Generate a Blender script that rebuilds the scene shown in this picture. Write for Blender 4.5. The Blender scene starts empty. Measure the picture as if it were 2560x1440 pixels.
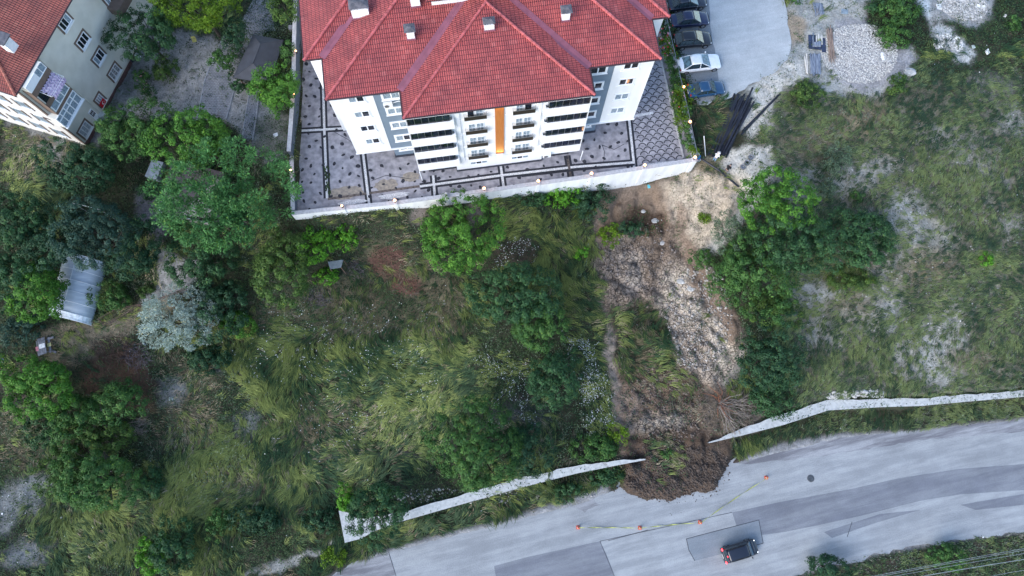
import bpy, bmesh, math, random
import numpy as np
from mathutils import Vector, Matrix
# ---------------------------------------------------------------- camera
W0, H0 = 2560, 1440; FPX = 1707.0; NX, NY = 1258.0, 1175.0; CZ = 68.0
dn = np.array([NX-W0/2, -(NY-H0/2), -FPX]); dn /= np.linalg.norm(dn)
zc = -dn; yc = np.array([0, 1, 0.])-zc*zc[1]; yc /= np.linalg.norm(yc); xc = np.cross(yc, zc)
RW = np.array([xc, yc, zc])          # world = RW @ camera coordinates
sc = bpy.context.scene
cam_d = bpy.data.cameras.new('camera'); cam = bpy.data.objects.new('camera', cam_d); sc.collection.objects.link(cam)
cam_d.sensor_width = 36; cam_d.lens = 36*FPX/W0; cam_d.clip_start = 0.5; cam_d.clip_end = 3000
mm = Matrix([list(RW[0])+[0], list(RW[1])+[0], list(RW[2])+[CZ], [0, 0, 0, 1]])
cam.matrix_world = mm; sc.camera = cam
sc.render.resolution_x = 1024; sc.render.resolution_y = 576
# ---------------------------------------------------------------- sky, sun, exposure
SUN_EL, SUN_AZ = math.radians(34), math.radians(228)      # azimuth from +Y clockwise
w = bpy.data.worlds.new('World'); sc.world = w; w.use_nodes = True
nt = w.node_tree; nt.nodes.clear()
sky = nt.nodes.new('ShaderNodeTexSky'); sky.sky_type = 'NISHITA'; sky.sun_disc = False
sky.sun_elevation = SUN_EL; sky.sun_rotation = SUN_AZ; sky.air_density = 1.0; sky.dust_density = 1.0; sky.ozone_density = 1.3
bg = nt.nodes.new('ShaderNodeBackground'); bg.inputs['Strength'].default_value = 0.145
wo = nt.nodes.new('ShaderNodeOutputWorld'); nt.links.new(sky.outputs[0], bg.inputs[0]); nt.links.new(bg.outputs[0], wo.inputs[0])
sl = bpy.data.lights.new('sun', 'SUN'); sl.energy = 0.85; sl.angle = math.radians(40); sl.color = (1.0, 0.96, 0.92)
so = bpy.data.objects.new('sun', sl); sc.collection.objects.link(so)
sd = Vector((math.sin(SUN_AZ)*math.cos(SUN_EL), math.cos(SUN_AZ)*math.cos(SUN_EL), math.sin(SUN_EL)))
so.rotation_euler = (-sd).to_track_quat('-Z', 'Y').to_euler(); so.location = sd*200
sc.view_settings.view_transform = 'Standard'; sc.view_settings.look = 'None'; sc.view_settings.gamma = 1.0
sc.view_settings.exposure = 1.42
sc.render.engine = 'CYCLES'
# ---------------------------------------------------------------- projection helpers
def rays(px, py):
    v = np.stack([np.asarray(px, float)-W0/2, -(np.asarray(py, float)-H0/2), -FPX+0*np.asarray(px, float)], -1)
    return v @ RW.T
def P(px, py, z=0.0):
    r = rays(px, py); t = (z-CZ)/r[2]; return np.array([r[0]*t, r[1]*t, z])
def proj(x, y, z):
    q = np.stack([x, y, z-CZ], -1) @ RW
    return W0/2+q[..., 0]/-q[..., 2]*FPX, H0/2-q[..., 1]/-q[..., 2]*FPX
rng = np.random.default_rng(7)
def vnoise(x, y, seed=0):
    xi = np.floor(x).astype(np.int64); yi = np.floor(y).astype(np.int64); fx = x-xi; fy = y-yi
    def h(a, b):
        n = (a*374761393+b*668265263+seed*1274126177) & 0x7fffffff
        n = ((n ^ (n >> 13))*1274126177) & 0x7fffffff
        return ((n ^ (n >> 16)) & 0xffff)/65535.0
    sx = fx*fx*(3-2*fx); sy = fy*fy*(3-2*fy)
    return (h(xi, yi)*(1-sx)+h(xi+1, yi)*sx)*(1-sy)+(h(xi, yi+1)*(1-sx)+h(xi+1, yi+1)*sx)*sy
def fbm(x, y, seed=0, o=4):
    s = 0; a = 0.5; t = 0
    for i in range(o):
        s = s+a*vnoise(x*2**i, y*2**i, seed+i*17); t += a; a *= .5
    return s/t
def sstep(a, b, x):
    t = np.clip((x-a)/(b-a), 0, 1); return t*t*(3-2*t)
def sdpoly(px, py, poly):
    """signed distance to polygon, negative inside"""
    d = np.full(np.shape(px), 1e18); ins = np.zeros(np.shape(px), bool); n = len(poly)
    for i in range(n):
        ax, ay = poly[i][0], poly[i][1]; bx, by = poly[(i+1) % n][0], poly[(i+1) % n][1]
        ex, ey = bx-ax, by-ay; wx = px-ax; wy = py-ay
        t = np.clip((wx*ex+wy*ey)/(ex*ex+ey*ey+1e-12), 0, 1)
        d = np.minimum(d, (wx-ex*t)**2+(wy-ey*t)**2)
        c = ((ay <= py) & (by > py)) | ((by <= py) & (ay > py))
        with np.errstate(all='ignore'): xi = ax+(py-ay)/(by-ay+1e-30)*ex
        ins ^= c & (px < xi)
    return np.where(ins, -1, 1)*np.sqrt(d)
# ---------------------------------------------------------------- tagging, frames and mesh builder
COL = sc.collection
def tag(o, label=None, cat=None, group=None, kind=None):
    if label: o['label'] = label
    if cat: o['category'] = cat
    if group: o['group'] = group
    if kind: o['kind'] = kind
    return o
def empty(name, loc, label, cat, group=None, rz=0):
    o = bpy.data.objects.new(name, None); COL.objects.link(o); o.location = tuple(float(a) for a in loc)
    o.rotation_euler = (0, 0, rz); o.empty_display_size = .3
    return tag(o, label, cat, group)
def copy_tree(o, parent=None):
    c = o.copy(); COL.objects.link(c); c.parent = parent
    for ch in [k for k in bpy.data.objects if k.parent == o]: copy_tree(ch, c)
    return c
class Fr:
    def __init__(s, o, ang=0.0):
        s.o = np.array([o[0], o[1], o[2] if len(o) > 2 else 0.]); s.a = ang
        s.x = np.array([math.cos(ang), math.sin(ang), 0]); s.y = np.array([-math.sin(ang), math.cos(ang), 0])
    def __call__(s, u, v, z=0.0): return s.o+s.x*u+s.y*v+np.array([0, 0, z])
ID = Fr((0, 0, 0))
class MB:
    def __init__(s): s.v = []; s.f = []; s.m = []; s.uv = []; s.c = []
    def face(s, pts, m=0, uv=None):
        i = len(s.v); s.v += [tuple(float(a) for a in p) for p in pts]
        s.f.append(tuple(range(i, i+len(pts)))); s.m.append(m); s.uv.append(uv)
    def mesh(s, vs, fs, m=0):
        i = len(s.v); s.v += [tuple(float(a) for a in p) for p in vs]
        for f in fs: s.f.append(tuple(i+k for k in f)); s.m.append(m); s.uv.append(None)
    def box(s, fr, u0, u1, v0, v1, z0, z1, m=0, top=None):
        fs = [(0, 3, 2, 1), (4, 5, 6, 7), (0, 1, 5, 4), (1, 2, 6, 5), (2, 3, 7, 6), (3, 0, 4, 7)]
        s.mesh([fr(a, b, c) for c in (z0, z1) for a, b in ((u0, v0), (u1, v0), (u1, v1), (u0, v1))], fs, m)
        if top is not None: s.m[-5] = top
    def prism(s, pts, z0, z1, m=0, mt=None):
        """pts world xy; z0/z1 scalars or lists"""
        n = len(pts); a = [z0]*n if np.isscalar(z0) else z0; b = [z1]*n if np.isscalar(z1) else z1
        vs = [(p[0], p[1], a[i]) for i, p in enumerate(pts)]+[(p[0], p[1], b[i]) for i, p in enumerate(pts)]
        ar = sum(pts[i][0]*pts[(i+1) % n][1]-pts[(i+1) % n][0]*pts[i][1] for i in range(n))
        fs = [tuple(range(n, 2*n)) if ar > 0 else tuple(range(2*n-1, n-1, -1))]
        fs += [(i, (i+1) % n, n+(i+1) % n, n+i) if ar > 0 else ((i+1) % n, i, n+i, n+(i+1) % n) for i in range(n)]
        s.mesh(vs, fs, m)
        if mt is not None: s.m[-n-1] = mt
    def tube(s, p, q, r, n=6, m=0, r2=None, caps=True):
        p = np.array(p, float); q = np.array(q, float); r2 = r if r2 is None else r2
        d = q-p; L = np.linalg.norm(d)
        if L < 1e-6: return
        d /= L; a = np.cross(d, [0, 0, 1.]) if abs(d[2]) < .95 else np.cross(d, [1., 0, 0]); a /= np.linalg.norm(a); b = np.cross(d, a)
        vs = [p+(a*math.cos(t)+b*math.sin(t))*r for t in np.arange(n)*2*math.pi/n]+[q+(a*math.cos(t)+b*math.sin(t))*r2 for t in np.arange(n)*2*math.pi/n]
        fs = [(i, n+i, n+(i+1) % n, (i+1) % n) for i in range(n)]
        if caps: fs += [tuple(range(n)), tuple(range(2*n-1, n-1, -1))]
        s.mesh(vs, fs, m)
    def path(s, pts, r, n=6, m=0, r2=None):
        k = len(pts)-1
        for i in range(k):
            ra = r if r2 is None else r+(r2-r)*i/k; rb = r if r2 is None else r+(r2-r)*(i+1)/k
            s.tube(pts[i], pts[i+1], ra, n, m, rb)
    def ball(s, c, rx, ry=None, rz=None, n=10, k=6, m=0, z0=-1.0, fr=None, nz=0, seed=0):
        ry = rx if ry is None else ry; rz = rx if rz is None else rz; rr = random.Random(seed)
        vs = []; fs = []
        for i in range(k+1):
            zz = z0+(1-z0)*i/k; ph = math.sqrt(max(0, 1-zz*zz)) if abs(zz) < 1 else 0.02
            for j in range(n):
                t = 2*math.pi*j/n; f = 1+nz*(rr.random()-.5)
                vs.append((c[0]+rx*ph*math.cos(t)*f, c[1]+ry*ph*math.sin(t)*f, c[2]+rz*zz*f))
        for i in range(k):
            for j in range(n): fs.append((i*n+j, i*n+(j+1) % n, (i+1)*n+(j+1) % n, (i+1)*n+j))
        fs += [tuple(range(n-1, -1, -1)), tuple(k*n+j for j in range(n))]
        s.mesh(vs, fs, m)
    def lathe(s, c, prof, n=16, m=0):
        vs = []; fs = []
        for r, z in prof:
            for j in range(n): t = 2*math.pi*j/n; vs.append((c[0]+r*math.cos(t), c[1]+r*math.sin(t), c[2]+z))
        for i in range(len(prof)-1):
            for j in range(n): fs.append((i*n+j, i*n+(j+1) % n, (i+1)*n+(j+1) % n, (i+1)*n+j))
        s.mesh(vs, fs, m)
    def loft(s, rings, m=0, caps=True):
        n = len(rings[0]); vs = [p for r in rings for p in r]; fs = []
        for i in range(len(rings)-1):
            for j in range(n): fs.append((i*n+j, i*n+(j+1) % n, (i+1)*n+(j+1) % n, (i+1)*n+j))
        if caps: fs += [tuple(range(n-1, -1, -1)), tuple((len(rings)-1)*n+j for j in range(n))]
        s.mesh(vs, fs, m)
    def build(s, name, mats, parent=None, origin=None, smooth=False, local=False, bevel=0, label=None):
        if not isinstance(mats, (list, tuple)): mats = [mats]
        o3 = np.zeros(3)
        if not local:
            if parent is not None:
                q = parent
                while q is not None: o3 = o3+np.array(q.location); q = q.parent
            elif origin is not None: o3 = np.array(origin, float)
        me = bpy.data.meshes.new(name); V = np.array(s.v, float)-o3
        me.from_pydata(V.tolist(), [], s.f)
        for mt in mats: me.materials.append(mt)
        me.polygons.foreach_set('material_index', s.m)
        if smooth: me.polygons.foreach_set('use_smooth', [True]*len(s.f))
        if any(u is not None for u in s.uv):
            ul = me.uv_layers.new(name='UVMap'); dat = []
            for f, u in zip(s.f, s.uv): dat += [c for p in (u or [(0, 0)]*len(f)) for c in p]
            ul.data.foreach_set('uv', dat)
        me.update()
        o = bpy.data.objects.new(name, me); COL.objects.link(o)
        if parent is not None: o.parent = parent
        elif origin is not None and not local: o.location = tuple(float(a) for a in origin)
        if bevel:
            b = o.modifiers.new('bevel', 'BEVEL'); b.width = bevel; b.segments = 2; b.limit_method = 'ANGLE'
        if label: o['label'] = label
        return o
# ---------------------------------------------------------------- materials
MT = {}
def mat(name, col, rough=.8, amp=.15, scale=3., bump=0., bscale=None, metal=0., emit=None, es=0., col2=None, spec=.3, stretch=None, detail=4, attr=None, trans=0, coat=0):
    if name in MT: return MT[name]
    m = bpy.data.materials.new(name); m.use_nodes = True; n = m.node_tree; b = n.nodes['Principled BSDF']
    b.inputs['Roughness'].default_value = rough; b.inputs['Metallic'].default_value = metal; b.inputs['Specular IOR Level'].default_value = spec
    if coat: b.inputs['Coat Weight'].default_value = coat; b.inputs['Coat Roughness'].default_value = .08
    tc = n.nodes.new('ShaderNodeTexCoord'); vec = tc.outputs['Object']
    if stretch:
        mp = n.nodes.new('ShaderNodeMapping'); mp.inputs['Scale'].default_value = stretch[:3]
        if len(stretch) > 3: mp.inputs['Rotation'].default_value = (0, 0, stretch[3])
        n.links.new(vec, mp.inputs[0]); vec = mp.outputs[0]
    ns = n.nodes.new('ShaderNodeTexNoise'); ns.inputs['Scale'].default_value = scale; ns.inputs['Detail'].default_value = detail; n.links.new(vec, ns.inputs['Vector'])
    c1 = (*col, 1) if len(col) == 3 else col
    if col2 is None:
        lo = tuple(max(0, a*(1-amp)) for a in c1[:3])+(1,); hi = tuple(min(1, a*(1+amp)) for a in c1[:3])+(1,)
    else: lo, hi = c1, (*col2, 1)
    rp = n.nodes.new('ShaderNodeValToRGB'); rp.color_ramp.elements[0].position = .35; rp.color_ramp.elements[1].position = .65
    rp.color_ramp.elements[0].color = lo; rp.color_ramp.elements[1].color = hi
    n.links.new(ns.outputs['Fac'], rp.inputs[0]); out = rp.outputs[0]
    if attr:
        at = n.nodes.new('ShaderNodeAttribute'); at.attribute_name = attr
        mx = n.nodes.new('ShaderNodeMix'); mx.data_type = 'RGBA'; mx.blend_type = 'MULTIPLY'; mx.inputs[0].default_value = 1
        n.links.new(at.outputs['Color'], mx.inputs[6]); n.links.new(out, mx.inputs[7]); out = mx.outputs[2]
    n.links.new(out, b.inputs['Base Color'])
    if emit: b.inputs['Emission Color'].default_value = (*emit, 1); b.inputs['Emission Strength'].default_value = es
    if bump:
        n2 = n.nodes.new('ShaderNodeTexNoise'); n2.inputs['Scale'].default_value = bscale or scale*4; n2.inputs['Detail'].default_value = 5; n.links.new(vec, n2.inputs['Vector'])
        bp = n.nodes.new('ShaderNodeBump'); bp.inputs['Strength'].default_value = bump; bp.inputs['Distance'].default_value = .05
        n.links.new(n2.outputs['Fac'], bp.inputs['Height']); n.links.new(bp.outputs[0], b.inputs['Normal'])
    if trans:
        tr = n.nodes.new('ShaderNodeBsdfTranslucent'); ms = n.nodes.new('ShaderNodeMixShader'); ms.inputs[0].default_value = trans
        n.links.new(out, tr.inputs[0]); n.links.new(b.outputs[0], ms.inputs[1]); n.links.new(tr.outputs[0], ms.inputs[2])
        n.links.new(ms.outputs[0], n.nodes['Material Output'].inputs[0])
    MT[name] = m; return m
def tile_mat(name, ca, cb, cg, bw=.19, rh=.40, wide=1):
    """roof tiles on UVs in metres: u along the eave, v up the slope"""
    m = bpy.data.materials.new(name); m.use_nodes = True; n = m.node_tree; b = n.nodes['Principled BSDF']; b.inputs['Roughness'].default_value = .62
    uv = n.nodes.new('ShaderNodeUVMap'); uv.uv_map = 'UVMap'
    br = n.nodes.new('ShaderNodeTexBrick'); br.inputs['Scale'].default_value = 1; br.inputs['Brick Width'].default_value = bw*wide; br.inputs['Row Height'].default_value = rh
    br.inputs['Mortar Size'].default_value = .034; br.inputs['Mortar Smooth'].default_value = .5; br.inputs['Color1'].default_value = (*ca, 1); br.inputs['Color2'].default_value = (*cb, 1); br.inputs['Mortar'].default_value = (*cg, 1); br.offset = 0  # dark tile gaps, with tile-edge shade painted into their colour
    n.links.new(uv.outputs[0], br.inputs['Vector'])
    ns = n.nodes.new('ShaderNodeTexNoise'); ns.inputs['Scale'].default_value = .55; ns.inputs['Detail'].default_value = 6; n.links.new(uv.outputs[0], ns.inputs['Vector'])
    rp = n.nodes.new('ShaderNodeValToRGB'); rp.color_ramp.elements[0].color = (.62, .66, .74, 1); rp.color_ramp.elements[1].color = (1.3, 1.3, 1.22, 1); rp.color_ramp.elements[0].position = .3; rp.color_ramp.elements[1].position = .7
    n.links.new(ns.outputs['Fac'], rp.inputs[0])
    mx = n.nodes.new('ShaderNodeMix'); mx.data_type = 'RGBA'; mx.blend_type = 'MULTIPLY'; mx.inputs[0].default_value = .8
    n.links.new(br.outputs['Color'], mx.inputs[6]); n.links.new(rp.outputs[0], mx.inputs[7])
    wn = n.nodes.new('ShaderNodeTexWhiteNoise'); wn.noise_dimensions = '2D'   # odd paler replacement tiles
    sn = n.nodes.new('ShaderNodeVectorMath'); sn.operation = 'SNAP'; sn.inputs[1].default_value = (bw*2, rh, 1); n.links.new(uv.outputs[0], sn.inputs[0]); n.links.new(sn.outputs[0], wn.inputs['Vector'])
    cr = n.nodes.new('ShaderNodeMapRange'); cr.inputs[1].default_value = .90; cr.inputs[2].default_value = 1.0; cr.inputs[3].default_value = 0; cr.inputs[4].default_value = .3; n.links.new(wn.outputs['Value'], cr.inputs[0])
    m2 = n.nodes.new('ShaderNodeMix'); m2.data_type = 'RGBA'; n.links.new(cr.outputs[0], m2.inputs[0]); n.links.new(mx.outputs[2], m2.inputs[6]); m2.inputs[7].default_value = (min(1, ca[0]*1.5), ca[1]*2.6, ca[2]*2.4, 1)
    n.links.new(m2.outputs[2], b.inputs['Base Color'])
    sp = n.nodes.new('ShaderNodeSeparateXYZ'); n.links.new(uv.outputs[0], sp.inputs[0])
    def wave(src, k):
        mu = n.nodes.new('ShaderNodeMath'); mu.operation = 'MULTIPLY'; mu.inputs[1].default_value = 1/k; n.links.new(src, mu.inputs[0])
        fr_ = n.nodes.new('ShaderNodeMath'); fr_.operation = 'FRACT'; n.links.new(mu.outputs[0], fr_.inputs[0]); return fr_.outputs[0]
    a = wave(sp.outputs['X'], bw); c = wave(sp.outputs['Y'], rh)
    pg = n.nodes.new('ShaderNodeMath'); pg.operation = 'PINGPONG'; pg.inputs[1].default_value = .5; n.links.new(a, pg.inputs[0])
    s1 = n.nodes.new('ShaderNodeMath'); s1.operation = 'MULTIPLY_ADD'; s1.inputs[1].default_value = -.9; n.links.new(c, s1.inputs[0]); n.links.new(pg.outputs[0], s1.inputs[2])
    bp = n.nodes.new('ShaderNodeBump'); bp.inputs['Strength'].default_value = 1.0; bp.inputs['Distance'].default_value = .09; n.links.new(s1.outputs[0], bp.inputs['Height']); n.links.new(bp.outputs[0], b.inputs['Normal'])
    MT[name] = m; return m
# ================================================================ terrain
ZR = -13.0      # road level
cps = [(500,150,-1),(350,250,-2.0),(650,300,-.9),(600,20,-.8),(430,60,-1),(290,0,-2.3),(360,150,-2.3),(208,354,-2.35),(0,290,-2.9),(60,340,-3.0),(100,420,-3.2),(0,600,-4.5),(400,500,-3),(250,560,-4),(200,700,-6),(430,680,-5),(120,860,-7.2),(300,870,-7.8),
(700,560,-2.0),(560,640,-3.8),(800,545,-.3),(900,540,-.4),(1000,530,-.7),(1200,505,-1.2),(1300,490,-1.6),(1400,485,-2.6),(1477,478,-3.1),(1553,470,-3.5),(1640,452,-2.8),(1715,425,-2.0),(1770,400,-1.2),
(1100,580,-3.6),(900,620,-4.4),(1300,650,-5.6),(1440,600,-4.6),(1200,850,-8.6),(900,900,-9.6),(600,900,-9.2),(700,760,-6.6),(450,820,-7.6),(1400,900,-8.8),(1400,1020,-10.1),(1000,1120,-11.2),(600,1200,-11.8),(200,1200,-12),(80,1000,-9.6),(0,1100,-11),(100,1400,-13.2),(500,1400,-13.2),(780,1400,-13.1),(300,1100,-11.2),
(1500,1120,-10.7),(1250,1210,-10.75),(1000,1280,-10.9),(850,1240,-11.2),(780,1290,-12.2),
(1560,540,-5.2),(1640,530,-5.2),(1530,640,-6.6),(1600,700,-7.4),(1700,660,-6.6),(1780,520,-3.0),(1760,640,-5),(1720,480,-2.6),(1700,820,-8.7),(1560,860,-8.9),(1800,860,-8.9),(1560,1000,-10.4),(1650,1080,-11.3),(1800,1010,-10.5),(1830,1090,-10.9),(1700,1180,-12.2),(1640,1240,-12.9),(1780,1200,-12.8),(1850,1160,-12.9),
(1850,420,-1),(1800,330,-.1),(1900,300,0),(2050,230,.3),(2050,150,.45),(2200,150,1.1),(2230,250,.3),(2400,100,1.2),(2540,50,.6),(2100,400,-1.6),(2300,500,-3),(2520,500,-3),(2000,600,-4.4),(2300,750,-6.3),(2520,780,-6.6),(1950,780,-7.6),(2250,900,-8.6),(2520,910,-8.8),(1950,980,-9.9),(2080,990,-10),(2350,975,-10.1),(2540,960,-10.1),(1990,30,.4),
(1600,1500,-13.05),(2000,1500,-13.3),(2560,1420,-13.6),(2300,1400,-13.3)]
CP = np.array([P(*c) for c in cps])
CP = np.vstack([CP, [[-75, 45, -2], [-75, 20, -6], [-75, -10, -12.5], [-70, -30, -13.5], [0, -30, -13.5], [70, -30, -14], [85, 0, -11], [85, 30, -3], [85, 60, 1], [40, 75, 1.5], [0, 75, 0], [-40, 75, 0], [-75, 75, 0]]])
def _U(r2): return r2*np.log(r2+1e-9)*.5
def _tps_fit(C, z, lam=4.0):
    n = len(C); d2 = ((C[:, None, :2]-C[None, :, :2])**2).sum(-1); K = _U(d2)+lam*np.eye(n)
    Q = np.hstack([np.ones((n, 1)), C[:, :2]]); A = np.block([[K, Q], [Q.T, np.zeros((3, 3))]])
    return np.linalg.solve(A, np.concatenate([z, np.zeros(3)]))
_w = _tps_fit(CP, CP[:, 2])
def tps(x, y):
    x = np.asarray(x, float); y = np.asarray(y, float); s = _w[-3]+_w[-2]*x+_w[-1]*y
    for i in range(len(CP)): s = s+_w[i]*_U((x-CP[i, 0])**2+(y-CP[i, 1])**2)
    return s
BF = Fr((-0.30, 30.89, 0), math.radians(8.1))           # building frame
def W(poly, z=0.): return [tuple(P(a, b, z)[:2]) for a, b in poly]
front_line = [(-22.05, -1.84), (-11, -2.18), (-2.5, -2.14), (8, -2.05), (20.9, -1.70)]
court_poly = [tuple(BF(*q)[:2]) for q in front_line]+[tuple(BF(*q)[:2]) for q in [(21.2, 8), (21.25, 36), (-18.6, 36), (-20.1, 18), (-21.0, 8.3)]]
road_px = [(560, 1560), (830, 1440), (900, 1402), (975, 1373), (1120, 1335), (1290, 1292), (1400, 1255), (1450, 1232), (1540, 1205), (1640, 1180), (1830, 1150), (1950, 1112), (2100, 1085), (2300, 1078), (2420, 1062), (2560, 1046), (2900, 1010), (2900, 1270), (2560, 1330), (2400, 1350), (2200, 1385), (2080, 1420), (1950, 1445), (1700, 1500), (1300, 1640), (560, 1800)]
road_poly = W(road_px, ZR)
park_poly = W([(1668, -260), (1955, -260), (1960, 0), (1968, 60), (1978, 100), (1968, 150), (1920, 190), (1872, 212), (1835, 240), (1770, 262), (1745, 262), (1708, 160), (1672, 0)], .45)
wl_px = [(1614, 1151), (1560, 1160), (1440, 1180), (1300, 1222), (1150, 1262), (1000, 1306), (905, 1346), (862, 1357)]   # front edge of the left road wall
wr_px = [(1772, 1108), (1850, 1090), (1960, 1062), (2070, 1026), (2200, 1018), (2300, 1015), (2430, 1003), (2560, 992), (2900, 960)]
ZW = -10.75
low_l = W(wl_px, ZW)+W([(820, 1420), (1450, 1260), (1562, 1215), (1566, 1150)], ZR)
low_r = W(wr_px, ZW)+W([(2900, 1030), (2560, 1050), (2100, 1095), (1830, 1160), (1826, 1100)], ZR)
scar_poly = W([(1530, 478), (1560, 470), (1600, 466), (1650, 452), (1735, 425)], -3)+W([(1850, 470), (1830, 540), (1745, 640)], -3.5)+W([(1762, 700), (1850, 800), (1850, 900), (1810, 960)], -8)+W([(1880, 1030), (1840, 1090), (1828, 1150), (1800, 1215), (1740, 1243), (1660, 1250), (1600, 1240), (1562, 1212), (1560, 1160), (1530, 1080), (1520, 1000)], -12)+W([(1508, 880), (1495, 780), (1482, 700), (1490, 620), (1482, 580), (1500, 520)], -6.5)
cap_l = W([(1614, 1151), (1560, 1160), (1440, 1183), (1300, 1222), (1150, 1262), (1000, 1306), (905, 1346), (862, 1357), (836, 1282), (860, 1276), (960, 1292), (1000, 1276), (1150, 1235), (1300, 1194), (1440, 1160), (1560, 1146)], ZW)
cap_r = W([(1772, 1108), (1850, 1090), (1960, 1062), (2070, 1026), (2200, 1018), (2300, 1015), (2430, 1003), (2560, 992), (2900, 960), (2900, 935), (2560, 972), (2430, 982), (2300, 992), (2200, 992), (2070, 996), (1960, 1028), (1850, 1068)], ZW)
def wside(x, y, pts): return sdpoly(x, y, pts)
def _terrain(x, y):
    z = tps(x, y)
    scar = sstep(.6, -1.0, sdpoly(x, y, scar_poly)+(fbm(x*.55, y*.55, 41, 4)-.5)*2.0*sstep(4, -2, y))
    rough = (fbm(x*.5, y*.5, 3)-.5)*.5+(fbm(x*1.7, y*1.7, 5)-.5)*.22
    z = z+rough*(1-scar)
    bl = np.abs(fbm(x*.42+3, y*.42, 11, 4)-.5)*3.0+(fbm(x*1.7, y*1.7, 12, 4)-.5)*.85
    z = z+scar*(bl-.15)
    rd = sdpoly(x, y, road_poly); z = z*sstep(0, 2.2, rd)+(ZR-.12)*(1-sstep(0, 2.2, rd))*(1-scar)+(1-sstep(0, 2.2, rd))*scar*z
    for lp in (low_l, low_r):
        d = sdpoly(x, y, lp); k = sstep(.12, -.12, d)*(1-scar*.9); z = z*(1-k)+(ZR+.1+(fbm(x, y, 8)-.5)*.3)*k
    for cp_l in (cap_l, cap_r): z = np.where(sdpoly(x, y, cp_l) < .15, np.minimum(z, ZW-.25), z)
    toe = sdpoly(x, y, road_poly) < .3
    z = np.where(toe & (scar > .0), np.maximum(ZR-.12, ZR-.2+scar*(.45+1.1*fbm(x*1.3, y*1.3, 20, 5))), z)
    pk = sdpoly(x, y, park_poly); k = sstep(1.0, -.2, pk); z = z*(1-k)+.40*k
    cd = sdpoly(x, y, court_poly); k = sstep(.02, -.12, cd); z = z*(1-k)-.15*k
    return z
def axis(a, b, st, far):
    m = list(np.arange(a, b, st)); s = st; lo = [a]; 
    while lo[-1] > -far: s *= 1.35; lo.append(lo[-1]-s)
    s = st; hi = [m[-1]]
    while hi[-1] < far: s *= 1.35; hi.append(hi[-1]+s)
    return np.array(lo[:0:-1]+m+hi[1:])
GX = axis(-66, 70, .22, 420); GY = axis(-19, 60, .22, 420)
XX, YY = np.meshgrid(GX, GY); 
cl = (np.clip(XX, -90, 95), np.clip(YY, -35, 85)); ZZ = _terrain(*cl)
def G(x, y):
    """ground height, bilinear in the terrain grid"""
    x = np.asarray(x, float); y = np.asarray(y, float)
    i = np.clip(np.searchsorted(GX, x)-1, 0, len(GX)-2); j = np.clip(np.searchsorted(GY, y)-1, 0, len(GY)-2)
    fx = np.clip((x-GX[i])/(GX[i+1]-GX[i]), 0, 1); fy = np.clip((y-GY[j])/(GY[j+1]-GY[j]), 0, 1)
    return (ZZ[j, i]*(1-fx)+ZZ[j, i+1]*fx)*(1-fy)+(ZZ[j+1, i]*(1-fx)+ZZ[j+1, i+1]*fx)*fy
def PG(px, py, dz=0.0):
    """point where the ray through a photo pixel meets the ground (raised by dz)"""
    z = -5.
    for _ in range(40):
        p = P(px, py, z); zn = float(G(p[0], p[1]))+dz; z += (zn-z)*.6
    return P(px, py, z)
PX, PY = proj(XX, YY, ZZ)            # where each ground vertex lies on the survey photograph (used only to author soil and plant maps)
jx = (fbm(XX*.35, YY*.35, 31)-.5)*70+(fbm(XX*1.5, YY*1.5, 32)-.5)*34; jy = (fbm(XX*.35+40, YY*.35, 33)-.5)*70+(fbm(XX*1.5, YY*1.5+9, 34)-.5)*34
JX, JY = PX+jx*.6, PY+jy*.6
# colours, linear albedo
SOIL = (.050, .052, .034); DARK = (.035, .035, .024); CREAM = (.52, .50, .45); PALE = (.33, .335, .315); BROWN = (.20, .17, .15); MUD = (.10, .075, .06); GREY = (.22, .225, .215); GARD = (.27, .27, .265); RED = (.10, .058, .045); DRY = (.20, .17, .11)
col = np.zeros(XX.shape+(3,))+np.array(SOIL)
nz_ = fbm(XX*.3, YY*.3, 50); col = col*(1-sstep(.45, .65, nz_)[..., None]*.35)
veg = np.ones(XX.shape); leafy = .45+.55*sstep(.30, .52, fbm(XX*.22, YY*.22, 60)); dryk = sstep(.55, .72, fbm(XX*.25+7, YY*.25, 61))*.35; crack = np.zeros(XX.shape); flow = np.zeros(XX.shape)
gravel = np.zeros(XX.shape)
def paint(shape, c=None, soft=14, v=None, leaf=None, dry=None, crk=None, flw=None, k=1.0, jit=1, grv=None):
    global col, veg, leafy, dryk, crack, flow, gravel
    X, Y = (JX, JY) if jit else (PX, PY)
    if len(shape) == 4 and not isinstance(shape[0], tuple):
        cx, cy, rx, ry = shape; d = (np.sqrt(((X-cx)/rx)**2+((Y-cy)/ry)**2)-1)*min(rx, ry)
    else: d = sdpoly(X, Y, shape)
    m = sstep(soft, -soft, d)*k
    if c is not None: col = col*(1-m[..., None])+np.array(c)*m[..., None]
    if v is not None: veg = veg*(1-m)+v*m
    if leaf is not None: leafy = leafy*(1-m)+leaf*m
    if dry is not None: dryk = dryk*(1-m)+dry*m
    if crk is not None: crack = crack*(1-m)+crk*m
    if flw is not None: flow = flow*(1-m)+flw*m
    if grv is not None: gravel = gravel*(1-m)+grv*m
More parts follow.
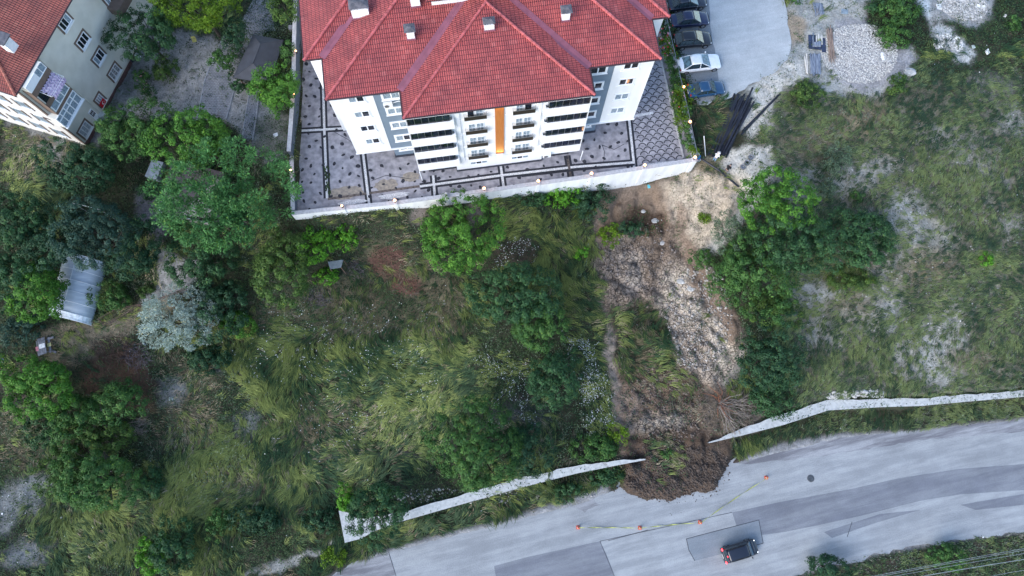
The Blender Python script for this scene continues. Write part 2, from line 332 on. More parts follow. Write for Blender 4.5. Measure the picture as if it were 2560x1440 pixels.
# --- right hand hillside: pale marl showing through grass
paint([(1900, 180), (2560, 250), (2560, 990), (2000, 1000), (1950, 700), (1880, 420)], (.13, .13, .10), 40, v=1, leaf=.10, dry=.28)
hn = fbm(XX*.16+5, YY*.16, 77); k_ = .6*sstep(.57, .68, hn)*sstep(1880, 2000, PX)*sstep(180, 300, PY)*(1-sstep(960, 990, PY)); col = col*(1-k_[..., None])+np.array(GREY)*1.15*k_[..., None]; veg = veg*(1-.6*k_)
for e in [(2380, 350, 70, 40), (2240, 560, 70, 60), (2330, 600, 60, 50), (2300, 880, 70, 60), (2370, 830, 60, 80), (2440, 410, 50, 25), (2270, 520, 60, 50), (2000, 480, 60, 70), (2130, 450, 60, 40), (2050, 740, 50, 40), (2180, 790, 60, 40), (2530, 560, 30, 30), (2350, 930, 90, 25), (2060, 840, 50, 40), (2200, 420, 60, 25), (2540, 300, 50, 40), (2480, 210, 60, 30)]:
    paint(e, PALE, 22, v=.15, leaf=.3, dry=.5, k=.55)
for e in [(2190, 840, 110, 70), (2420, 760, 120, 50), (2500, 650, 70, 60), (2120, 930, 110, 45), (2420, 260, 120, 60), (2350, 200, 80, 40), (2080, 290, 90, 40), (2010, 250, 45, 45), (2500, 880, 70, 50), (2350, 330, 90, 50)]:
    paint(e, None, 25, v=1.0, leaf=.12, dry=.15, k=.8)
for e in [(2300, 690, 70, 40), (2330, 650, 60, 40), (2000, 380, 70, 50), (2130, 770, 60, 30), (2430, 900, 60, 30), (2060, 330, 60, 40), (2170, 300, 70, 40)]: paint(e, DRY, 20, v=.9, dry=.85, leaf=.1, k=.7)
# --- top right yard, gravel and stone heaps
paint([(1960, -60), (2200, -60), (2230, 60), (2285, 150), (2270, 200), (2180, 240), (2060, 235), (2030, 200), (1975, 215), (1850, 330), (1780, 330), (1860, 210), (1960, 160), (1975, 90)], PALE, 10, v=.05, grv=1)
paint([(1900, 165), (1990, 150), (2020, 190), (1960, 230), (1880, 330), (1850, 300)], CREAM, 12, v=.10, leaf=1)
paint((1980, 70, 30, 45), (.33, .27, .20), 10, v=.03)
paint([(2090, 60), (2200, 50), (2280, 150), (2260, 200), (2140, 235), (2080, 200)], (.27, .27, .28), 10, v=0, grv=1)
paint([(2290, -40), (2490, -40), (2490, 45), (2420, 75), (2340, 50), (2290, 55)], (.30, .30, .29), 10, v=.05, grv=1)
paint([(2310, 55), (2350, 60), (2440, 120), (2430, 165), (2390, 155), (2350, 100)], (.42, .43, .42), 8, v=.12)
paint([(2290, -40), (2330, -40), (2325, 40), (2292, 40)], (.5, .54, .55), 6, v=0)
paint((2240, 50, 75, 75), DARK, 12, v=1, leaf=1, dry=0)
# --- around the pipes
paint([(1750, 262), (1860, 220), (1900, 235), (1820, 330), (1770, 390), (1735, 330)], SOIL, 10, v=1, leaf=.6, dry=.2)
paint([(1762, 400), (1826, 400), (1905, 245), (1890, 205), (1825, 215)], None, 6, v=.0, jit=0)
paint([(1800, 330), (1850, 345), (1965, 240), (1950, 215)], None, 8, v=.02, jit=0)
paint([(1800, 390), (1930, 345), (1950, 420), (1930, 470), (1850, 560), (1790, 640), (1740, 660), (1700, 600), (1690, 500), (1740, 425)], CREAM, 10, v=.06, leaf=.8)
paint([(1740, 400), (1800, 400), (1800, 460), (1745, 455)], DRY, 10, v=.6, dry=.7)
paint((1890, 280, 45, 60), CREAM, 14, v=.15, k=.6)
# --- landslide scar
paint([(1530, 470), (1650, 455), (1735, 425), (1800, 470), (1790, 560), (1745, 640), (1762, 700), (1850, 800), (1850, 900), (1810, 960), (1890, 1030), (1840, 1090), (1828, 1150), (1800, 1215), (1740, 1243), (1660, 1250), (1600, 1240), (1562, 1212), (1560, 1160), (1530, 1080), (1520, 1000), (1508, 880), (1495, 780), (1482, 700), (1490, 620), (1482, 580), (1500, 520)], BROWN, 8, v=.0, dry=0)
paint([(1530, 478), (1650, 462), (1700, 480), (1700, 560), (1600, 590), (1500, 600), (1485, 580)], (.19, .155, .13), 10, v=0, crk=0)
paint([(1660, 462), (1740, 420), (1855, 470), (1835, 560), (1745, 640), (1775, 700), (1745, 720), (1700, 640), (1680, 540)], (.46, .43, .385), 22, v=.05, crk=.2)
paint([(1690, 500), (1712, 520), (1740, 640), (1720, 650), (1695, 580)], (.26, .22, .19), 8, crk=.2)
paint([(1495, 610), (1600, 590), (1650, 640), (1650, 740), (1560, 775), (1500, 770)], (.24, .21, .19), 20, crk=1, v=0)
paint([(1535, 640), (1600, 630), (1610, 720), (1560, 740)], (.34, .315, .295), 22, crk=1, v=0)
paint([(1600, 560), (1700, 560), (1720, 660), (1660, 740), (1610, 700)], (.175, .145, .125), 18, crk=.35, k=.85)
paint([(1650, 660), (1710, 650), (1750, 740), (1855, 840), (1860, 930), (1800, 975), (1740, 950), (1690, 860), (1640, 770)], (.34, .315, .29), 26, crk=.75, v=.02)
for e in [(1690, 700, 26, 20), (1730, 790, 30, 34), (1810, 880, 28, 40), (1780, 830, 24, 22), (1700, 735, 22, 18)]: paint(e, (.47, .45, .42), 14, crk=.6)
paint([(1690, 780), (1760, 800), (1790, 880), (1730, 900)], (.26, .23, .21), 16, crk=.8, k=.7)
paint([(1715, 600), (1745, 640), (1860, 830), (1845, 860), (1765, 770), (1700, 650)], (.21, .17, .145), 9, crk=.1, v=0)
paint((1610, 560, 60, 35), MUD, 12, v=.15, crk=.3)
paint([(1518, 775), (1620, 755), (1670, 800), (1700, 900), (1735, 960), (1700, 1000), (1620, 960), (1545, 940), (1530, 880)], SOIL, 16, v=1, leaf=.15, dry=.5, k=.95)
paint([(1545, 930), (1720, 900), (1770, 1000), (1760, 1070), (1560, 1060)], (.13, .10, .085), 22, v=.32, dry=.55, crk=.4, k=.8)
paint([(1500, 780), (1530, 860), (1545, 960), (1530, 1050), (1512, 900)], (.27, .24, .22), 8, v=.03)
paint([(1520, 960), (1590, 980), (1600, 1085), (1540, 1085)], (.22, .185, .165), 14, v=.15, dry=.5)
paint((1650, 1072, 62, 44), (.34, .32, .29), 14, crk=1, v=.03)
paint([(1545, 1080), (1760, 1060), (1850, 1090), (1860, 1180), (1800, 1260), (1560, 1260)], (.085, .065, .054), 20, v=.02, dry=0, k=.95); paint((1780, 1150, 60, 75), (.07, .057, .05), 18, v=.01, dry=0)
paint((1665, 1140, 42, 50), None, 14, v=.55, dry=.45)
paint((1830, 1030, 75, 60), (.12, .105, .09), 18, v=.1)
# --- middle slope
paint([(560, 830), (1100, 810), (1190, 900), (1220, 1010), (1000, 1100), (700, 1110), (600, 1000)], None, 30, v=1, leaf=0, dry=.08)
paint([(480, 1040), (760, 1080), (1080, 1110), (1000, 1200), (700, 1290), (420, 1300), (300, 1400), (100, 1440), (160, 1260), (420, 1160)], None, 30, v=1, leaf=.08, dry=.12)
paint([(1280, 520), (1400, 540), (1480, 620), (1490, 800), (1400, 800), (1300, 640)], None, 20, v=1, leaf=.1, dry=.15)
paint([(1220, 620), (1340, 600), (1330, 680), (1220, 680)], (.06, .05, .04), 15, flw=.8, v=.5, leaf=1)
paint([(1400, 830), (1490, 850), (1525, 1060), (1460, 1090), (1440, 960)], None, 12, flw=1, leaf=.6)
paint([(1180, 880), (1330, 900), (1340, 1060), (1230, 1060)], (.05, .045, .035), 22, flw=.6, leaf=.8)
paint([(580, 780), (1100, 760), (1100, 1000), (700, 960), (560, 900)], None, 40, flw=.3)
paint((830, 1060, 130, 60), DRY, 30, dry=.5, leaf=.6, k=.7, flw=.35); paint((1280, 1050, 80, 40), GREY, 25, v=.5, k=.4)
for e in [(700, 780, 80, 30), (850, 740, 60, 40), (930, 820, 90, 25), (1040, 700, 60, 50), (1100, 800, 70, 40), (960, 640, 40, 30), (900, 760, 60, 30), (480, 950, 60, 50), (600, 1200, 90, 35), (500, 1060, 60, 60), (1120, 770, 40, 60)]: paint(e, DRY, 25, dry=.75, leaf=.6, k=.65)
for e in [(968, 652, 46, 38), (1012, 712, 40, 32)]: paint(e, RED, 10, v=.3, dry=.3)
paint([(760, 530), (1050, 510), (1250, 510), (1180, 640), (980, 650), (800, 640)], None, 20, leaf=.9, dry=.1)
paint((1190, 540, 20, 30), BROWN, 10, v=.3); paint((1048, 540, 22, 35), BROWN, 8, v=.2)
# --- lower left
for e in [(50, 1255, 80, 35), (60, 1220, 55, 25), (60, 1400, 60, 30), (90, 1370, 50, 20), (140, 1110, 28, 40), (250, 1160, 20, 30), (430, 980, 40, 40), (620, 1060, 20, 30), (560, 920, 22, 8), (10, 1300, 40, 40), (90, 1200, 40, 20)]: paint(e, (.19, .20, .20), 16, v=.2, leaf=1, k=.75)
paint((60, 1100, 110, 70), DRY, 30, dry=.6, leaf=.7, k=.5)
paint((880, 1145, 180, 9), GREY, 10, v=.6, dry=.8, k=.5)
paint([(560, 1470), (700, 1400), (830, 1345), (840, 1352), (720, 1412), (640, 1440), (600, 1470)], (.26, .26, .24), 6, v=.12)
# --- left gardens
paint([(330, 60), (450, 70), (560, 90), (620, 190), (700, 300), (720, 395), (650, 400), (600, 330), (520, 290), (380, 300), (280, 300), (225, 350), (215, 345), (330, 150)], GARD, 10, v=.10, leaf=1, jit=1)
paint([(210, 352), (345, 150), (372, 165), (270, 330), (240, 380)], (.17, .175, .17), 5, v=.03, jit=0)
paint([(620, 290), (720, 300), (725, 400), (640, 400)], (.16, .16, .14), 14, v=.3, leaf=1)
paint([(340, 480), (420, 480), (420, 560), (400, 620), (340, 540)], (.14, .14, .15), 10, v=.02)
paint([(400, 620), (500, 650), (480, 720), (340, 790), (350, 740), (390, 700)], GARD, 8, v=.05)
paint([(90, 820), (240, 800), (420, 745), (440, 760), (330, 830), (240, 900), (130, 910)], (.20, .17, .12), 12, v=.35, dry=.5, leaf=.5)
paint([(0, 300), (180, 330), (200, 350), (170, 420), (60, 460), (0, 460)], (.13, .12, .09), 18, v=.6, dry=.6, leaf=.4)
paint([(0, 290), (160, 310), (210, 360), (150, 360), (0, 310)], (.18, .18, .17), 8, v=.1)
paint([(100, 360), (160, 370), (150, 415), (100, 400)], (.24, .23, .22), 10, v=.15)
paint((300, 960, 90, 90), (.08, .05, .035), 22, v=.3)
paint((40, 950, 60, 60), (.07, .055, .045), 22, v=.5)
# verges along the road
paint([(1000, 1310), (1560, 1170), (1560, 1215), (1450, 1260), (1100, 1340), (880, 1400), (850, 1370)], SOIL, 6, v=1, leaf=.3, dry=.15, jit=0)
paint([(1830, 1100), (2000, 1060), (2070, 1030), (2560, 995), (2560, 1055), (2100, 1090), (1830, 1150)], SOIL, 6, v=1, leaf=.12, dry=.2, jit=0)
paint([(1830, 1470), (2080, 1420), (2560, 1335), (2600, 1500), (1800, 1500)], (.06, .05, .04), 6, v=.9, leaf=.7, dry=.2, jit=0)
rdd = sdpoly(XX, YY, road_poly); scm_ = sdpoly(XX, YY, scar_poly); kk = sstep(.5, -.3, rdd)*(1-sstep(2.2, 1.4, sdpoly(XX, YY, scar_poly))); veg = veg*np.where((rdd < .25) & (scm_ > -.8), 0, 1); col = col*(1-kk[..., None])+np.array((.25, .25, .25))*kk[..., None]
veg = veg*sstep(-.2, .3, sdpoly(XX, YY, court_poly))*sstep(-.3, .2, sdpoly(XX, YY, park_poly))
# small-scale tone: clods, humus, dust
t1 = fbm(XX*1.1, YY*1.1, 90); t2 = fbm(XX*3.1, YY*3.1, 91, 2); col = col*(.72+.56*t1+.35*(t2-.5)*2*.5)[..., None]
scm = sdpoly(XX, YY, scar_poly)
kw = sstep(1.0, -.5, scm)[..., None]; col = col*(1-kw)+col*np.array((1.10, 1.0, .88))*kw
def ground_mat(name, cracks):
    m = bpy.data.materials.new(name); m.use_nodes = True; n = m.node_tree; b = n.nodes['Principled BSDF']; b.inputs['Roughness'].default_value = .95; b.inputs['Specular IOR Level'].default_value = .1
    at = n.nodes.new('ShaderNodeAttribute'); at.attribute_name = 'soil'; tc = n.nodes.new('ShaderNodeTexCoord')
    ns = n.nodes.new('ShaderNodeTexNoise'); ns.inputs['Scale'].default_value = 5; ns.inputs['Detail'].default_value = 8; ns.inputs['Roughness'].default_value = .7; n.links.new(tc.outputs['Object'], ns.inputs['Vector'])
    rp = n.nodes.new('ShaderNodeMapRange'); rp.inputs[1].default_value = .3; rp.inputs[2].default_value = .7; rp.inputs[3].default_value = .55; rp.inputs[4].default_value = 1.45; n.links.new(ns.outputs['Fac'], rp.inputs[0])
    mx = n.nodes.new('ShaderNodeVectorMath'); mx.operation = 'SCALE'; n.links.new(at.outputs['Color'], mx.inputs[0]); n.links.new(rp.outputs[0], mx.inputs['Scale'])
    out = mx.outputs[0]; hgt = ns.outputs['Fac']
    if cracks:
        ac = n.nodes.new('ShaderNodeAttribute'); ac.attribute_name = 'crack'
        dis = n.nodes.new('ShaderNodeVectorMath'); dis.operation = 'MULTIPLY_ADD'; dis.inputs[1].default_value = (.9, .9, .9); n2 = n.nodes.new('ShaderNodeTexNoise'); n2.inputs['Scale'].default_value = 1.2; n2.inputs['Detail'].default_value = 3
        n.links.new(tc.outputs['Object'], n2.inputs['Vector']); n.links.new(n2.outputs['Color'], dis.inputs[0]); n.links.new(tc.outputs['Object'], dis.inputs[2])
        hs = []
        for sc_, wd in ((1.15, .045), (2.6, .05)):
            v = n.nodes.new('ShaderNodeTexVoronoi'); v.feature = 'DISTANCE_TO_EDGE'; v.inputs['Scale'].default_value = sc_; n.links.new(dis.outputs[0], v.inputs['Vector'])
            r = n.nodes.new('ShaderNodeMapRange'); r.inputs[1].default_value = 0; r.inputs[2].default_value = wd; r.inputs[3].default_value = .28; r.inputs[4].default_value = 1; n.links.new(v.outputs['Distance'], r.inputs[0]); hs.append(r.outputs[0])
        mn = n.nodes.new('ShaderNodeMath'); mn.operation = 'MULTIPLY'; n.links.new(hs[0], mn.inputs[0]); n.links.new(hs[1], mn.inputs[1])
        mi = n.nodes.new('ShaderNodeMix'); mi.data_type = 'FLOAT'; mi.inputs[2].default_value = 1; n.links.new(ac.outputs['Fac'], mi.inputs[0]); n.links.new(mn.outputs[0], mi.inputs[3])
        m2 = n.nodes.new('ShaderNodeVectorMath'); m2.operation = 'SCALE'; n.links.new(out, m2.inputs[0]); n.links.new(mi.outputs[0], m2.inputs['Scale']); out = m2.outputs[0]
        ad = n.nodes.new('ShaderNodeMath'); ad.operation = 'MULTIPLY_ADD'; ad.inputs[1].default_value = 2.5; n.links.new(mi.outputs[0], ad.inputs[0]); n.links.new(hgt, ad.inputs[2]); hgt = ad.outputs[0]
    n.links.new(out, b.inputs['Base Color'])
    bp = n.nodes.new('ShaderNodeBump'); bp.inputs['Strength'].default_value = .8; bp.inputs['Distance'].default_value = .12 if not cracks else .2; n.links.new(hgt, bp.inputs['Height']); n.links.new(bp.outputs[0], b.inputs['Normal'])
    return m
def grid_obj(name, fmask, mt, kind='structure'):
    ny, nx = XX.shape; idx = np.arange(ny*nx).reshape(ny, nx)
    q = np.stack([idx[:-1, :-1], idx[:-1, 1:], idx[1:, 1:], idx[1:, :-1]], -1)[fmask]
    used = np.unique(q); remap = np.full(ny*nx, -1); remap[used] = np.arange(len(used)); q = remap[q]
    co = np.stack([XX, YY, ZZ], -1).reshape(-1, 3)[used]; me = bpy.data.meshes.new(name)
    me.vertices.add(len(co)); me.vertices.foreach_set('co', co.ravel().astype(np.float32)); me.loops.add(q.size); me.loops.foreach_set('vertex_index', q.ravel().astype(np.int32))
    me.polygons.add(len(q)); me.polygons.foreach_set('loop_start', (np.arange(len(q))*4).astype(np.int32)); me.polygons.foreach_set('use_smooth', np.ones(len(q), bool)); me.update(calc_edges=True)
    a = me.attributes.new('soil', 'FLOAT_COLOR', 'POINT'); c4 = np.ones((len(used), 4), np.float32); c4[:, :3] = col.reshape(-1, 3)[used]; a.data.foreach_set('color', c4.ravel())
    a = me.attributes.new('crack', 'FLOAT', 'POINT'); a.data.foreach_set('value', crack.ravel()[used].astype(np.float32))
    me.materials.append(mt); o = bpy.data.objects.new(name, me); COL.objects.link(o); o['kind'] = kind; return o
fm = scm[:-1, :-1] < 1.3*sstep(4, 1, YY[:-1, :-1])+.15
grid_obj('ground', ~fm, ground_mat('ground soil', False))
grid_obj('landslide_scar', fm, ground_mat('slipped earth', True))
# ================================================================ road
def roadmat(name, c, amp=.12, dust=(.36, .37, .38), dk=.5):
    m = bpy.data.materials.new(name); m.use_nodes = True; n = m.node_tree; b = n.nodes['Principled BSDF']; b.inputs['Roughness'].default_value = .85; b.inputs['Specular IOR Level'].default_value = .2
    tc = n.nodes.new('ShaderNodeTexCoord')
    def nz(s, det, sx=1, sy=1, rot=0):
        mp = n.nodes.new('ShaderNodeMapping'); mp.inputs['Rotation'].default_value = (0, 0, -rot); mp.vector_type = 'TEXTURE' if False else 'POINT'; mp.inputs['Scale'].default_value = (sx, sy, 1)
        rt = n.nodes.new('ShaderNodeVectorRotate'); rt.rotation_type = 'Z_AXIS'; rt.inputs['Angle'].default_value = -rot; n.links.new(tc.outputs['Object'], rt.inputs['Vector']); n.links.new(rt.outputs[0], mp.inputs[0]); mp.inputs['Rotation'].default_value = (0, 0, 0)
        t = n.nodes.new('ShaderNodeTexNoise'); t.inputs['Scale'].default_value = s; t.inputs['Detail'].default_value = det; t.inputs['Roughness'].default_value = .65; n.links.new(mp.outputs[0], t.inputs['Vector']); return t.outputs['Fac']
    ang = math.radians(13)
    a = nz(1.0, 8, .12, 1.1, ang); g = nz(9, 5); p = nz(.35, 7)
    r1 = n.nodes.new('ShaderNodeMapRange'); r1.inputs[1].default_value = .42; r1.inputs[2].default_value = .60; n.links.new(a, r1.inputs[0])
    mx = n.nodes.new('ShaderNodeMix'); mx.data_type = 'RGBA'; mu = n.nodes.new('ShaderNodeMath'); mu.operation = 'MULTIPLY'; mu.inputs[1].default_value = dk; n.links.new(r1.outputs[0], mu.inputs[0]); n.links.new(mu.outputs[0], mx.inputs[0])
    mx.inputs[6].default_value = (*c, 1); mx.inputs[7].default_value = (*dust, 1)
    r2 = n.nodes.new('ShaderNodeMapRange'); r2.inputs[1].default_value = .3; r2.inputs[2].default_value = .7; r2.inputs[3].default_value = 1-amp*1.6; r2.inputs[4].default_value = 1+amp; n.links.new(g, r2.inputs[0])
    r3 = n.nodes.new('ShaderNodeMapRange'); r3.inputs[1].default_value = .3; r3.inputs[2].default_value = .7; r3.inputs[3].default_value = .84; r3.inputs[4].default_value = 1.1; n.links.new(p, r3.inputs[0])
    m2 = n.nodes.new('ShaderNodeMath'); m2.operation = 'MULTIPLY'; n.links.new(r2.outputs[0], m2.inputs[0]); n.links.new(r3.outputs[0], m2.inputs[1])
    s = n.nodes.new('ShaderNodeVectorMath'); s.operation = 'SCALE'; n.links.new(mx.outputs[2], s.inputs[0]); n.links.new(m2.outputs[0], s.inputs['Scale']); n.links.new(s.outputs[0], b.inputs['Base Color'])
    bp = n.nodes.new('ShaderNodeBump'); bp.inputs['Strength'].default_value = .3; bp.inputs['Distance'].default_value = .02; n.links.new(g, bp.inputs['Height']); n.links.new(bp.outputs[0], b.inputs['Normal'])
    return m
def jag(poly, amp, seed, step=.5):
    """roughen a world polygon's outline"""
    out = []; r = random.Random(seed)
    for i in range(len(poly)):
        a = np.array(poly[i]); b = np.array(poly[(i+1) % len(poly)]); L = np.linalg.norm(b-a); k = max(1, int(L/step)); nrm = np.array([-(b-a)[1], (b-a)[0]])/max(L, 1e-6)
        for j in range(k):
            t = j/k; o = amp*(2*vnoise(np.array(a[0]+(b-a)[0]*t)*1.3, np.array(a[1]+(b-a)[1]*t)*1.3, seed)-1) if 0 < t else 0
            out.append(tuple(a+(b-a)*t+nrm*float(o)))
    return out
asph = roadmat('pale asphalt', (.30, .315, .325), dust=(.46, .475, .475)); asph2 = roadmat('dark asphalt', (.185, .195, .22), dust=(.28, .295, .31), dk=.6); asph3 = roadmat('new asphalt', (.22, .25, .275), dk=.25); asphS = roadmat('shoulder grit', (.185, .185, .20), dust=(.40, .41, .42), dk=.8)
conc = roadmat('yard concrete', (.42, .45, .46), dust=(.52, .54, .55), dk=.6); seam = mat('road seam', (.07, .075, .085), amp=.3)
rb = MB(); rb.prism(jag(road_poly, .35, 4), ZR-.3, ZR, 0)
def sheet(mb, poly, z, m): mb.prism(poly, z-.05, z, m)
sheet(rb, W([(1830, 1281), (1950, 1255), (2130, 1222), (2250, 1195), (2400, 1172), (2560, 1160), (2900, 1120), (2900, 1200), (2560, 1225), (2400, 1236), (2300, 1252), (2150, 1290), (2050, 1312), (1960, 1330), (1850, 1345), (1840, 1310)], ZR), ZR+.004, 1)
sheet(rb, W([(1235, 1415), (1320, 1392), (1500, 1353), (1518, 1390), (1536, 1440), (1560, 1500), (1260, 1560)], ZR), ZR+.004, 1)
sheet(rb, jag(W([(2240, 1060), (2560, 1050), (2900, 1012), (2900, 1040), (2560, 1078), (2300, 1100), (2120, 1130), (1980, 1150), (1860, 1160), (1835, 1156), (1955, 1118), (2105, 1092)], ZR), .12, 9, .6), ZR+.005, 3)
sheet(rb, W([(2060, 1330), (2200, 1285), (2300, 1275), (2180, 1310), (2080, 1345)], ZR), ZR+.008, 1)
sheet(rb, W([(2400, 1262), (2560, 1235), (2560, 1262), (2440, 1275)], ZR), ZR+.008, 1)
sheet(rb, W([(1716, 1347), (1897, 1300), (1908, 1358), (1840, 1376), (1737, 1402), (1722, 1375)], ZR), ZR+.012, 2)
sheet(rb, jag(W([(560, 1560), (830, 1440), (900, 1402), (968, 1378), (985, 1425), (1000, 1500), (1010, 1640), (560, 1800)], ZR), .0, 3), ZR+.006, 3)
sheet(rb, jag(W([(1445, 1232), (1465, 1232), (1500, 1262), (1462, 1282), (1420, 1262)], ZR), .25, 5, .4), ZR+.011, 3)
def line(pts, wd, z, m, mb):
    q = [P(a, b, ZR) for a, b in pts]
    for i in range(len(q)-1):
        d = q[i+1]-q[i]; n_ = np.array([-d[1], d[0]])/np.linalg.norm(d)*wd/2
        mb.prism([tuple((q[i]+[*-n_, 0])[:2]), tuple((q[i+1]+[*-n_, 0])[:2]), tuple((q[i+1]+[*n_, 0])[:2]), tuple((q[i]+[*n_, 0])[:2])], z-.03, z, m)
for pts, wd in [([(1716, 1347), (1897, 1300), (1908, 1358), (1872, 1368)], .07), ([(1716, 1347), (1722, 1375), (1737, 1402)], .07), ([(970, 1375), (990, 1440), (1000, 1500)], .06), ([(1500, 1353), (1830, 1281)], .05), ([(1500, 1353), (1536, 1440)], .05), ([(2130, 1305), (2118, 1342)], .06), ([(1520, 1352), (1620, 1325)], .05)]: line(pts, wd, ZR+.016, 4, rb)
rd_o = rb.build('road', [asph, asph2, asph3, asphS, seam]); rd_o['kind'] = 'structure'
pk = MB(); pk.prism(jag(park_poly, .25, 8, .6), .1, .47, 0); pk.prism(jag([tuple(q) for q in W([(1672, 60), (1700, 160), (1745, 262), (1800, 250), (1790, 150), (1775, 60), (1765, -260), (1668, -260)], .47)], .1, 6), .44, .475, 1)
o = pk.build('parking_yard', [conc, asph3]); o['kind'] = 'structure'
# ================================================================ courtyard
pav = mat('stamped concrete', (.22, .215, .235), .8, col2=(.40, .385, .41), scale=1.6, bump=.3, detail=8); darks = mat('dark paving', (.028, .03, .038), amp=.3, scale=5); pebb = mat('white pebbles', (.36, .36, .37), .8, col2=(.85, .84, .84), scale=16, bump=.6, detail=2)
stone = mat('dark inset stone', (.035, .036, .045), amp=.35, scale=4); sand = mat('spilt sand', (.20, .18, .16), .9, col2=(.36, .31, .25), scale=3, detail=8); moss = mat('joint moss', (.03, .05, .02), amp=.4)
cm = MB(); cm.prism(court_poly, -.3, 0, 0)
rr = random.Random(3)
def strip(mb, pts, wd, z, m, fr=BF):
    for (a, b), (c, d) in zip(pts[:-1], pts[1:]):
        q = np.array([c-a, d-b]); n_ = np.array([-q[1], q[0]])/np.linalg.norm(q)*wd/2
        mb.prism([tuple(fr(a-n_[0], b-n_[1])[:2]), tuple(fr(c-n_[0], d-n_[1])[:2]), tuple(fr(c+n_[0], d+n_[1])[:2]), tuple(fr(a+n_[0], b+n_[1])[:2])], z-.02, z, m)
bands = [[(-17.9, 17), (-18.35, 7.85), (-18.66, -.25)], [(-20.9, 8.05), (-18.35, 7.85), (-15.0, 7.6)], [(-14.42, 4.4), (-14.3, -1.7)], [(-8.74, -.28), (.06, -.22), (8.2, -.35), (14.5, -.7)], [(-7.2, .8), (-7.3, -1.75)], [(.16, .85), (.12, -1.75)], [(7.48, 1.1), (7.47, -1.75)], [(15.05, 5.0), (14.43, -1.8)]]
for i, b in enumerate(bands):
    strip(cm, b, .74, .004+.0015*i, 1); strip(cm, b, .26, .02+.0015*i, 2 if i not in (6,) else 7)
for b in ([(14.8, 4.7), (17.8, 4.9)], [(15.5, -1.2), (19.0, -1.25)]): strip(cm, b, .3, .035, 2)
strip(cm, [(-18.6, -.35), (-14.3, -.3), (-8.8, -.25)], .26, .0195, 7)
strip(cm, [(2.2, -.62), (8.3, -.72), (14.6, -.98)], .22, .034, 1)
for q in ((-16.6, .15, 1.9, .75), (-12.3, .35, 1.3, .7), (-9.6, .95, 1.0, .6)):
    cm.prism([tuple(BF(q[0]+q[2]*math.cos(t)*(.8+.35*rr.random()), q[1]+q[3]*math.sin(t)*(.75+.4*rr.random()))[:2]) for t in np.arange(22)*2*math.pi/22], -.01, .006, 4)
for q in ((-16.0, -1.1, 1.5, .32), (-13.6, -1.1, 0, 0), (-11.6, -.95, 1.6, .33)):
    if q[2]: cm.prism([tuple(BF(q[0]+q[2]*math.cos(t)*(.85+.3*rr.random()), q[1]+q[3]*math.sin(t)*(.7+.5*rr.random()))[:2]) for t in np.arange(26)*2*math.pi/26], -.01, .045, 2)
for i in range(24):
    u = rr.uniform(-18.7, -18.2); v = rr.uniform(-.3, 3.5); cm.prism([tuple(BF(u+rr.uniform(.05, .16)*math.cos(t), v+rr.uniform(.08, .3)*math.sin(t))[:2]) for t in np.arange(8)*math.pi/4], 0, .04+.001*i, 5)
# dark inset stones
pts = []
for _ in range(9000):
    u = rr.uniform(-21.5, 14.6); v = rr.uniform(-1.7, 17)
    if not ((v < 2.7) or u < -14.7 or (8.9 < u and v < 5)): continue
    if u < -20.4-(0 if v > 5 else .8) : continue
    if u > 8.8 and v > 4.6: continue
    if -14.4 < u < -11 and v > 3.3: continue
    if any((u-a)**2+(v-b)**2 < .95**2 for a, b in pts): continue
    if any(min(abs(u-(b[0][0])), 9) < .5 and abs(b[0][0]-b[-1][0]) < 1 for b in bands) and rr.random() < .7: continue
    if -.65 < v < .1 and u > -8.8: continue
    pts.append((u, v))
for k, (u, v) in enumerate(pts):
    a0 = rr.uniform(0, 3.1); n = 9; ra = rr.uniform(.15, .27); rb_ = ra*rr.uniform(.55, .85)
    cm.prism([tuple(BF(u+x*math.cos(a0)-y*math.sin(a0), v+x*math.sin(a0)+y*math.cos(a0))[:2]) for x, y in ((ra*math.cos(t)*f, rb_*math.sin(t)*f) for t, f in ((2*math.pi*i/n, .8+.35*rr.random()) for i in range(n)))], 0, .030+.00002*k, 3)
# fan (fish-scale) paving on the right side
R_ = .47
fan = [tuple(q) for q in [(15.15, 5.2), (14.55, -1.7), (20.2, -1.55), (20.4, 34), (16.2, 34), (16.2, 7.5)]]
for j in range(-3, 66):
    for i in range(-1, 9):
        u = 14.9+i*2*R_+(R_ if j % 2 else 0); v = -2.0+j*.50
        if v < -1.75: continue
        q = [(u+R_*math.cos(t), v+R_*math.sin(t)) for t in np.linspace(.12, math.pi-.12, 9)]; cx = u; cy = v+.3
        if sdpoly(np.array(cx), np.array(cy), fan) > -.30: continue
        for k in range(8):
            a, b = q[k], q[k+1]; f = (R_-.11)/R_
            i2 = [(u+(p[0]-u)*f, v+(p[1]-v)*f) for p in (a, b)]
            cm.face([BF(*i2[0], .006), BF(*a, .006), BF(*b, .006), BF(*i2[1], .006)][::-1], 1)
for crk in ([(11.2, -.6), (11.6, 1.0), (11.5, 1.8), (12.7, 1.1), (13.9, 1.6)], [(-13.8, 1.1), (-12.2, 1.5), (-10.8, 1.1), (-9.6, .7)], [(-17.3, 7.4), (-15.9, 6.3), (-14.9, 5.2)]):
    for (a, b), (c, d) in zip(crk[:-1], crk[1:]): strip(cm, [(a, b), (c, d)], .05, .018, 1)
o = cm.build('courtyard_paving', [pav, darks, pebb, stone, sand, moss, pav, mat('stained joint', (.12, .10, .09), amp=.4, scale=4)]); o['kind'] = 'structure'
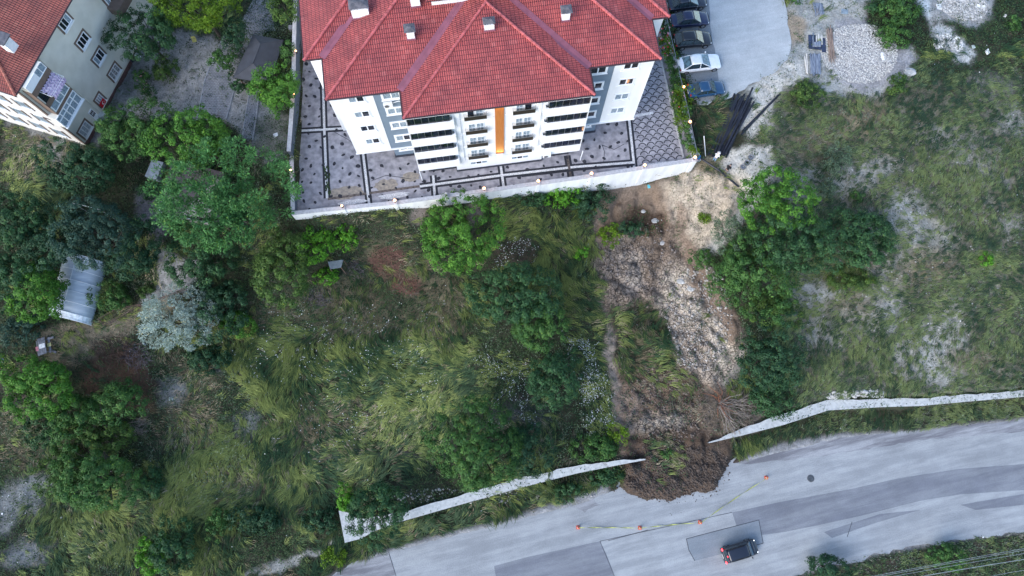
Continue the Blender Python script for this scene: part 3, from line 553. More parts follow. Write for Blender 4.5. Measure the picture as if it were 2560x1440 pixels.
# ---------------------------------------------------------------- boundary walls
plaster = mat('stained white plaster', (.70, .71, .72), .85, col2=(.86, .86, .86), scale=1.3, stretch=(1, 1, .25), bump=.1, detail=6); cop = mat('wall coping', (.42, .42, .44), amp=.15, scale=4, bump=.2); greyw = mat('blue grey render', (.085, .11, .145), amp=.08, scale=1)
metal = mat('grey metal', (.35, .36, .38), .4, metal=.8); whitep = mat('white paint', (.80, .81, .83), .6, amp=.03)
def wallrun(mb, pts, th, zb, zt, m, mc, capw=.06):
    """pts local (u,v); zb list outside base; wall with coping"""
    for i in range(len(pts)-1):
        a = np.array(pts[i]); b = np.array(pts[i+1]); d = (b-a)/np.linalg.norm(b-a); n_ = np.array([-d[1], d[0]])
        def q(h): return [tuple(BF(*(p+n_*s))[:2]) for p, s in ((a, -h), (b, -h), (b, h), (a, h))]
        mb.prism(q(th/2), [zb[i], zb[i+1], zb[i+1], zb[i]], zt, m); mb.prism(q(th/2+capw), zt, zt+.07, mc)
r0 = empty('boundary_wall', BF(0, -2.1, 0), 'white plastered retaining wall along the front of the patterned courtyard', 'wall', 'walls round the courtyard')
fl = [(-22.25, -1.84), (-11, -2.18), (-2.5, -2.14), (8, -2.05), (21.1, -1.70)]; m_ = MB(); wallrun(m_, fl, .3, [-.6, -1.2, -2.2, -4.0, -4.0], .93, 0, 1); m_.build('wall', [plaster, cop], r0)
pil = [(855, 515), (987, 503), (1116, 491), (1210, 470), (1345, 448), (1478, 430), (1611, 410), (1738, 397)]
def loc2(px, py, z):
    q = P(px, py, z)-BF.o; return float(q@BF.x), float(q@BF.y)
for px, py in pil:
    u, v = loc2(px, py, 1.5); v = np.interp(u, [f[0] for f in fl], [f[1] for f in fl]); m_ = MB(); m_.box(BF, u-.17, u+.17, v-.24, v+.2, -1.0 if u < -5 else -2.9, 1.14, 0, 1); m_.box(BF, u-.2, u+.2, v-.27, v+.23, 1.14, 1.2, 1); m_.build('pillar', [plaster, cop], r0)
r1 = empty('boundary_wall', BF(-20.8, 8, 0), 'tall blue grey rendered wall down the left side of the courtyard', 'wall', 'walls round the courtyard')
m_ = MB(); wallrun(m_, [(-22.0, -1.6), (-21.75, 4.5)], .3, [-.5, -.5], 1.25, 0, 1); wallrun(m_, [(-21.72, 4.5), (-20.75, 12), (-20.3, 18), (-18.7, 36)], .3, [-1.5]*4, 2.35, 0, 1); m_.build('wall', [greyw, cop], r1)
r2 = empty('boundary_wall', BF(21.1, 8, 0), 'low white boundary wall with a metal top rail between courtyard and parking yard', 'wall', 'walls round the courtyard')
m_ = MB(); wallrun(m_, [(21.0, -1.55), (21.1, 3), (21.25, 8), (21.3, 36)], .22, [-2.5, -.6, -.3, -.3], .9, 0, 1); m_.build('wall', [plaster, cop], r2)
m_ = MB()
for k in range(19): u = 21.15 if k > 2 else 21.05; m_.tube(BF(u, -1.4+k*2, .9), BF(u, -1.4+k*2, 1.55), .025)
m_.tube(BF(21.03, -1.5, 1.55), BF(21.15, 4, 1.55), .035); m_.tube(BF(21.15, 4, 1.55), BF(21.25, 35, 1.55), .035); m_.build('top_rail', metal, r2)
m_ = MB(); m_.box(BF, 19.9, 20.05, -1.0, 35, -.1, .22, 0); o = m_.build('planter_kerb', cop, r2)
# ---------------------------------------------------------------- lamps
glow = mat('lit globe', (1, .62, .38), .4, amp=.02, emit=(1, .42, .16), es=2.6); dimg = mat('unlit globe', (.8, .76, .72), .3, amp=.03); lampb = mat('lamp base', (.05, .05, .05), .5)
def lamp(px, py, z, label, lit=True, r=.17):
    p = P(px, py, z); r_ = empty('wall_lamp', p, label, 'lamp', 'globe lamps on the courtyard walls'); fr = Fr(p)
    m = MB(); m.lathe(p, [(.11, -.32), (.11, -.27), (.04, -.24), (.035, -.12), (.09, -.08), (.09, -.05)], 12); m.build('base', lampb, r_)
    m = MB(); m.ball(p+np.array([0, 0, .08]), r, n=14, k=10); m.build('globe', glow if lit else dimg, r_, smooth=True)
    if lit:
        l = bpy.data.lights.new('lamp_light', 'POINT'); l.energy = 4; l.color = (1, .5, .22); l.shadow_soft_size = .2; lo = bpy.data.objects.new('lamp_light', l); COL.objects.link(lo); lo.parent = r_; lo.location = (0, 0, .45)
for i, (px, py) in enumerate(pil):
    nm = ['small glowing globe lamp nearest the left end of the white front wall', 'glowing globe lamp on the second pillar from the left of the white front wall', 'unlit globe lamp on the white front wall above the round green tree', 'glowing globe lamp where the front wall face starts to deepen below the orange strip', 'glowing globe lamp on the front wall below the right french balconies', 'glowing globe lamp on the front wall below the right glazed balconies', 'glowing globe lamp on the front wall beside the start of the fan paving', 'glowing globe lamp on the right corner of the front wall beside the person in blue'][i]
    u, v = loc2(px, py, 1.5); v = np.interp(u, [f[0] for f in fl], [f[1] for f in fl]); q = BF(u, v, 1.52); X, Y = proj(q[0], q[1], q[2]); lamp(float(X), float(Y), 1.52, nm, i != 2, .11 if i in (0, 2) else .15)
for px, py, nm in [(740, 128, 'small glowing lamp on the left wall beside the roof corner and dark pavilion'), (735, 235, 'glowing lamp on the left wall beside the round green garden tree'), (727, 426, 'glowing lamp on the low part of the left wall beside the walnut tree')]:
    lamp(px, py, 2.75 if py < 385 else 1.65, nm, True, .10)
for px, py, nm in [(1709, 218, 'bright glowing lamp in the vines beside the old blue car'), (1725, 305, 'glowing lamp on the vine covered wall beside the weedy corner')]: lamp(px, py, 1.5, nm, True, .15)
# ================================================================ apartment building
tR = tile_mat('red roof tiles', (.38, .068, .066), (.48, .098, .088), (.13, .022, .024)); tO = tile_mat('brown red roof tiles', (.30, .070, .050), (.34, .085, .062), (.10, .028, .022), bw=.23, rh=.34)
wht = mat('white facade', (.78, .79, .80), .7, col2=(.86, .865, .87), scale=1.2, stretch=(1, 1, .2), detail=7); gry = mat('slate blue facade', (.17, .225, .285), .75, amp=.05, scale=1.2); plin = mat('dark plinth', (.04, .045, .06), .6, amp=.2)
glass = mat('dark window glass', (.018, .024, .036), .06, amp=.4, scale=.9, spec=.8); glassb = mat('curtained glass', (.10, .16, .22), .1, col2=(.42, .50, .56), scale=7, stretch=(3, 3, .6), spec=.7); pvc = mat('white window frame', (.82, .84, .86), .45, amp=.02); bal = mat('balcony glass', (.012, .016, .032), .05, amp=.6, scale=1.5, spec=.9)
alu = mat('aluminium profile', (.5, .5, .52), .35, metal=.9); brnz = mat('dark bronze panel', (.030, .026, .020), .5, amp=.2); orng = mat('orange slatted cladding', (.42, .14, .035), .6, col2=(.52, .20, .055), scale=2, stretch=(14, 14, .5)); gut = mat('dark eaves gutter', (.05, .03, .035), .5); vall = mat('maroon valley sheet', (.24, .085, .115), .45, amp=.12, scale=1.5); rcap = mat('pale red ridge tile', (.44, .11, .11), .6, amp=.3, scale=3)
B = empty('apartment_building', BF(0, 10, 0), 'large white and slate blue apartment block with red tiled hip roof', 'building')
S = 2.69
def pan(mb, fr, u0, u1, v, z0, z1, m=0, out=-1):   # upright panel facing -v (out=-1)
    q = [fr(u0, v, z0), fr(u1, v, z0), fr(u1, v, z1), fr(u0, v, z1)]; mb.face(q if out < 0 else q[::-1], m)
m = MB()                                   # white blocks and grey panels
zt = 13.84
for s in (-1, 1):
    a, b = (-14.65, -11.06) if s < 0 else (11.06, 14.75)
    m.box(BF, a, b, 3.17, 20, 2.62, zt, 0)
    a, b = (-16.3, -14.6) if s < 0 else (14.65, 16.4); m.box(BF, a, b, 7.35, 28.2, 2.62, zt, 0)
m.box(BF, -14.65, 14.75, 20, 32.4, 0, zt, 0); m.box(BF, -16.3, 16.4, 7.4, 28.2, 0, 2.6, 0)
m.box(BF, -4.55, 4.6, .92, 6, .3, zt, 0)
m.box(BF, -4.0, -3.62, .80, .93, 2.5, zt, 0); m.box(BF, 3.62, 4.0, .80, .93, 2.5, zt, 0)
for k in range(5): m.box(BF, -3.95, -.5, .86, .93, 2.72+S*k, 2.84+S*k, 0); m.box(BF, .65, 3.95, .86, .93, 2.72+S*k, 2.84+S*k, 0)
for s in (-1, 1):                          # window surrounds on the white wings
    for k in range(4):
        u0, u1 = (-13.45, -11.72) if s < 0 else (11.75, 13.48); z0 = 4.12+S*k
        m.box(BF, u0, u1, 3.12, 3.18, z0, z0+.08, 0); m.box(BF, u0-.05, u1+.05, 3.09, 3.18, z0-.06, z0, 0)
m.build('white_wall', [wht], B)
m = MB()
m.box(BF, -11.05, 11.05, 3.19, 19.9, 2.62, zt, 0); m.box(BF, -10.9, 10.9, 3.5, 19.9, .3, 2.6, 0); m.box(BF, -7.5, -4.6, 1.35, 3.4, .35, 2.2, 0); m.box(BF, 4.65, 7.6, 1.35, 3.4, .35, 2.2, 0)
m.build('slate_wall', [gry], B)
m = MB(); m.box(BF, -11.0, 11.0, 3.42, 19.8, 0, .36, 0); m.box(BF, -4.6, 4.65, .86, 3, 0, .32, 0); m.box(BF, -7.56, -4.5, 1.29, 3.4, 0, .36, 0); m.box(BF, 4.6, 7.66, 1.29, 3.4, 0, .36, 0); m.build('plinth', [plin], B)
for a_, b_ in ((-14.75, -8.55), (8.55, 14.85)): m = MB(); m.box(BF, a_, b_, 3.05, 3.2, 2.54, 2.66, 0); m.build('edge_trim', [wht], B)
m = MB(); m.box(BF, -.34, .50, .80, .93, 3.2, zt, 0); ostr = m.build('orange_cladding', [orng], B)
for z, t in ((3.30, 1), (13.2, -1)):
    for du in (-.12, .28):
        l = bpy.data.lights.new('strip_light', 'SPOT'); l.energy = 16; l.color = (1, .62, .22); l.spot_size = math.radians(95); l.spot_blend = .6; l.shadow_soft_size = .04
        lo = bpy.data.objects.new('strip_light', l); COL.objects.link(lo); lo.parent = B; q = BF(du, .52, z)-np.array(B.location); lo.location = tuple(q); lo.rotation_euler = Vector(tuple(BF.y*.28+np.array([0, 0, t*.9]))).to_track_quat('-Z', 'Y').to_euler()
m = MB(); m.box(BF, -.2, .36, .45, .8, 3.06, 3.2, 0); m.build('light_fitting', [whitep], B)
# balcony blocks
for s in (-1, 1):
    u0, u1 = (-8.47, -4.17) if s < 0 else (4.25, 8.5)
    for k in range(4):
        zb = 2.21+S*k; rb0 = bpy.data.objects.new('glazed_balcony', None)
        m = MB(); m.box(BF, u0, u1, .45, 3.1, zb, zb+.12, 0); m.box(BF, u0, u1, .45, .58, zb+.12, zb+1.52, 0); m.box(BF, u0, u0+.12, .58, 3.1, zb+.12, zb+1.52, 0); m.box(BF, u1-.12, u1, .58, 3.1, zb+.12, zb+1.52, 0)
        m.box(BF, u0, u0+.06 if s < 0 else u0, .45, .58, zb+1.52, zb+S, 0) if s < 0 else m.box(BF, u1-.06, u1, .45, .58, zb+1.52, zb+S, 0)
        par = m.build('balcony', [wht], B)
        g0, g1 = (u0+.12, u1-.32) if s < 0 else (u0+.35, u1-.1); m = MB(); m.box(BF, g0, g1, .52, .56, zb+1.5, zb+S-.02, 0)
        side = g1 if s < 0 else g0; m.box(BF, side-.02, side+.02, .56, 3.1, zb+1.5, zb+S-.02, 0)
        gl = m.build('balcony_glazing', [bal], par); m = MB()
        for i in range(7): u = g0+(g1-g0)*i/6; m.box(BF, u-.02, u+.02, .49, .53, zb+1.5, zb+S-.02, 0)
        m.box(BF, g0, g1, .48, .56, zb+1.48, zb+1.52, 0); m.box(BF, g0, g1, .48, .56, zb+S-.06, zb+S-.02, 0); m.build('glazing_frame', [alu], par)
    m = MB(); m.box(BF, u0, u1, .45, 3.2, 2.21+4*S, zt, 0); m.build('balcony_top', [wht], B)
# french balconies
for s in (-1, 1):
    for k in range(4):
        z = 3.12+S*k; a = -3.2 if s < 0 else 1.32; d = 2.06
        m = MB(); m.box(BF, a, a+d, .55, .60, z+.03, z+.66, 0); fb = m.build('french_balcony', [brnz], B); m = MB(); m.tube(BF(a, .9, z+.72), BF(a, .56, z+.72), .02); m.tube(BF(a+d, .9, z+.72), BF(a+d, .56, z+.72), .02); m.tube(BF(a, .56, z+.72), BF(a+d, .56, z+.72), .02)
        for q in (a, a+d): m.tube(BF(q, .57, z), BF(q, .57, z+.78), .02); m.tube(BF(q, .92, z+.03), BF(q, .56, z+.03), .02)
        m.build('railing', [metal], fb)
        m = MB(); m.box(BF, a, a+d, .58, .92, z-.08, z+.02, 0); m.build('balcony_slab', [wht], fb)
        open_ = (k == 3)
        for j, (wa, wb) in enumerate(((a+.33, a+.95), (a+1.1, a+1.77))):
            m = MB(); dk = (s < 0 and k == 3 and j == 0) or (s > 0 and k == 3 and j == 1); m.box(BF, wa, wb, .885, .915, z+.05, z+1.42, 0); gw = m.build('french_window', [glass if dk else glassb], B); m = MB()
            for q in (wa, wb): m.box(BF, q-.03, q+.03, .86, .92, z, z+1.47, 0)
            if not dk: m.box(BF, (wa+wb)/2-.015, (wa+wb)/2+.015, .87, .9, z, z+1.45, 0); m.box(BF, wa, wb, .87, .9, z+.7, z+.73, 0)
            m.box(BF, wa, wb, .86, .92, z+1.42, z+1.47, 0); m.build('frame', [pvc], gw)
    a = -3.02 if s < 0 else 1.36
    for j in range(3): m = MB(); m.box(BF, a+.6*j, a+.6*j+.5, .88, .915, 1.36, 1.80, 0); g = m.build('low_window', [glass if j == 1 else glassb], B)
    m = MB(); m.box(BF, a-.08, a+1.78, .86, .92, 1.26, 1.34, 0); m.box(BF, a-.08, a+1.78, .86, .92, 1.82, 1.88, 0); m.build('window_trim', [pvc], B)
# ordinary windows
def window(u0, u1, v, z0, z1, marg, n=2, dark=(), fr=BF, par=None, name='window'):
    m = MB(); fs = []; w_ = (u1-u0)/n
    for i in range(n): m.box(fr, u0+w_*i+.05, u0+w_*(i+1)-.05, v-.03, v+.02, z0+.04, z1-.04, 1 if i in dark else 0)
    wd = m.build(name, [glassb, glass], par); m = MB()
    m.box(fr, u0-marg, u0+.03, v-.06, v+.03, z0-marg, z1+marg, 0); m.box(fr, u1-.03, u1+marg, v-.06, v+.03, z0-marg, z1+marg, 0); m.box(fr, u0+.03, u1-.03, v-.06, v+.03, z0-marg, z0+.03, 0); m.box(fr, u0+.03, u1-.03, v-.06, v+.03, z1-.03, z1+marg, 0)
    for i in range(1, n): m.box(fr, u0+w_*i-.06, u0+w_*i+.06, v-.05, v+.03, z0+.03, z1-.03, 0)
    m.build('frame', [pvc], wd); m = MB(); m.box(fr, u0-marg-.05, u1+marg+.05, v-.14, v-.04, z0-marg-.05, z0-marg+.02, 0); m.build('sill', [pvc], wd)
    return wd
for k in range(4):
    window(-13.25, -11.93, 3.17, 4.42+S*k, 5.34+S*k, .10, 2, ((1,) if k in (0, 2, 3) else (0, 1)), par=B)
    window(11.95, 13.28, 3.17, 4.42+S*k, 5.34+S*k, .10, 2, ((0, 1) if k > 1 else ()), par=B)
for k in range(4):
    window(-10.2, -8.75, 3.17, 4.32+S*k, 5.25+S*k, .18, 2, ((1,) if k == 0 else ()), par=B); window(8.8, 10.25, 3.17, 4.32+S*k, 5.25+S*k, .18, 2, ((0, 1) if k == 3 else (1,)), par=B)
window(-10.2, -8.75, 3.48, 1.62, 2.45, .16, 2, (0,), par=B); window(8.8, 10.2, 3.48, 1.62, 2.45, .16, 2, (), par=B)
for (u, v, z, lab) in ((-9.95, 3.05, 11.3, 'upper air conditioner'), (4.95, .32, 2.25, None)):
    m = MB(); m.box(BF, u-.42, u+.42, v-.22, v+.1, z, z+.62, 0); ac = m.build('air_conditioner', [pvc], B, bevel=.03); m = MB(); m.lathe((0, 0, 0), [(.22, 0), (.22, .015), (.02, .02)], 14)
    m.v = [tuple(BF(u-.12+a, v-.235-c, z+.31+b)) for a, b, c in m.v]; m.build('fan_grille', [metal], ac)
m = MB(); m.path([BF(-9.5, 3.02, 11.75), BF(-8.9, 3.0, 12.0), BF(-8.4, 2.6, 12.2)], .03); m.path([BF(3.2, .8, 4.4), BF(4.0, .7, 4.0), BF(4.3, .35, 3.2), BF(4.6, .3, 2.8)], .025); m.path([BF(-8.45, .38, 2.2), BF(-8.4, .36, 0)], .05); m.path([BF(8.85, .38, 2.2), BF(8.8, .36, 0)], .05); m.build('drain_pipe', [pvc], B)
# ---- roof: three hipped blocks joined
PI_ = .352; EZ = 14.0
def hroof(u, v): # roof height
    h = lambda du, d0: EZ+PI_*min(du, d0)
    F_ = EZ+PI_*min(8.55-abs(u), v)
    Mh = EZ+PI_*min(15.1-abs(u), v-2.75, 32.85-v); Bh = EZ+PI_*min(16.75-abs(u), v-6.95, 28.65-v); return max(F_, Mh, Bh, EZ)
AU, AM, AB = 8.55, 15.1, 16.75
pls = []
for s in (-1, 1):
    q = lambda *p: [(s*a, b) for a, b in p]
    pls += [(q((-AU, 0), (0, AU), (0, 11.3), (-AU, 2.75)), 'x', s), (q((-AM, 2.75), (-AU, 2.75), (0, 11.3), (0, 17.85)), 'y', s), (q((-AM, 2.75), (0, 17.85), (-4.25, 17.8), (-AM, 6.95)), 'x', s), (q((-AB, 6.95), (-AM, 6.95), (-4.25, 17.8), (-5.9, 17.8)), 'y', s), (q((-AB, 6.95), (-5.9, 17.8), (-AB, 28.65)), 'x', s)]
    pls += [(q((-AM, 32.85), (0, 17.75), (0, 32.85)), 'y', s), (q((-AM, 32.85), (-AM, 28.65), (-4.25, 17.8), (0, 17.75)), 'x', s), (q((-AB, 28.65), (-5.9, 17.8), (-4.25, 17.8), (-AM, 28.65)), 'y', s)]
pls.append(([(-AU, 0), (AU, 0), (0, AU)], 'y', 1))
m = MB(); sl_ = math.sqrt(1+PI_**2)
def rh_(u, v):
    return hroof(u, v) if min(AB-abs(u), 1) > -1e-6 else EZ
for poly, ax, s in pls:
    pts = [np.array([u, v, hroof(max(-AB, min(AB, u)), v)]) for u, v in poly]
    n_ = np.cross(pts[1]-pts[0], pts[2]-pts[0]);
    if n_[2] < 0: pts = pts[::-1]
    uv = [((p[0], p[1]*sl_) if ax == 'y' else (p[1]+.37, (-p[0]*s if True else 0)*-sl_*-1)) for p in pts]
    uv = [((p[0], p[1]*sl_) if ax == 'y' else (p[1]+.37, (AB-abs(p[0]))*sl_)) for p in pts]
    m.face([BF(*p) for p in pts], 0, uv)
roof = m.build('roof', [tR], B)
m = MB()                                    # soffit and gutter
per = [(-AU, 0), (AU, 0), (AU, 2.75), (AM, 2.75), (AM, 6.95), (AB, 6.95), (AB, 28.65), (AM, 28.65), (AM, 32.85), (-AM, 32.85), (-AM, 28.65), (-AB, 28.65), (-AB, 6.95), (-AM, 6.95), (-AM, 2.75), (-AU, 2.75)]
m.prism([tuple(BF(u*.998, v*.999+.01)[:2]) for u, v in per], 13.86, 13.985, 0)
for i in range(len(per)): m.tube(BF(*per[i], 13.97), BF(*per[(i+1) % len(per)], 13.97), .075, 8, 1)
m.build('eaves', [mat('soffit', (.35, .35, .36), .8), gut], roof)
m = MB()
def ridge(a, b):
    p = np.array([*a, hroof(*a)+.02]); q = np.array([*b, hroof(*b)+.02]); L = np.linalg.norm(q-p); n = int(L/.42); d = (q-p)/n
    m = MB()
    for i in range(n): x = p+d*i; y = p+d*(i+1.12); m.tube(BF(*x), BF(*y), .145, 8, 0, .115)
    m.build('ridge_tiles', [rcap], roof)
for s in (-1, 1):
    ridge((s*(AU-.01), .01), (0, AU-.02)); ridge((s*(AM-.01), 2.76), (0, 17.8)); ridge((s*(AB-.01), 6.96), (s*5.95, 17.75)); ridge((s*(AB-.01), 28.6), (s*5.95, 17.85)); ridge((s*5.9, 17.8), (s*4.3, 17.8)); ridge((s*(AM-.01), 32.8), (0, 17.9))
ridge((0, AU), (0, 11.2))
m = MB()
def valley(a, b, wd=.36):
    m = MB()
    a = np.array(a, float); b = np.array(b, float); d = (b-a)/np.linalg.norm(b-a); n_ = np.array([-d[1], d[0]])*wd
    za, zb_ = hroof(*a), hroof(*b)
    for s in (-1, 1):
        q = [BF(*a, za+.035), BF(*b, zb_+.035), BF(*(b+n_*s), hroof(*(b+n_*s))+.03), BF(*(a+n_*s), hroof(*(a+n_*s))+.03)]; m.face(q if s > 0 else q[::-1], 0)
    m.build('valley_sheet', [vall], roof)
for s in (-1, 1): valley((s*(AU-.02), 2.8), (s*.1, 11.25)); valley((s*(AM-.02), 7.0), (s*4.3, 17.75)); valley((s*(AM-.02), 28.6), (s*4.3, 17.85))
m = MB(); at_ = MB()                         # raised stair house above the ridge
m.box(BF, -4.7, 5.1, 9.35, 15, 15.3, 17.35, 0); att = m.build('roof_dormer', [wht], roof)
m = MB()
ru0, ru1, rv0, rv1, rz = -5.15, 5.5, 8.95, 15.4, 17.4; hh = (rv1-rv0)/2
for pts, ax in (([(ru0, rv0, 0), (ru1, rv0, 0), (ru1-hh, rv0+hh, 1), (ru0+hh, rv0+hh, 1)], 'y'), ([(ru0, rv1, 0), (ru0, rv0, 0), (ru0+hh, rv0+hh, 1)], 'x'), ([(ru1, rv0, 0), (ru1, rv1, 0), (ru1-hh, rv0+hh, 1)], 'x'), ([(ru1, rv1, 0), (ru0, rv1, 0), (ru0+hh, rv0+hh, 1), (ru1-hh, rv0+hh, 1)], 'y')):
    m.face([BF(a, b, rz+c*hh*PI_) for a, b, c in pts], 0, [((a, (b-rv0)*sl_) if ax == 'y' else (b, (a if a < 0 else -a)*sl_)) for a, b, c in pts])
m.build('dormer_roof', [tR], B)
m = MB(); m.box(BF, ru0, ru1, rv0, rv1, rz-.1, rz-.01, 0); m.build('dormer_eaves', [gut], B)
capm = mat('weathered chimney cap', (.075, .075, .085), .5, col2=(.16, .15, .16), scale=2.5); 
def chimney(px, py, wu, wv, h, cw, lab=None):
    # (px,py): centre of the cap
    z = 16.
    for _ in range(30): p = P(px, py, z)-BF.o; z += (hroof(float(p@BF.x), float(p@BF.y))+h-z)*.7
    u, v = loc2(px, py, z); zr = z-h; m = MB(); m.box(BF, u-wu/2, u+wu/2, v-wv/2, v+wv/2, zr-.4, z-.28, 0); c = m.build('chimney', [wht], B)
    m = MB(); m.box(BF, u-wu/2-.07, u+wu/2+.07, v-wv/2-.1, v+wv/2+.07, zr-.35, zr-wv*.18+.12, 0)
    m.build('flashing', [vall], c); m = MB(); e = cw/2; t = z
    for a, b in ((-1, -1), (1, -1), (1, 1), (-1, 1)): m.box(BF, u+a*(wu/2-.05)-.04, u+a*(wu/2-.05)+.04, v+b*(wv/2-.05)-.04, v+b*(wv/2-.05)+.04, z-.3, z-.05, 0)
    vs = [BF(u-e, v-e*wv/wu, z-.06), BF(u+e, v-e*wv/wu, z-.06), BF(u+e, v+e*wv/wu, z-.06), BF(u-e, v+e*wv/wu, z-.06), BF(u-e*.25, v, z+.14), BF(u+e*.25, v, z+.14)]
    m.mesh(vs, [(0, 1, 5, 4), (1, 2, 5), (2, 3, 4, 5), (3, 0, 4), (3, 2, 1, 0)], 0); m.build('cap', [capm], c)
chimney(1023, 69, .66, .62, 1.15, 1.0); chimney(1222, 50, .86, .6, .95, 1.08); chimney(1416, 22, .68, .62, 1.15, 1.0); chimney(895, 8, 1.5, .9, 1.3, 1.75); chimney(1034, -18, .8, .8, 1.2, 1.1); chimney(1600, -60, .8, .8, 1.2, 1.1)
# ================================================================ plants
def leafmat(name, rough=.55, trans=.22, gain=1.0):
    m = bpy.data.materials.new(name); m.use_nodes = True; n = m.node_tree; b = n.nodes['Principled BSDF']; b.inputs['Roughness'].default_value = rough; b.inputs['Specular IOR Level'].default_value = .25
    at = n.nodes.new('ShaderNodeAttribute'); at.attribute_name = 'tint'; s = n.nodes.new('ShaderNodeVectorMath'); s.operation = 'SCALE'; s.inputs['Scale'].default_value = gain; n.links.new(at.outputs['Color'], s.inputs[0])
    n.links.new(s.outputs[0], b.inputs['Base Color'])
    if trans:
        tr = n.nodes.new('ShaderNodeBsdfTranslucent'); ms = n.nodes.new('ShaderNodeMixShader'); ms.inputs[0].default_value = trans; n.links.new(s.outputs[0], tr.inputs[0]); n.links.new(b.outputs[0], ms.inputs[1]); n.links.new(tr.outputs[0], ms.inputs[2]); n.links.new(ms.outputs[0], n.nodes['Material Output'].inputs[0])
    return m
leafm = leafmat('leaf'); grassm = leafmat('grass blade', .6, .15); flom = leafmat('petal', .6, .1); bark = mat('bark', (.07, .06, .05), .9, amp=.3, scale=6, bump=.4); twigm = mat('bare twig', (.24, .21, .185), .85, amp=.25, scale=3); brownt = mat('brown twig', (.085, .055, .042), .85, amp=.35, scale=3); orat = mat('reddish twig', (.32, .12, .06), .8, amp=.2); greyt = mat('grey violet twig', (.12, .105, .12), .85, amp=.3, scale=3)
def npmesh(name, co, per, cols, mt, parent=None, loc=(0, 0, 0), kind=None):
    """co (n,per,3) polygons with per corners; cols (n,3)"""
    n = len(co); me = bpy.data.meshes.new(name); c = (co-np.array(loc)).reshape(-1, 3).astype(np.float32)
    me.vertices.add(n*per); me.vertices.foreach_set('co', c.ravel()); me.loops.add(n*per); me.loops.foreach_set('vertex_index', np.arange(n*per, dtype=np.int32)); me.polygons.add(n); me.polygons.foreach_set('loop_start', np.arange(n, dtype=np.int32)*per); me.update(calc_edges=True)
    a = me.attributes.new('tint', 'FLOAT_COLOR', 'POINT'); c4 = np.ones((n*per, 4), np.float32); c4[:, :3] = np.repeat(cols, per, 0); a.data.foreach_set('color', c4.ravel()); me.materials.append(mt)
    o = bpy.data.objects.new(name, me); COL.objects.link(o)
    if parent is not None: o.parent = parent
    if kind: o['kind'] = kind
    return o
def unit(v): return v/np.maximum(np.linalg.norm(v, axis=-1, keepdims=True), 1e-9)
def leaves(ctr, nrm, size, asp, r, axis=None):
    """rhombic leaves at ctr with normals nrm"""
    n = len(ctr); t = unit(np.cross(nrm, r.normal(size=(n, 3)))) if axis is None else unit(axis); b = unit(np.cross(nrm, t)); s = (size*r.uniform(.65, 1.35, n))[:, None]
    return np.stack([ctr-t*s*.5, ctr-b*s*.5/asp+nrm*s*.08, ctr+t*s*.5, ctr+b*s*.5/asp+nrm*s*.08], 1)
# species: base colour, second colour, leaf size, aspect, clump radius factor
SP = {'dark': ((.018, .060, .026), (.060, .148, .052), .18, 1.7, .42), 'mid': ((.026, .085, .024), (.090, .200, .045), .18, 1.7, .42), 'bright': ((.035, .12, .018), (.115, .28, .035), .18, 1.5, .42), 'yellow': ((.085, .17, .015), (.15, .26, .018), .19, 1.9, .50),
      'walnut': ((.040, .125, .038), (.105, .27, .075), .30, 2.6, .62), 'silver': ((.26, .34, .29), (.46, .56, .50), .17, 2.4, .55), 'bluish': ((.022, .060, .040), (.055, .115, .080), .17, 1.8, .45), 'lime': ((.055, .19, .015), (.12, .32, .025), .17, 1.4, .38), 'deep': ((.014, .048, .024), (.046, .118, .050), .18, 1.6, .42), 'grey': ((.085, .14, .085), (.15, .22, .13), .16, 2.6, .5), 'olive': ((.030, .078, .020), (.095, .170, .035), .18, 1.8, .42)}
NT = [0]
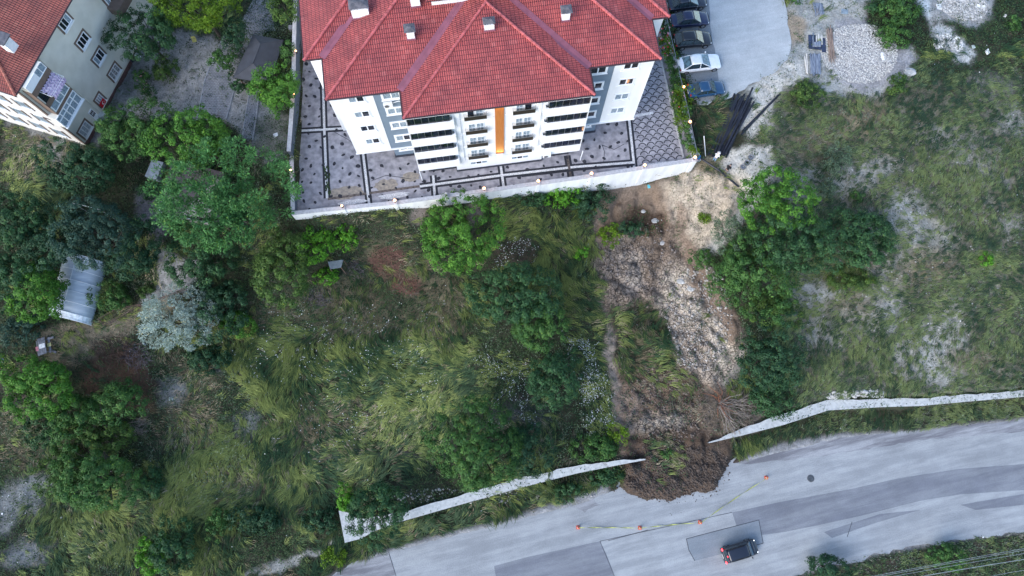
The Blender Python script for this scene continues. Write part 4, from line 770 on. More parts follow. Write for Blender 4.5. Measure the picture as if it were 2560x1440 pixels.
def crown(c, rx, ry, rz, sp, seed, dens=1.0, low=-.25, lean=0., gap=0.):
    r = np.random.default_rng(seed); ca, cb, ls, asp, crf = SP[sp]; ca = np.array(ca); cb = np.array(cb)
    rm = (rx*ry)**.5; cr = crf*(.70 if rm < 1.6 else 1.0); area = 2*math.pi*rx*ry*1.25
    ncl = max(10, int(area/(math.pi*cr*cr)*1.05)); d = unit(r.normal(size=(ncl*2, 3))); d = d[d[:, 2] > low][:ncl]; n = len(d)
    # big lobes
    lob = unit(r.normal(size=(9, 3))); lob[:, 2] = np.abs(lob[:, 2]); la = r.uniform(.08, .30, 9); f = np.zeros(n)+.82
    for k in range(9): f += la[k]*np.clip((d@lob[k]-.55)/.45, 0, 1)
    if gap:
        gp = unit(r.normal(size=(5, 3))); 
        for k in range(5): f -= gap*np.clip((d@gp[k]-.75)/.25, 0, 1)
    f *= r.uniform(.84, 1.08, n); cc = d*np.array([rx, ry, rz])*f[:, None]
    ni = int(n*.45); ci = unit(r.normal(size=(ni, 3)))*r.uniform(.25, .8, ni)[:, None]; ci[:, 2] = np.abs(ci[:, 2])*.9-.1; cc = np.vstack([cc, ci*np.array([rx, ry, rz])]); dd = np.vstack([d, unit(ci)])
    nl = int(78*dens*(cr/.5)**2*(.2/ls)**1.2); ctr = np.repeat(cc, nl, 0); dn_ = np.repeat(dd, nl, 0); N = len(ctr)
    off = unit(r.normal(size=(N, 3)))*(r.uniform(.35, 1, N)**.6)[:, None]*cr*np.repeat(r.uniform(.7, 1.25, len(cc)), nl)[:, None]; off[:, 2] *= .75; off += dn_*cr*.25
    p = ctr+off; nr = unit(unit(off)*1.0+dn_*.3+np.array([0, 0, .25])+r.normal(size=(N, 3))*.28)
    ax = (unit(off)+r.normal(size=(N, 3))*.35) if sp in ('walnut', 'silver', 'grey', 'yellow') else None
    q = leaves(p+np.array(c), nr, ls, asp, r, ax)
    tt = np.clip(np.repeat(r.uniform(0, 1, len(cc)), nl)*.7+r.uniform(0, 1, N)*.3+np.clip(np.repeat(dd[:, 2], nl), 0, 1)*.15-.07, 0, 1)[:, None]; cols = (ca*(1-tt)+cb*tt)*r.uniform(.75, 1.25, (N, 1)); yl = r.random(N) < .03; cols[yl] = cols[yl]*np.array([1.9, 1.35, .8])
    return q, np.clip(cols, 0, .9)
def tree(name, cat, label, cx, cy, rx, ry, sp, h=None, group=None, dens=1.0, bare=False, seed=None, gap=0., extra=(), flowers=None):
    """(cx,cy) crown centre and rx, ry crown radii in photo pixels; h = height of the crown centre over the ground"""
    NT[0] += 1; seed = seed or NT[0]*13+5
    gz = PG(cx, cy)[2]; hh = (h*1.12 if h > 1.5 else h); c = P(cx, cy, gz+hh)
    for _ in range(6): gz = float(G(c[0], c[1])); c = P(cx, cy, gz+hh)
    px = FPX/(CZ-c[2])*1.02; RX, RY = rx/px*1.04, ry/px*1.04
    base = np.array([c[0], c[1], gz-.05]); root = empty(name, base, label, cat, group)
    RZ = min(max(RX, RY)*.72, hh*1.05+.3); q, cols = crown(c, RX, RY, RZ, sp, seed, dens, gap=gap)
    for ex, ey, er, ez in extra:
        e = P(ex, ey, c[2]+ez); q2, c2 = crown(e, er/px, er/px, er/px*.7, sp, seed+int(ex), dens); q = np.vstack([q, q2]); cols = np.vstack([cols, c2])
    npmesh('crown' if cat == 'tree' else 'foliage', q, 4, cols, leafm, root, base)
    r = random.Random(seed); m = MB(); rt = max(.035, min(.22, RX*.05)); top = c+np.array([0, 0, RZ*.1])
    m.tube(base, base+(c-base)*.45+np.array([r.uniform(-.1, .1), r.uniform(-.1, .1), 0]), rt, 8, 0, rt*.75, False); fork = base+(c-base)*.43
    for k in range(7 if RX > 1 else 4):
        a = 2*math.pi*k/7+r.uniform(-.3, .3); e = c+np.array([math.cos(a)*RX*.7, math.sin(a)*RY*.7, RZ*r.uniform(-.1, .45)]); mid = fork+(e-fork)*.5+np.array([0, 0, -.06*RX])
        m.path([fork, mid, e], rt*.55, 6, 0, rt*.15)
        for j in range(2): e2 = mid+(e-mid)*.6+np.array([r.uniform(-.4, .4)*RX, r.uniform(-.4, .4)*RY, RZ*.3]); m.tube(mid, e2, rt*.3, 5, 0, rt*.08, False)
    m.build('trunk' if cat == 'tree' else 'stem', [bark], root, smooth=True)
    if flowers:
        rg = np.random.default_rng(seed); N = flowers[1]; d = unit(rg.normal(size=(N, 3))); d[:, 2] = np.abs(d[:, 2]); p = c+d*np.array([RX, RY, RZ])*1.02; npmesh('flowers', leaves(p, unit(d+np.array([0, 0, .5])), .17, 1.1, rg), 4, np.tile(np.array(flowers[0]), (N, 1))*rg.uniform(.8, 1.1, (N, 1)), flom, root, base)
    return root
GT, GS, GR = 'trees in the gardens', 'trees on the slope', 'shrubs and small plants'
T = 'broadleaf_tree'; Bh = 'shrub'
TL = [
(T, 'tree', 'broad yellow green tree spreading over the garden at the top edge', 505, 22, 108, 72, 'yellow', 4.5, GT),
(T, 'tree', 'dark green tree leaning against the cream house wall', 368, 92, 84, 74, 'dark', 4.0, GT),
(T, 'tree', 'yellow green tree at the top edge beside the tiled roof', 712, 8, 52, 62, 'olive', 3.6, GT),
(T, 'tree', 'thin dark tree half covering the left side of the pavilion roof', 588, 88, 32, 40, 'deep', 2.6, GT),
(Bh, 'shrub', 'small bright green tree at the left corner of the pavilion', 560, 155, 32, 28, 'mid', 2.0, GT),
(Bh, 'shrub', 'straggly dark shoots trailing down from the pavilion corner', 598, 208, 20, 30, 'dark', 1.0, GR),
(T, 'tree', 'round fresh green tree between pavilion and left courtyard wall', 687, 222, 64, 66, 'bright', 3.2, GT),
(Bh, 'shrub', 'slender green tree between pavilion roof and courtyard wall', 718, 130, 20, 26, 'mid', 2.2, GT),
(Bh, 'shrub', 'low grass green bush on the bare garden ground by the house', 412, 180, 34, 32, 'olive', .8, GR),
(T, 'tree', 'medium green tree beside the lower end of the cream house', 335, 330, 88, 70, 'mid', 3.2, GT),
(T, 'tree', 'bright green fig like tree at the end of the garden path', 508, 355, 98, 78, 'bright', 3.4, GT),
(T, 'tree', 'dark green tree below the house corner and grassy yard', 205, 425, 92, 68, 'deep', 3.0, GT),
(T, 'tree', 'very large light green walnut tree left of the courtyard corner', 560, 515, 168, 122, 'walnut', 6.0, GT),
(T, 'tree', 'dark tree at the left edge level with the shed', 40, 560, 70, 70, 'dark', 3.4, GT),
(T, 'tree', 'dense dark green tree left of the bluish tree', 130, 600, 74, 74, 'deep', 3.4, GT),
(T, 'tree', 'green tree at the left edge beside the tunnel greenhouse', 28, 690, 62, 72, 'dark', 3.4, GT),
(T, 'tree', 'bluish dark tree above the far end of the greenhouse', 250, 585, 92, 86, 'bluish', 4.0, GT),
(T, 'tree', 'dark spreading tree between bluish tree and earth path', 345, 640, 58, 74, 'deep', 2.8, GT),
(T, 'tree', 'bright green tree overhanging the left side of the greenhouse', 112, 730, 62, 84, 'bright', 3.0, GT),
(Bh, 'shrub', 'rounded green bush on the right side of the greenhouse', 288, 745, 36, 36, 'mid', 1.2, GR),
(Bh, 'shrub', 'dark bush between the greenhouse front and picnic table at left', 58, 830, 44, 34, 'bluish', 1.2, GR),
(Bh, 'shrub', 'small green bush beside the earth path edge', 368, 727, 18, 15, 'olive', .5, GR),
(T, 'tree', 'dark green tree in the shade below the walnut tree', 500, 665, 76, 56, 'dark', 2.2, GT),
(Bh, 'shrub', 'dense dark bush right of the silver leaved tree', 555, 770, 62, 62, 'deep', 1.6, GR),
(Bh, 'shrub', 'grass green low bush next to the dense dark bush', 590, 805, 46, 26, 'bright', .7, GR),
(T, 'tree', 'silver grey leaved tree above the dark brushwood', 452, 800, 82, 72, 'silver', 2.8, GS),
(T, 'tree', 'dark tree with yellowish rim below the left courtyard corner', 705, 672, 78, 82, 'olive', 3.0, GS),
(Bh, 'vine', 'bright green climber sprawling over the small grey roof', 800, 605, 36, 46, 'lime', 1.0, GR),
(Bh, 'vine', 'bright green climber patch nearest the courtyard wall', 862, 598, 27, 30, 'lime', .9, GR),
(Bh, 'vine', 'bright green climber patch below the small grey roof', 822, 690, 28, 20, 'lime', .7, GR),
(T, 'tree', 'round green tree with bright tips just below the front courtyard wall', 1140, 590, 100, 94, 'bright', 3.6, GS),
(T, 'tree', 'large dark green tree in the middle of the slope', 1285, 745, 108, 84, 'dark', 4.0, GS),
(T, 'tree', 'olive green tree joined to the lower side of the middle tree', 1345, 815, 72, 62, 'mid', 2.8, GS),
(T, 'tree', 'dark green tree beside the band of white flowers', 1388, 945, 70, 68, 'dark', 2.8, GS),
(T, 'tree', 'large dark tree behind the left roadside wall', 1192, 1125, 98, 104, 'mid', 4.0, GS),
(T, 'tree', 'dark tree just right of the large one behind the roadside wall', 1312, 1115, 54, 62, 'deep', 2.2, GS),
(T, 'tree', 'bright topped tree crown nearest the pipes and tyres', 1930, 503, 92, 76, 'bright', 4.6, GS),
(T, 'tree', 'dark green tree joined below the bright topped crown', 1968, 618, 92, 86, 'dark', 4.0, GS),
(T, 'tree', 'green tree on the left flank of the clump right of the landslide', 1862, 682, 98, 92, 'mid', 3.6, GS),
(Bh, 'shrub', 'grey green feathery tree crown in the clump beside the pale earth', 1822, 572, 42, 42, 'grey', 3.0, GS),
(Bh, 'shrub', 'small bright shrub sticking out toward the landslide edge', 1752, 648, 27, 26, 'mid', 1.0, GR),
(T, 'tree', 'dull green tree at the lower end of the clump right of the landslide', 1932, 768, 62, 48, 'olive', 2.4, GS),
(T, 'tree', 'dark spreading tree alone on the grassy hillside with bare branches', 2145, 608, 96, 86, 'dark', 2.6, GS),
(T, 'tree', 'dark blue green tree beside the uprooted bare bush', 1915, 900, 76, 84, 'deep', 3.2, GS),
(Bh, 'shrub', 'dark green bush below the blue green tree near the right wall end', 1925, 995, 52, 38, 'dark', 1.3, GR),
(T, 'tree', 'dark bushy tree growing over the end of the left roadside wall', 938, 1278, 66, 66, 'dark', 3.0, GS),
(T, 'tree', 'bright green lobed tree at the left edge below the picnic table', 95, 962, 88, 72, 'bright', 2.8, GS),
(T, 'tree', 'green tree below the brushwood on the left slope', 190, 1040, 54, 56, 'mid', 2.2, GS),
(T, 'tree', 'sparse green tree with bare branches below the brushwood', 310, 995, 62, 46, 'mid', 2.2, GS),
(T, 'tree', 'sparse green crown at the foot of the bare branches', 262, 1085, 62, 36, 'olive', 1.6, GS),
(T, 'tree', 'wide dull green tree on the lower left slope', 245, 1190, 96, 82, 'mid', 2.6, GS),
(T, 'tree', 'pale green tree on the left side of the wide dull tree', 160, 1170, 44, 62, 'olive', 1.6, GS),
(T, 'tree', 'round bluish green small tree near the bottom edge', 438, 1368, 50, 52, 'dark', 1.6, GS),
(Bh, 'shrub', 'yellow green shrub next to the round bluish tree', 388, 1392, 32, 40, 'lime', .9, GR),
(Bh, 'shrub', 'thin light green sapling on the lower slope', 545, 1302, 20, 34, 'mid', 1.0, GR),
(Bh, 'shrub', 'yellow green shrub behind the tree at the left wall end', 862, 1252, 20, 26, 'lime', .8, GR),
(Bh, 'shrub', 'small yellow green shrub on the verge near the bottom edge', 828, 1390, 25, 20, 'yellow', .5, GR),
(Bh, 'vine', 'vivid green creeper mound hanging over the slope below the wall', 1400, 492, 50, 26, 'lime', .7, GR),
(Bh, 'shrub', 'dark green creeper mass at the top left of the landslide', 1478, 505, 50, 42, 'deep', .9, GR),
(Bh, 'shrub', 'dark green creeper strip under the deep part of the front wall', 1330, 498, 34, 20, 'dark', .6, GR),
(Bh, 'shrub', 'yellow green shrub standing inside the head of the landslide', 1522, 588, 25, 26, 'yellow', .9, GR),
(Bh, 'shrub', 'dark green grass clump beside the shrub in the landslide head', 1572, 572, 34, 20, 'deep', .5, GR),
(Bh, 'shrub', 'pale green sprouting rosette at the left edge of the landslide', 1450, 628, 17, 17, 'lime', .5, GR),
(Bh, 'shrub', 'round olive cushion plant on the pale earth', 1759, 547, 10, 10, 'yellow', .3, GR),
(Bh, 'shrub', 'low green scrub beside the landslide above the left wall', 1490, 1120, 58, 28, 'mid', .6, GR),
(Bh, 'shrub', 'dark scrub in front of the left wall beside the mud', 1510, 1190, 42, 22, 'dark', .5, GR),
(Bh, 'shrub', 'dark scrub at the notch in the road edge', 1425, 1228, 36, 18, 'dark', .5, GR),
(Bh, 'shrub', 'small green shrub at the toe of the landslide', 1670, 1135, 14, 10, 'mid', .3, GR),
(Bh, 'shrub', 'green shrub on the left side of the mud tongue', 1550, 1085, 20, 18, 'yellow', .5, GR),
(Bh, 'shrub', 'silvery drooping bush on the hillside below the gravel', 2088, 402, 38, 34, 'grey', 1.0, GR),
(Bh, 'shrub', 'second silvery bush just above the drooping one', 2060, 470, 22, 26, 'grey', .7, GR),
(Bh, 'shrub', 'dark leafy thicket at the top edge left of the rubble', 2245, 28, 52, 42, 'mid', .7, GR),
(Bh, 'shrub', 'dark thicket just left of the leafy one at the top edge', 2180, 18, 24, 22, 'dark', .5, GR),
(Bh, 'shrub', 'dark thicket below the leafy one at the top edge', 2228, 92, 40, 30, 'mid', .5, GR),
(Bh, 'shrub', 'compact dark bush below the gravel heap', 2238, 214, 24, 28, 'olive', .8, GR),
(Bh, 'shrub', 'single lime green bush on the right hillside', 2464, 648, 15, 15, 'lime', .5, GR),
(Bh, 'shrub', 'big leaved pale plant near the right top corner', 2532, 58, 22, 16, 'mid', .4, GR),
(Bh, 'shrub', 'yellow green tall shrub beside the white gravel and poles', 2012, 236, 40, 30, 'olive', .8, GR),
(Bh, 'shrub', 'dark green bush at the bottom edge right of the black car', 2065, 1418, 46, 30, 'deep', 1.2, GR),
(Bh, 'shrub', 'broad leaved green bush on the verge beside the cables', 2365, 1390, 38, 26, 'mid', 1.0, GR),
(Bh, 'shrub', 'green bush at the top edge above the sand heap', 1985, -4, 20, 16, 'mid', .6, GR),
(Bh, 'shrub', 'small dark bush between the two slopes of the walnut and silver trees', 505, 735, 32, 24, 'bluish', .8, GR),
(Bh, 'shrub', 'dark bush beside the shed roof and its concrete block', 378, 482, 26, 20, 'dark', .8, GR),
(Bh, 'shrub', 'green scrub along the lower right slope at the wall end', 2130, 700, 60, 26, 'olive', .6, GR),
(Bh, 'shrub', 'small dark bush on the hillside above the spreading tree', 2142, 492, 14, 12, 'mid', .4, GR),
(Bh, 'shrub', 'dark green bush between the bright lobed tree and the wide dull tree', 120, 1075, 46, 36, 'dark', 1.0, GR),
(Bh, 'shrub', 'dark green scrub right of the wide dull tree on the lower left slope', 370, 1215, 46, 30, 'dark', .8, GR),
(Bh, 'shrub', 'dark green scrub right of the thin sapling on the lower slope', 640, 1300, 60, 30, 'deep', .7, GR),
(Bh, 'shrub', 'dark green scrub under the small tree at the left wall end', 800, 1300, 36, 26, 'deep', .7, GR),
(Bh, 'shrub', 'dark low bush below the silver leaved tree', 520, 895, 50, 34, 'deep', .7, GR),
]
for t in TL: tree(t[0], t[1], t[2], *t[3:7], t[7], t[8], t[9], gap=.35 if t[8] and t[8] > 2 else .1)
tree('rose_bush', 'shrub', 'rose bush with pale pink flowers beside the house path', 358, 205, 20, 30, 'mid', .9, GR, flowers=((.75, .38, .36), 12))
tree('rose_bush', 'shrub', 'scruffy rose bush with bare stems below the first one', 372, 240, 20, 18, 'dark', .6, GR, dens=.6)
# vine hedge on the right wall
vb = BF(20.9, 7, 0); root = empty('climbing_vine', vb, 'flowering green climber covering the wall between courtyard and parked cars', 'vine'); qs = []; cs = []; r0_ = np.random.default_rng(5)
for v, s_ in [(-.9, .55), (.1, .6), (1.2, .7), (2.2, .6), (3.2, .95), (4.3, 1.1), (5.4, 1.15), (6.4, 1.1), (7.2, 1.0), (8.3, .7), (9.3, .75), (10.5, .7), (11.6, .75), (13.0, .6), (14.5, .5), (16, .5), (17.5, .6)]:
    q, c_ = crown(BF(20.75+r0_.uniform(-.3, .25), v, .75), s_*.75, s_, .6, 'mid' if r0_.random() < .5 else 'yellow', int(v*10)+40, 1.0); qs.append(q); cs.append(c_*.85)
npmesh('foliage', np.vstack(qs), 4, np.vstack(cs), leafm, root, vb)
N = 46; p = np.stack([BF(20.6+r0_.uniform(-.8, .7), r0_.choice([5, 6, 12, 13, 14, 15])+r0_.uniform(-1, 1), 1.25+r0_.uniform(-.2, .25)) for _ in range(N)]); npmesh('flowers', leaves(p, unit(r0_.normal(size=(N, 3))*.3+[0, 0, 1]), .22, 1.1, r0_), 4, np.where(r0_.random((N, 1)) < .5, [[.75, .35, .38]], [[.45, .03, .03]]), flom, root, vb)
m = MB(); 
for k in range(10): m.path([BF(20.7, k*1.8, 0), BF(20.8, k*1.8+.3, .5), BF(20.9, k*1.8+.1, 1.2)], .03)
m.build('stem', [bark], root)
# ---------------------------------------------------------------- grass, weeds, flowers (nobody could count them)
def sample(N, wfun, seed):
    r = np.random.default_rng(seed); x = r.uniform(-63, 66, N); y = r.uniform(-17, 57, N); i = np.clip(np.searchsorted(GX, x)-1, 0, len(GX)-2); j = np.clip(np.searchsorted(GY, y)-1, 0, len(GY)-2)
    k = r.random(N) < wfun(i, j); x, y, i, j = x[k], y[k], i[k], j[k]; return r, x, y, G(x, y), i, j
GA = math.radians(-50)+(fbm(XX*.12, YY*.12, 200, 3)-.5)*6.5+(fbm(XX*.45, YY*.45, 201, 2)-.5)*3.0   # lie direction of the grass
tone = fbm(XX*.45, YY*.45, 205, 3); tone2 = fbm(XX*.13, YY*.13, 206, 3)
rt = (PX > 1900) & (PY > 150)
GA = np.where(rt, math.radians(215)+(fbm(XX*.15, YY*.15, 207)-.5)*3.0+(fbm(XX*.8, YY*.8, 208)-.5)*1.2, GA)
def blades(name, N, wfun, L, wd, colA, colB, seed, per=9, up=.45, clump=.16):
    r, x, y, z, i, j = sample(N, wfun, seed); n = len(x); ang = GA[j, i]+r.normal(size=n)*.22; tn = tone[j, i]*.6+tone2[j, i]*.4+r.normal(size=n)*.10
    x = np.repeat(x, per)+r.normal(size=n*per)*clump; y = np.repeat(y, per)+r.normal(size=n*per)*clump; z = np.repeat(z, per); ang = np.repeat(ang, per)+r.normal(size=n*per)*.16; M_ = n*per
    ln = np.repeat(r.uniform(.6, 1.3, n), per)*L*r.uniform(.7, 1.2, M_); d = np.stack([np.cos(ang), np.sin(ang)], -1); w_ = wd*r.uniform(.7, 1.3, M_); ln = ln*np.where(np.repeat(rt[j, i], per), .72, 1.0); rise = np.repeat(r.uniform(.6, 1.3, n), per)*up*ln
    b = np.stack([x, y, z-.04], -1); m1 = b+np.concatenate([d*(ln*.38)[:, None], (rise*.85+.04)[:, None]], -1); cur = np.stack([-d[:, 1], d[:, 0]], -1)*(r.normal(size=M_)*.10)[:, None]*ln[:, None]; t = b+np.concatenate([d*(ln)[:, None]+cur, (rise*.75)[:, None]], -1)
    sd_ = np.concatenate([np.stack([-d[:, 1], d[:, 0]], -1)*w_[:, None]*.5, np.zeros((M_, 1))], -1)
    q = np.stack([b-sd_*.6, m1-sd_, t, m1+sd_, b+sd_*.6], 1)
    tt = np.clip((np.repeat(tn, per)-.38)/.26+r.normal(size=M_)*.14, 0, 1)[:, None]; c = (np.array(colA)*(1-tt)+np.array(colB)*tt)*r.uniform(.75, 1.25, (M_, 1)); gk = np.repeat(rt[j, i], per)[:, None]*.15; c = c*(1-gk)+(c.mean(1, keepdims=True)*np.array([1.2, 1.15, .85]))*gk*1.6; c = c*np.where(np.repeat(rt[j, i], per), 1.3, 1.0)[:, None]
    return q, np.clip(c, 0, .9)
tr_ = np.clip(1-leafy, 0, 1)
q, c = blades('g', 150000, lambda i, j: veg[j, i]*tr_[j, i]*(1-.8*dryk[j, i])*(.35+.9*tone[j, i]), 1.05, .055, (.035, .080, .034), (.25, .30, .085), 301, per=9, up=.34, clump=.13)
go = npmesh('long_grass', q, 5, c, grassm); tag(go, 'long green grass lying in combed swathes over the slope', 'grass', kind='stuff')
q, c = blades('d', 60000, lambda i, j: veg[j, i]*np.clip(dryk[j, i]*1.1, 0, 1), .7, .04, (.20, .16, .10), (.42, .36, .25), 302, per=6, up=.6, clump=.2)
go = npmesh('dry_grass', q, 5, c, grassm); tag(go, 'straw coloured dry grass and seed stalks among the green', 'dry grass', kind='stuff')
def weeds(N, wfun, seed, size, colA, colB, per=7, spread=.2, hgt=.35):
    r, x, y, z, i, j = sample(N, wfun, seed); n = len(x); tn = tone[j, i]*.5+r.uniform(0, 1, n)*.5; hz = r.uniform(.1, 1, n)*hgt*(.5+tone2[j, i]*1.2)
    ctr = np.stack([np.repeat(x, per)+r.normal(size=n*per)*spread, np.repeat(y, per)+r.normal(size=n*per)*spread, np.repeat(z+hz, per)+r.normal(size=n*per)*.07], -1); nr = unit(r.normal(size=(n*per, 3))*.55+np.array([0, 0, .9]))
    tt = np.clip((np.repeat(tn, per)-.3)/.4, 0, 1)[:, None]; c = (np.array(colA)*(1-tt)+np.array(colB)*tt)*r.uniform(.7, 1.3, (n*per, 1)); return leaves(ctr, nr, size, 1.7, r), np.clip(c, 0, .9)
q, c = weeds(190000, lambda i, j: veg[j, i]*np.clip(leafy[j, i]+.18, 0, 1)*(.3+tone[j, i]), 303, .15, (.017, .048, .022), (.070, .122, .046)); 
q2, c2 = weeds(30000, lambda i, j: veg[j, i]*np.clip(leafy[j, i]+.3, 0, 1)*sstep(.5, .6, tone2[j, i]), 304, .14, (.10, .15, .09), (.20, .26, .17), hgt=.5)
go = npmesh('weeds', np.vstack([q, q2]), 4, np.vstack([c, c2]), leafm); tag(go, 'dense leafy green weeds covering the slope between the trees', 'weeds', kind='stuff')
# thin tufts on bare ground
q, c = weeds(60000, lambda i, j: np.where((veg[j, i] > .015) & (veg[j, i] < .3), .05+sstep(.5, .62, tone[j, i])*.5, 0), 305, .12, (.04, .09, .035), (.12, .17, .08), per=9, spread=.10, hgt=.08)
go = npmesh('sparse_tufts', q, 4, c, leafm); tag(go, 'small green tufts dotted over the bare pale ground', 'tufts', kind='stuff')
r, x, y, z, i, j = sample(620000, lambda i, j: np.clip(flow[j, i], 0, 1)**1.5*sstep(.40, .62, fbm(XX[j, i]*1.1, YY[j, i]*1.1, 401))*.6+.0009*veg[j, i], 306)
ctr = np.stack([x, y, z+r.uniform(.35, .6, len(x))], -1); go = npmesh('wild_flowers', leaves(ctr, unit(r.normal(size=(len(x), 3))*.3+np.array([0, 0, 1])), .10, 1.15, r), 4, np.array([[.72, .76, .74]])*r.uniform(.6, 1.1, (len(x), 1)), flom); tag(go, 'tiny white wild flowers scattered over the slope beside the landslide', 'wild flowers', kind='stuff')
# ---------------------------------------------------------------- brushwood and bare bushes
def brush(name, label, cat, cx, cy, rx, ry, n, mt, h=.5, rad=.018, seg=1.3, seed=1, radial=False, cent=None, ang=(0, 6.283)):
    g = PG(cx, cy); px = FPX/(CZ-g[2]); RX, RY = rx/px, ry/px; r = random.Random(seed); root = empty(name, g, label, cat, 'bare branches and brushwood'); m = MB()
    for k in range(n):
        if radial:
            o = PG(*cent) if cent else g; a = r.uniform(*ang); L = r.uniform(.5, 1); p = np.array([o[0]+r.uniform(-.55, .55), o[1]+r.uniform(-.45, .45), o[2]+r.uniform(0, .4)]); e = np.array([o[0]+math.cos(a)*RX*L, o[1]+math.sin(a)*RY*L, 0]); e[2] = float(G(e[0], e[1]))+h*r.uniform(.2, 1.2); mid = (p+e)/2+np.array([r.uniform(-.5, .5), r.uniform(-.5, .5), h*.35]); m.path([p, mid, e], rad*1.7, 4, 0, rad*.5)
            for j in range(4): t = r.uniform(.35, .95); s = mid+(e-mid)*t; b = a+r.uniform(-.7, .7); l2 = r.uniform(.4, 1.1); m.path([s, s+np.array([math.cos(b)*l2*.5, math.sin(b)*l2*.5, r.uniform(-.05, .2)]), s+np.array([math.cos(b+.2)*l2, math.sin(b+.2)*l2, r.uniform(-.1, .25)])], rad*.7, 3, 0, rad*.3)
        else:
            a = r.uniform(0, 6.283); f = math.sqrt(r.random()); x, y = g[0]+math.cos(a)*RX*f, g[1]+math.sin(a)*RY*f; z = float(G(x, y))+r.uniform(0, h)*(1-f*.6); a = r.uniform(0, 6.283); L = r.uniform(.3, 1)*seg; p = np.array([x, y, z]); q = p+np.array([math.cos(a)*L, math.sin(a)*L, r.uniform(-.15, .3)]); m.path([p, (p+q)/2+np.array([r.uniform(-.15, .15), r.uniform(-.15, .15), .1]), q], rad*1.2, 3, 0, rad*.4)
    m.build('branches', [mt], root); return root
brush('brushwood_pile', 'brown heap of cut brushwood beside the silver leaved tree', 'brushwood', 298, 878, 62, 34, 420, brownt, .8, .022, seed=2)
brush('brushwood_pile', 'greyish brushwood on the right part of the brown heap', 'brushwood', 345, 890, 34, 30, 180, greyt, .8, .02, seed=3)
brush('brushwood_pile', 'violet grey brushwood pile below the olive rimmed tree', 'brushwood', 795, 745, 34, 24, 260, greyt, .6, .016, seg=.8, seed=4)
brush('brushwood_pile', 'pale violet stick heap beside the bright climber', 'brushwood', 888, 672, 22, 24, 150, greyt, .5, .018, seg=.8, seed=5)
brush('brushwood_pile', 'reddish dead twigs on the slope below the front wall', 'brushwood', 968, 655, 40, 34, 160, mat('red twig', (.17, .09, .07), amp=.3), .4, .016, seg=1.2, seed=6)
brush('brushwood_pile', 'rust coloured dead twigs nearer the middle of the slope', 'brushwood', 1010, 714, 34, 24, 110, mat('rust twig', (.20, .10, .07), amp=.3), .3, .014, seg=.7, seed=7)
ub = brush('uprooted_bush', 'large uprooted leafless bush lying against the right side of the landslide', 'bush', 1820, 1030, 92, 80, 34, twigm, .9, .030, seed=8, radial=True, cent=(1800, 1012), ang=(-1.5, .5))
u2 = brush('tangle', 'x', 'x', 1815, 1035, 72, 62, 380, mat('brown bush twig', (.17, .14, .115), amp=.35), .9, .016, seg=1.5, seed=18)
for ch in [k for k in bpy.data.objects if k.parent == u2]: ch.parent = ub; ch.location = u2.location-ub.location; ch.name = 'tangled_twigs'
bpy.data.objects.remove(u2)
m = MB(); r = random.Random(4); o_ = PG(1798, 1008)
for k in range(14): a = r.uniform(-2.5, 2.8); L = r.uniform(1.2, 2.6); m.path([o_+np.array([0, 0, .2]), o_+np.array([math.cos(a)*L*.5, math.sin(a)*L*.5, .8]), o_+np.array([math.cos(a+.3)*L, math.sin(a+.3)*L, .7])], .028, 4, 0, .012)
m.build('reddish_shoots', [orat], ub)
brush('bare_bush', 'bare grey branches between the sparse green crowns on the left slope', 'bush', 262, 1000, 62, 62, 34, twigm, 1.2, .02, seed=9, radial=True, cent=(255, 1060))
brush('bare_bush', 'bare grey branches fanning right below the sparse tree', 'bush', 350, 1070, 46, 30, 22, twigm, .6, .018, seed=10, radial=True, cent=(325, 1065), ang=(-.8, .9))
brush('bare_bush', 'bare branches inside the spreading tree on the right hillside', 'bush', 2155, 655, 26, 40, 22, twigm, 1.8, .02, seed=11, radial=True, cent=(2155, 645), ang=(-2.6, -.4))
# ================================================================ cream house on the left
HA = math.radians(71.5); HC = P(208, 354, -1.5); HF = Fr(HC, HA)
def hpx(px, py, b=0.0):            # pixel -> (a, z) on the plane b metres inside the east wall
    r = rays(px, py); c = np.array([0, 0, CZ]); q0 = HC+HF.y*b; t = ((q0-c)@HF.y)/(r@HF.y); q = c+r*t-HC; return float(q@HF.x), float(q[2])
crm = mat('cream plaster', (.62, .61, .54), .9, col2=(.70, .69, .62), scale=.8, bump=.08, detail=7); brs = mat('brown plaster trim', (.17, .125, .10), .85, amp=.1); plb = mat('maroon plinth', (.13, .07, .065), .8, amp=.25); wcr = mat('pale south plaster', (.66, .64, .61), .9, amp=.06, scale=1)
Hh = empty('apartment_house', HC, 'cream plastered house with brown red tiled roof in the top left corner', 'house')
EZH = 9.6
ec = P(38, 240, EZH)-HC; ea = float(ec@HF.x); eb = float(ec@HF.y)   # eave corner
zt_ = 11.1
m = MB(); m.box(HF, 0, 22, 0, 13, -1.5, zt_-.1, 0); m.build('wall', [crm], Hh)
m = MB(); m.box(HF, -.06, 0, 0, 13.05, -1.5, zt_-.1, 0); m.build('south_wall', [wcr], Hh)
m = MB(); m.box(HF, -.1, 22, -.05, 0, -1.4, -.32, 0); m.box(HF, -.12, -.02, -.05, .3, -.32, zt_-.1, 1); m.build('plinth', [plb, brs], Hh)
PH = .42; u0, u1, v0, v1 = ea, 22.6, eb, 13.6; hw = (v1-v0)/2; sH = math.sqrt(1+PH*PH); z0 = EZH
m = MB()
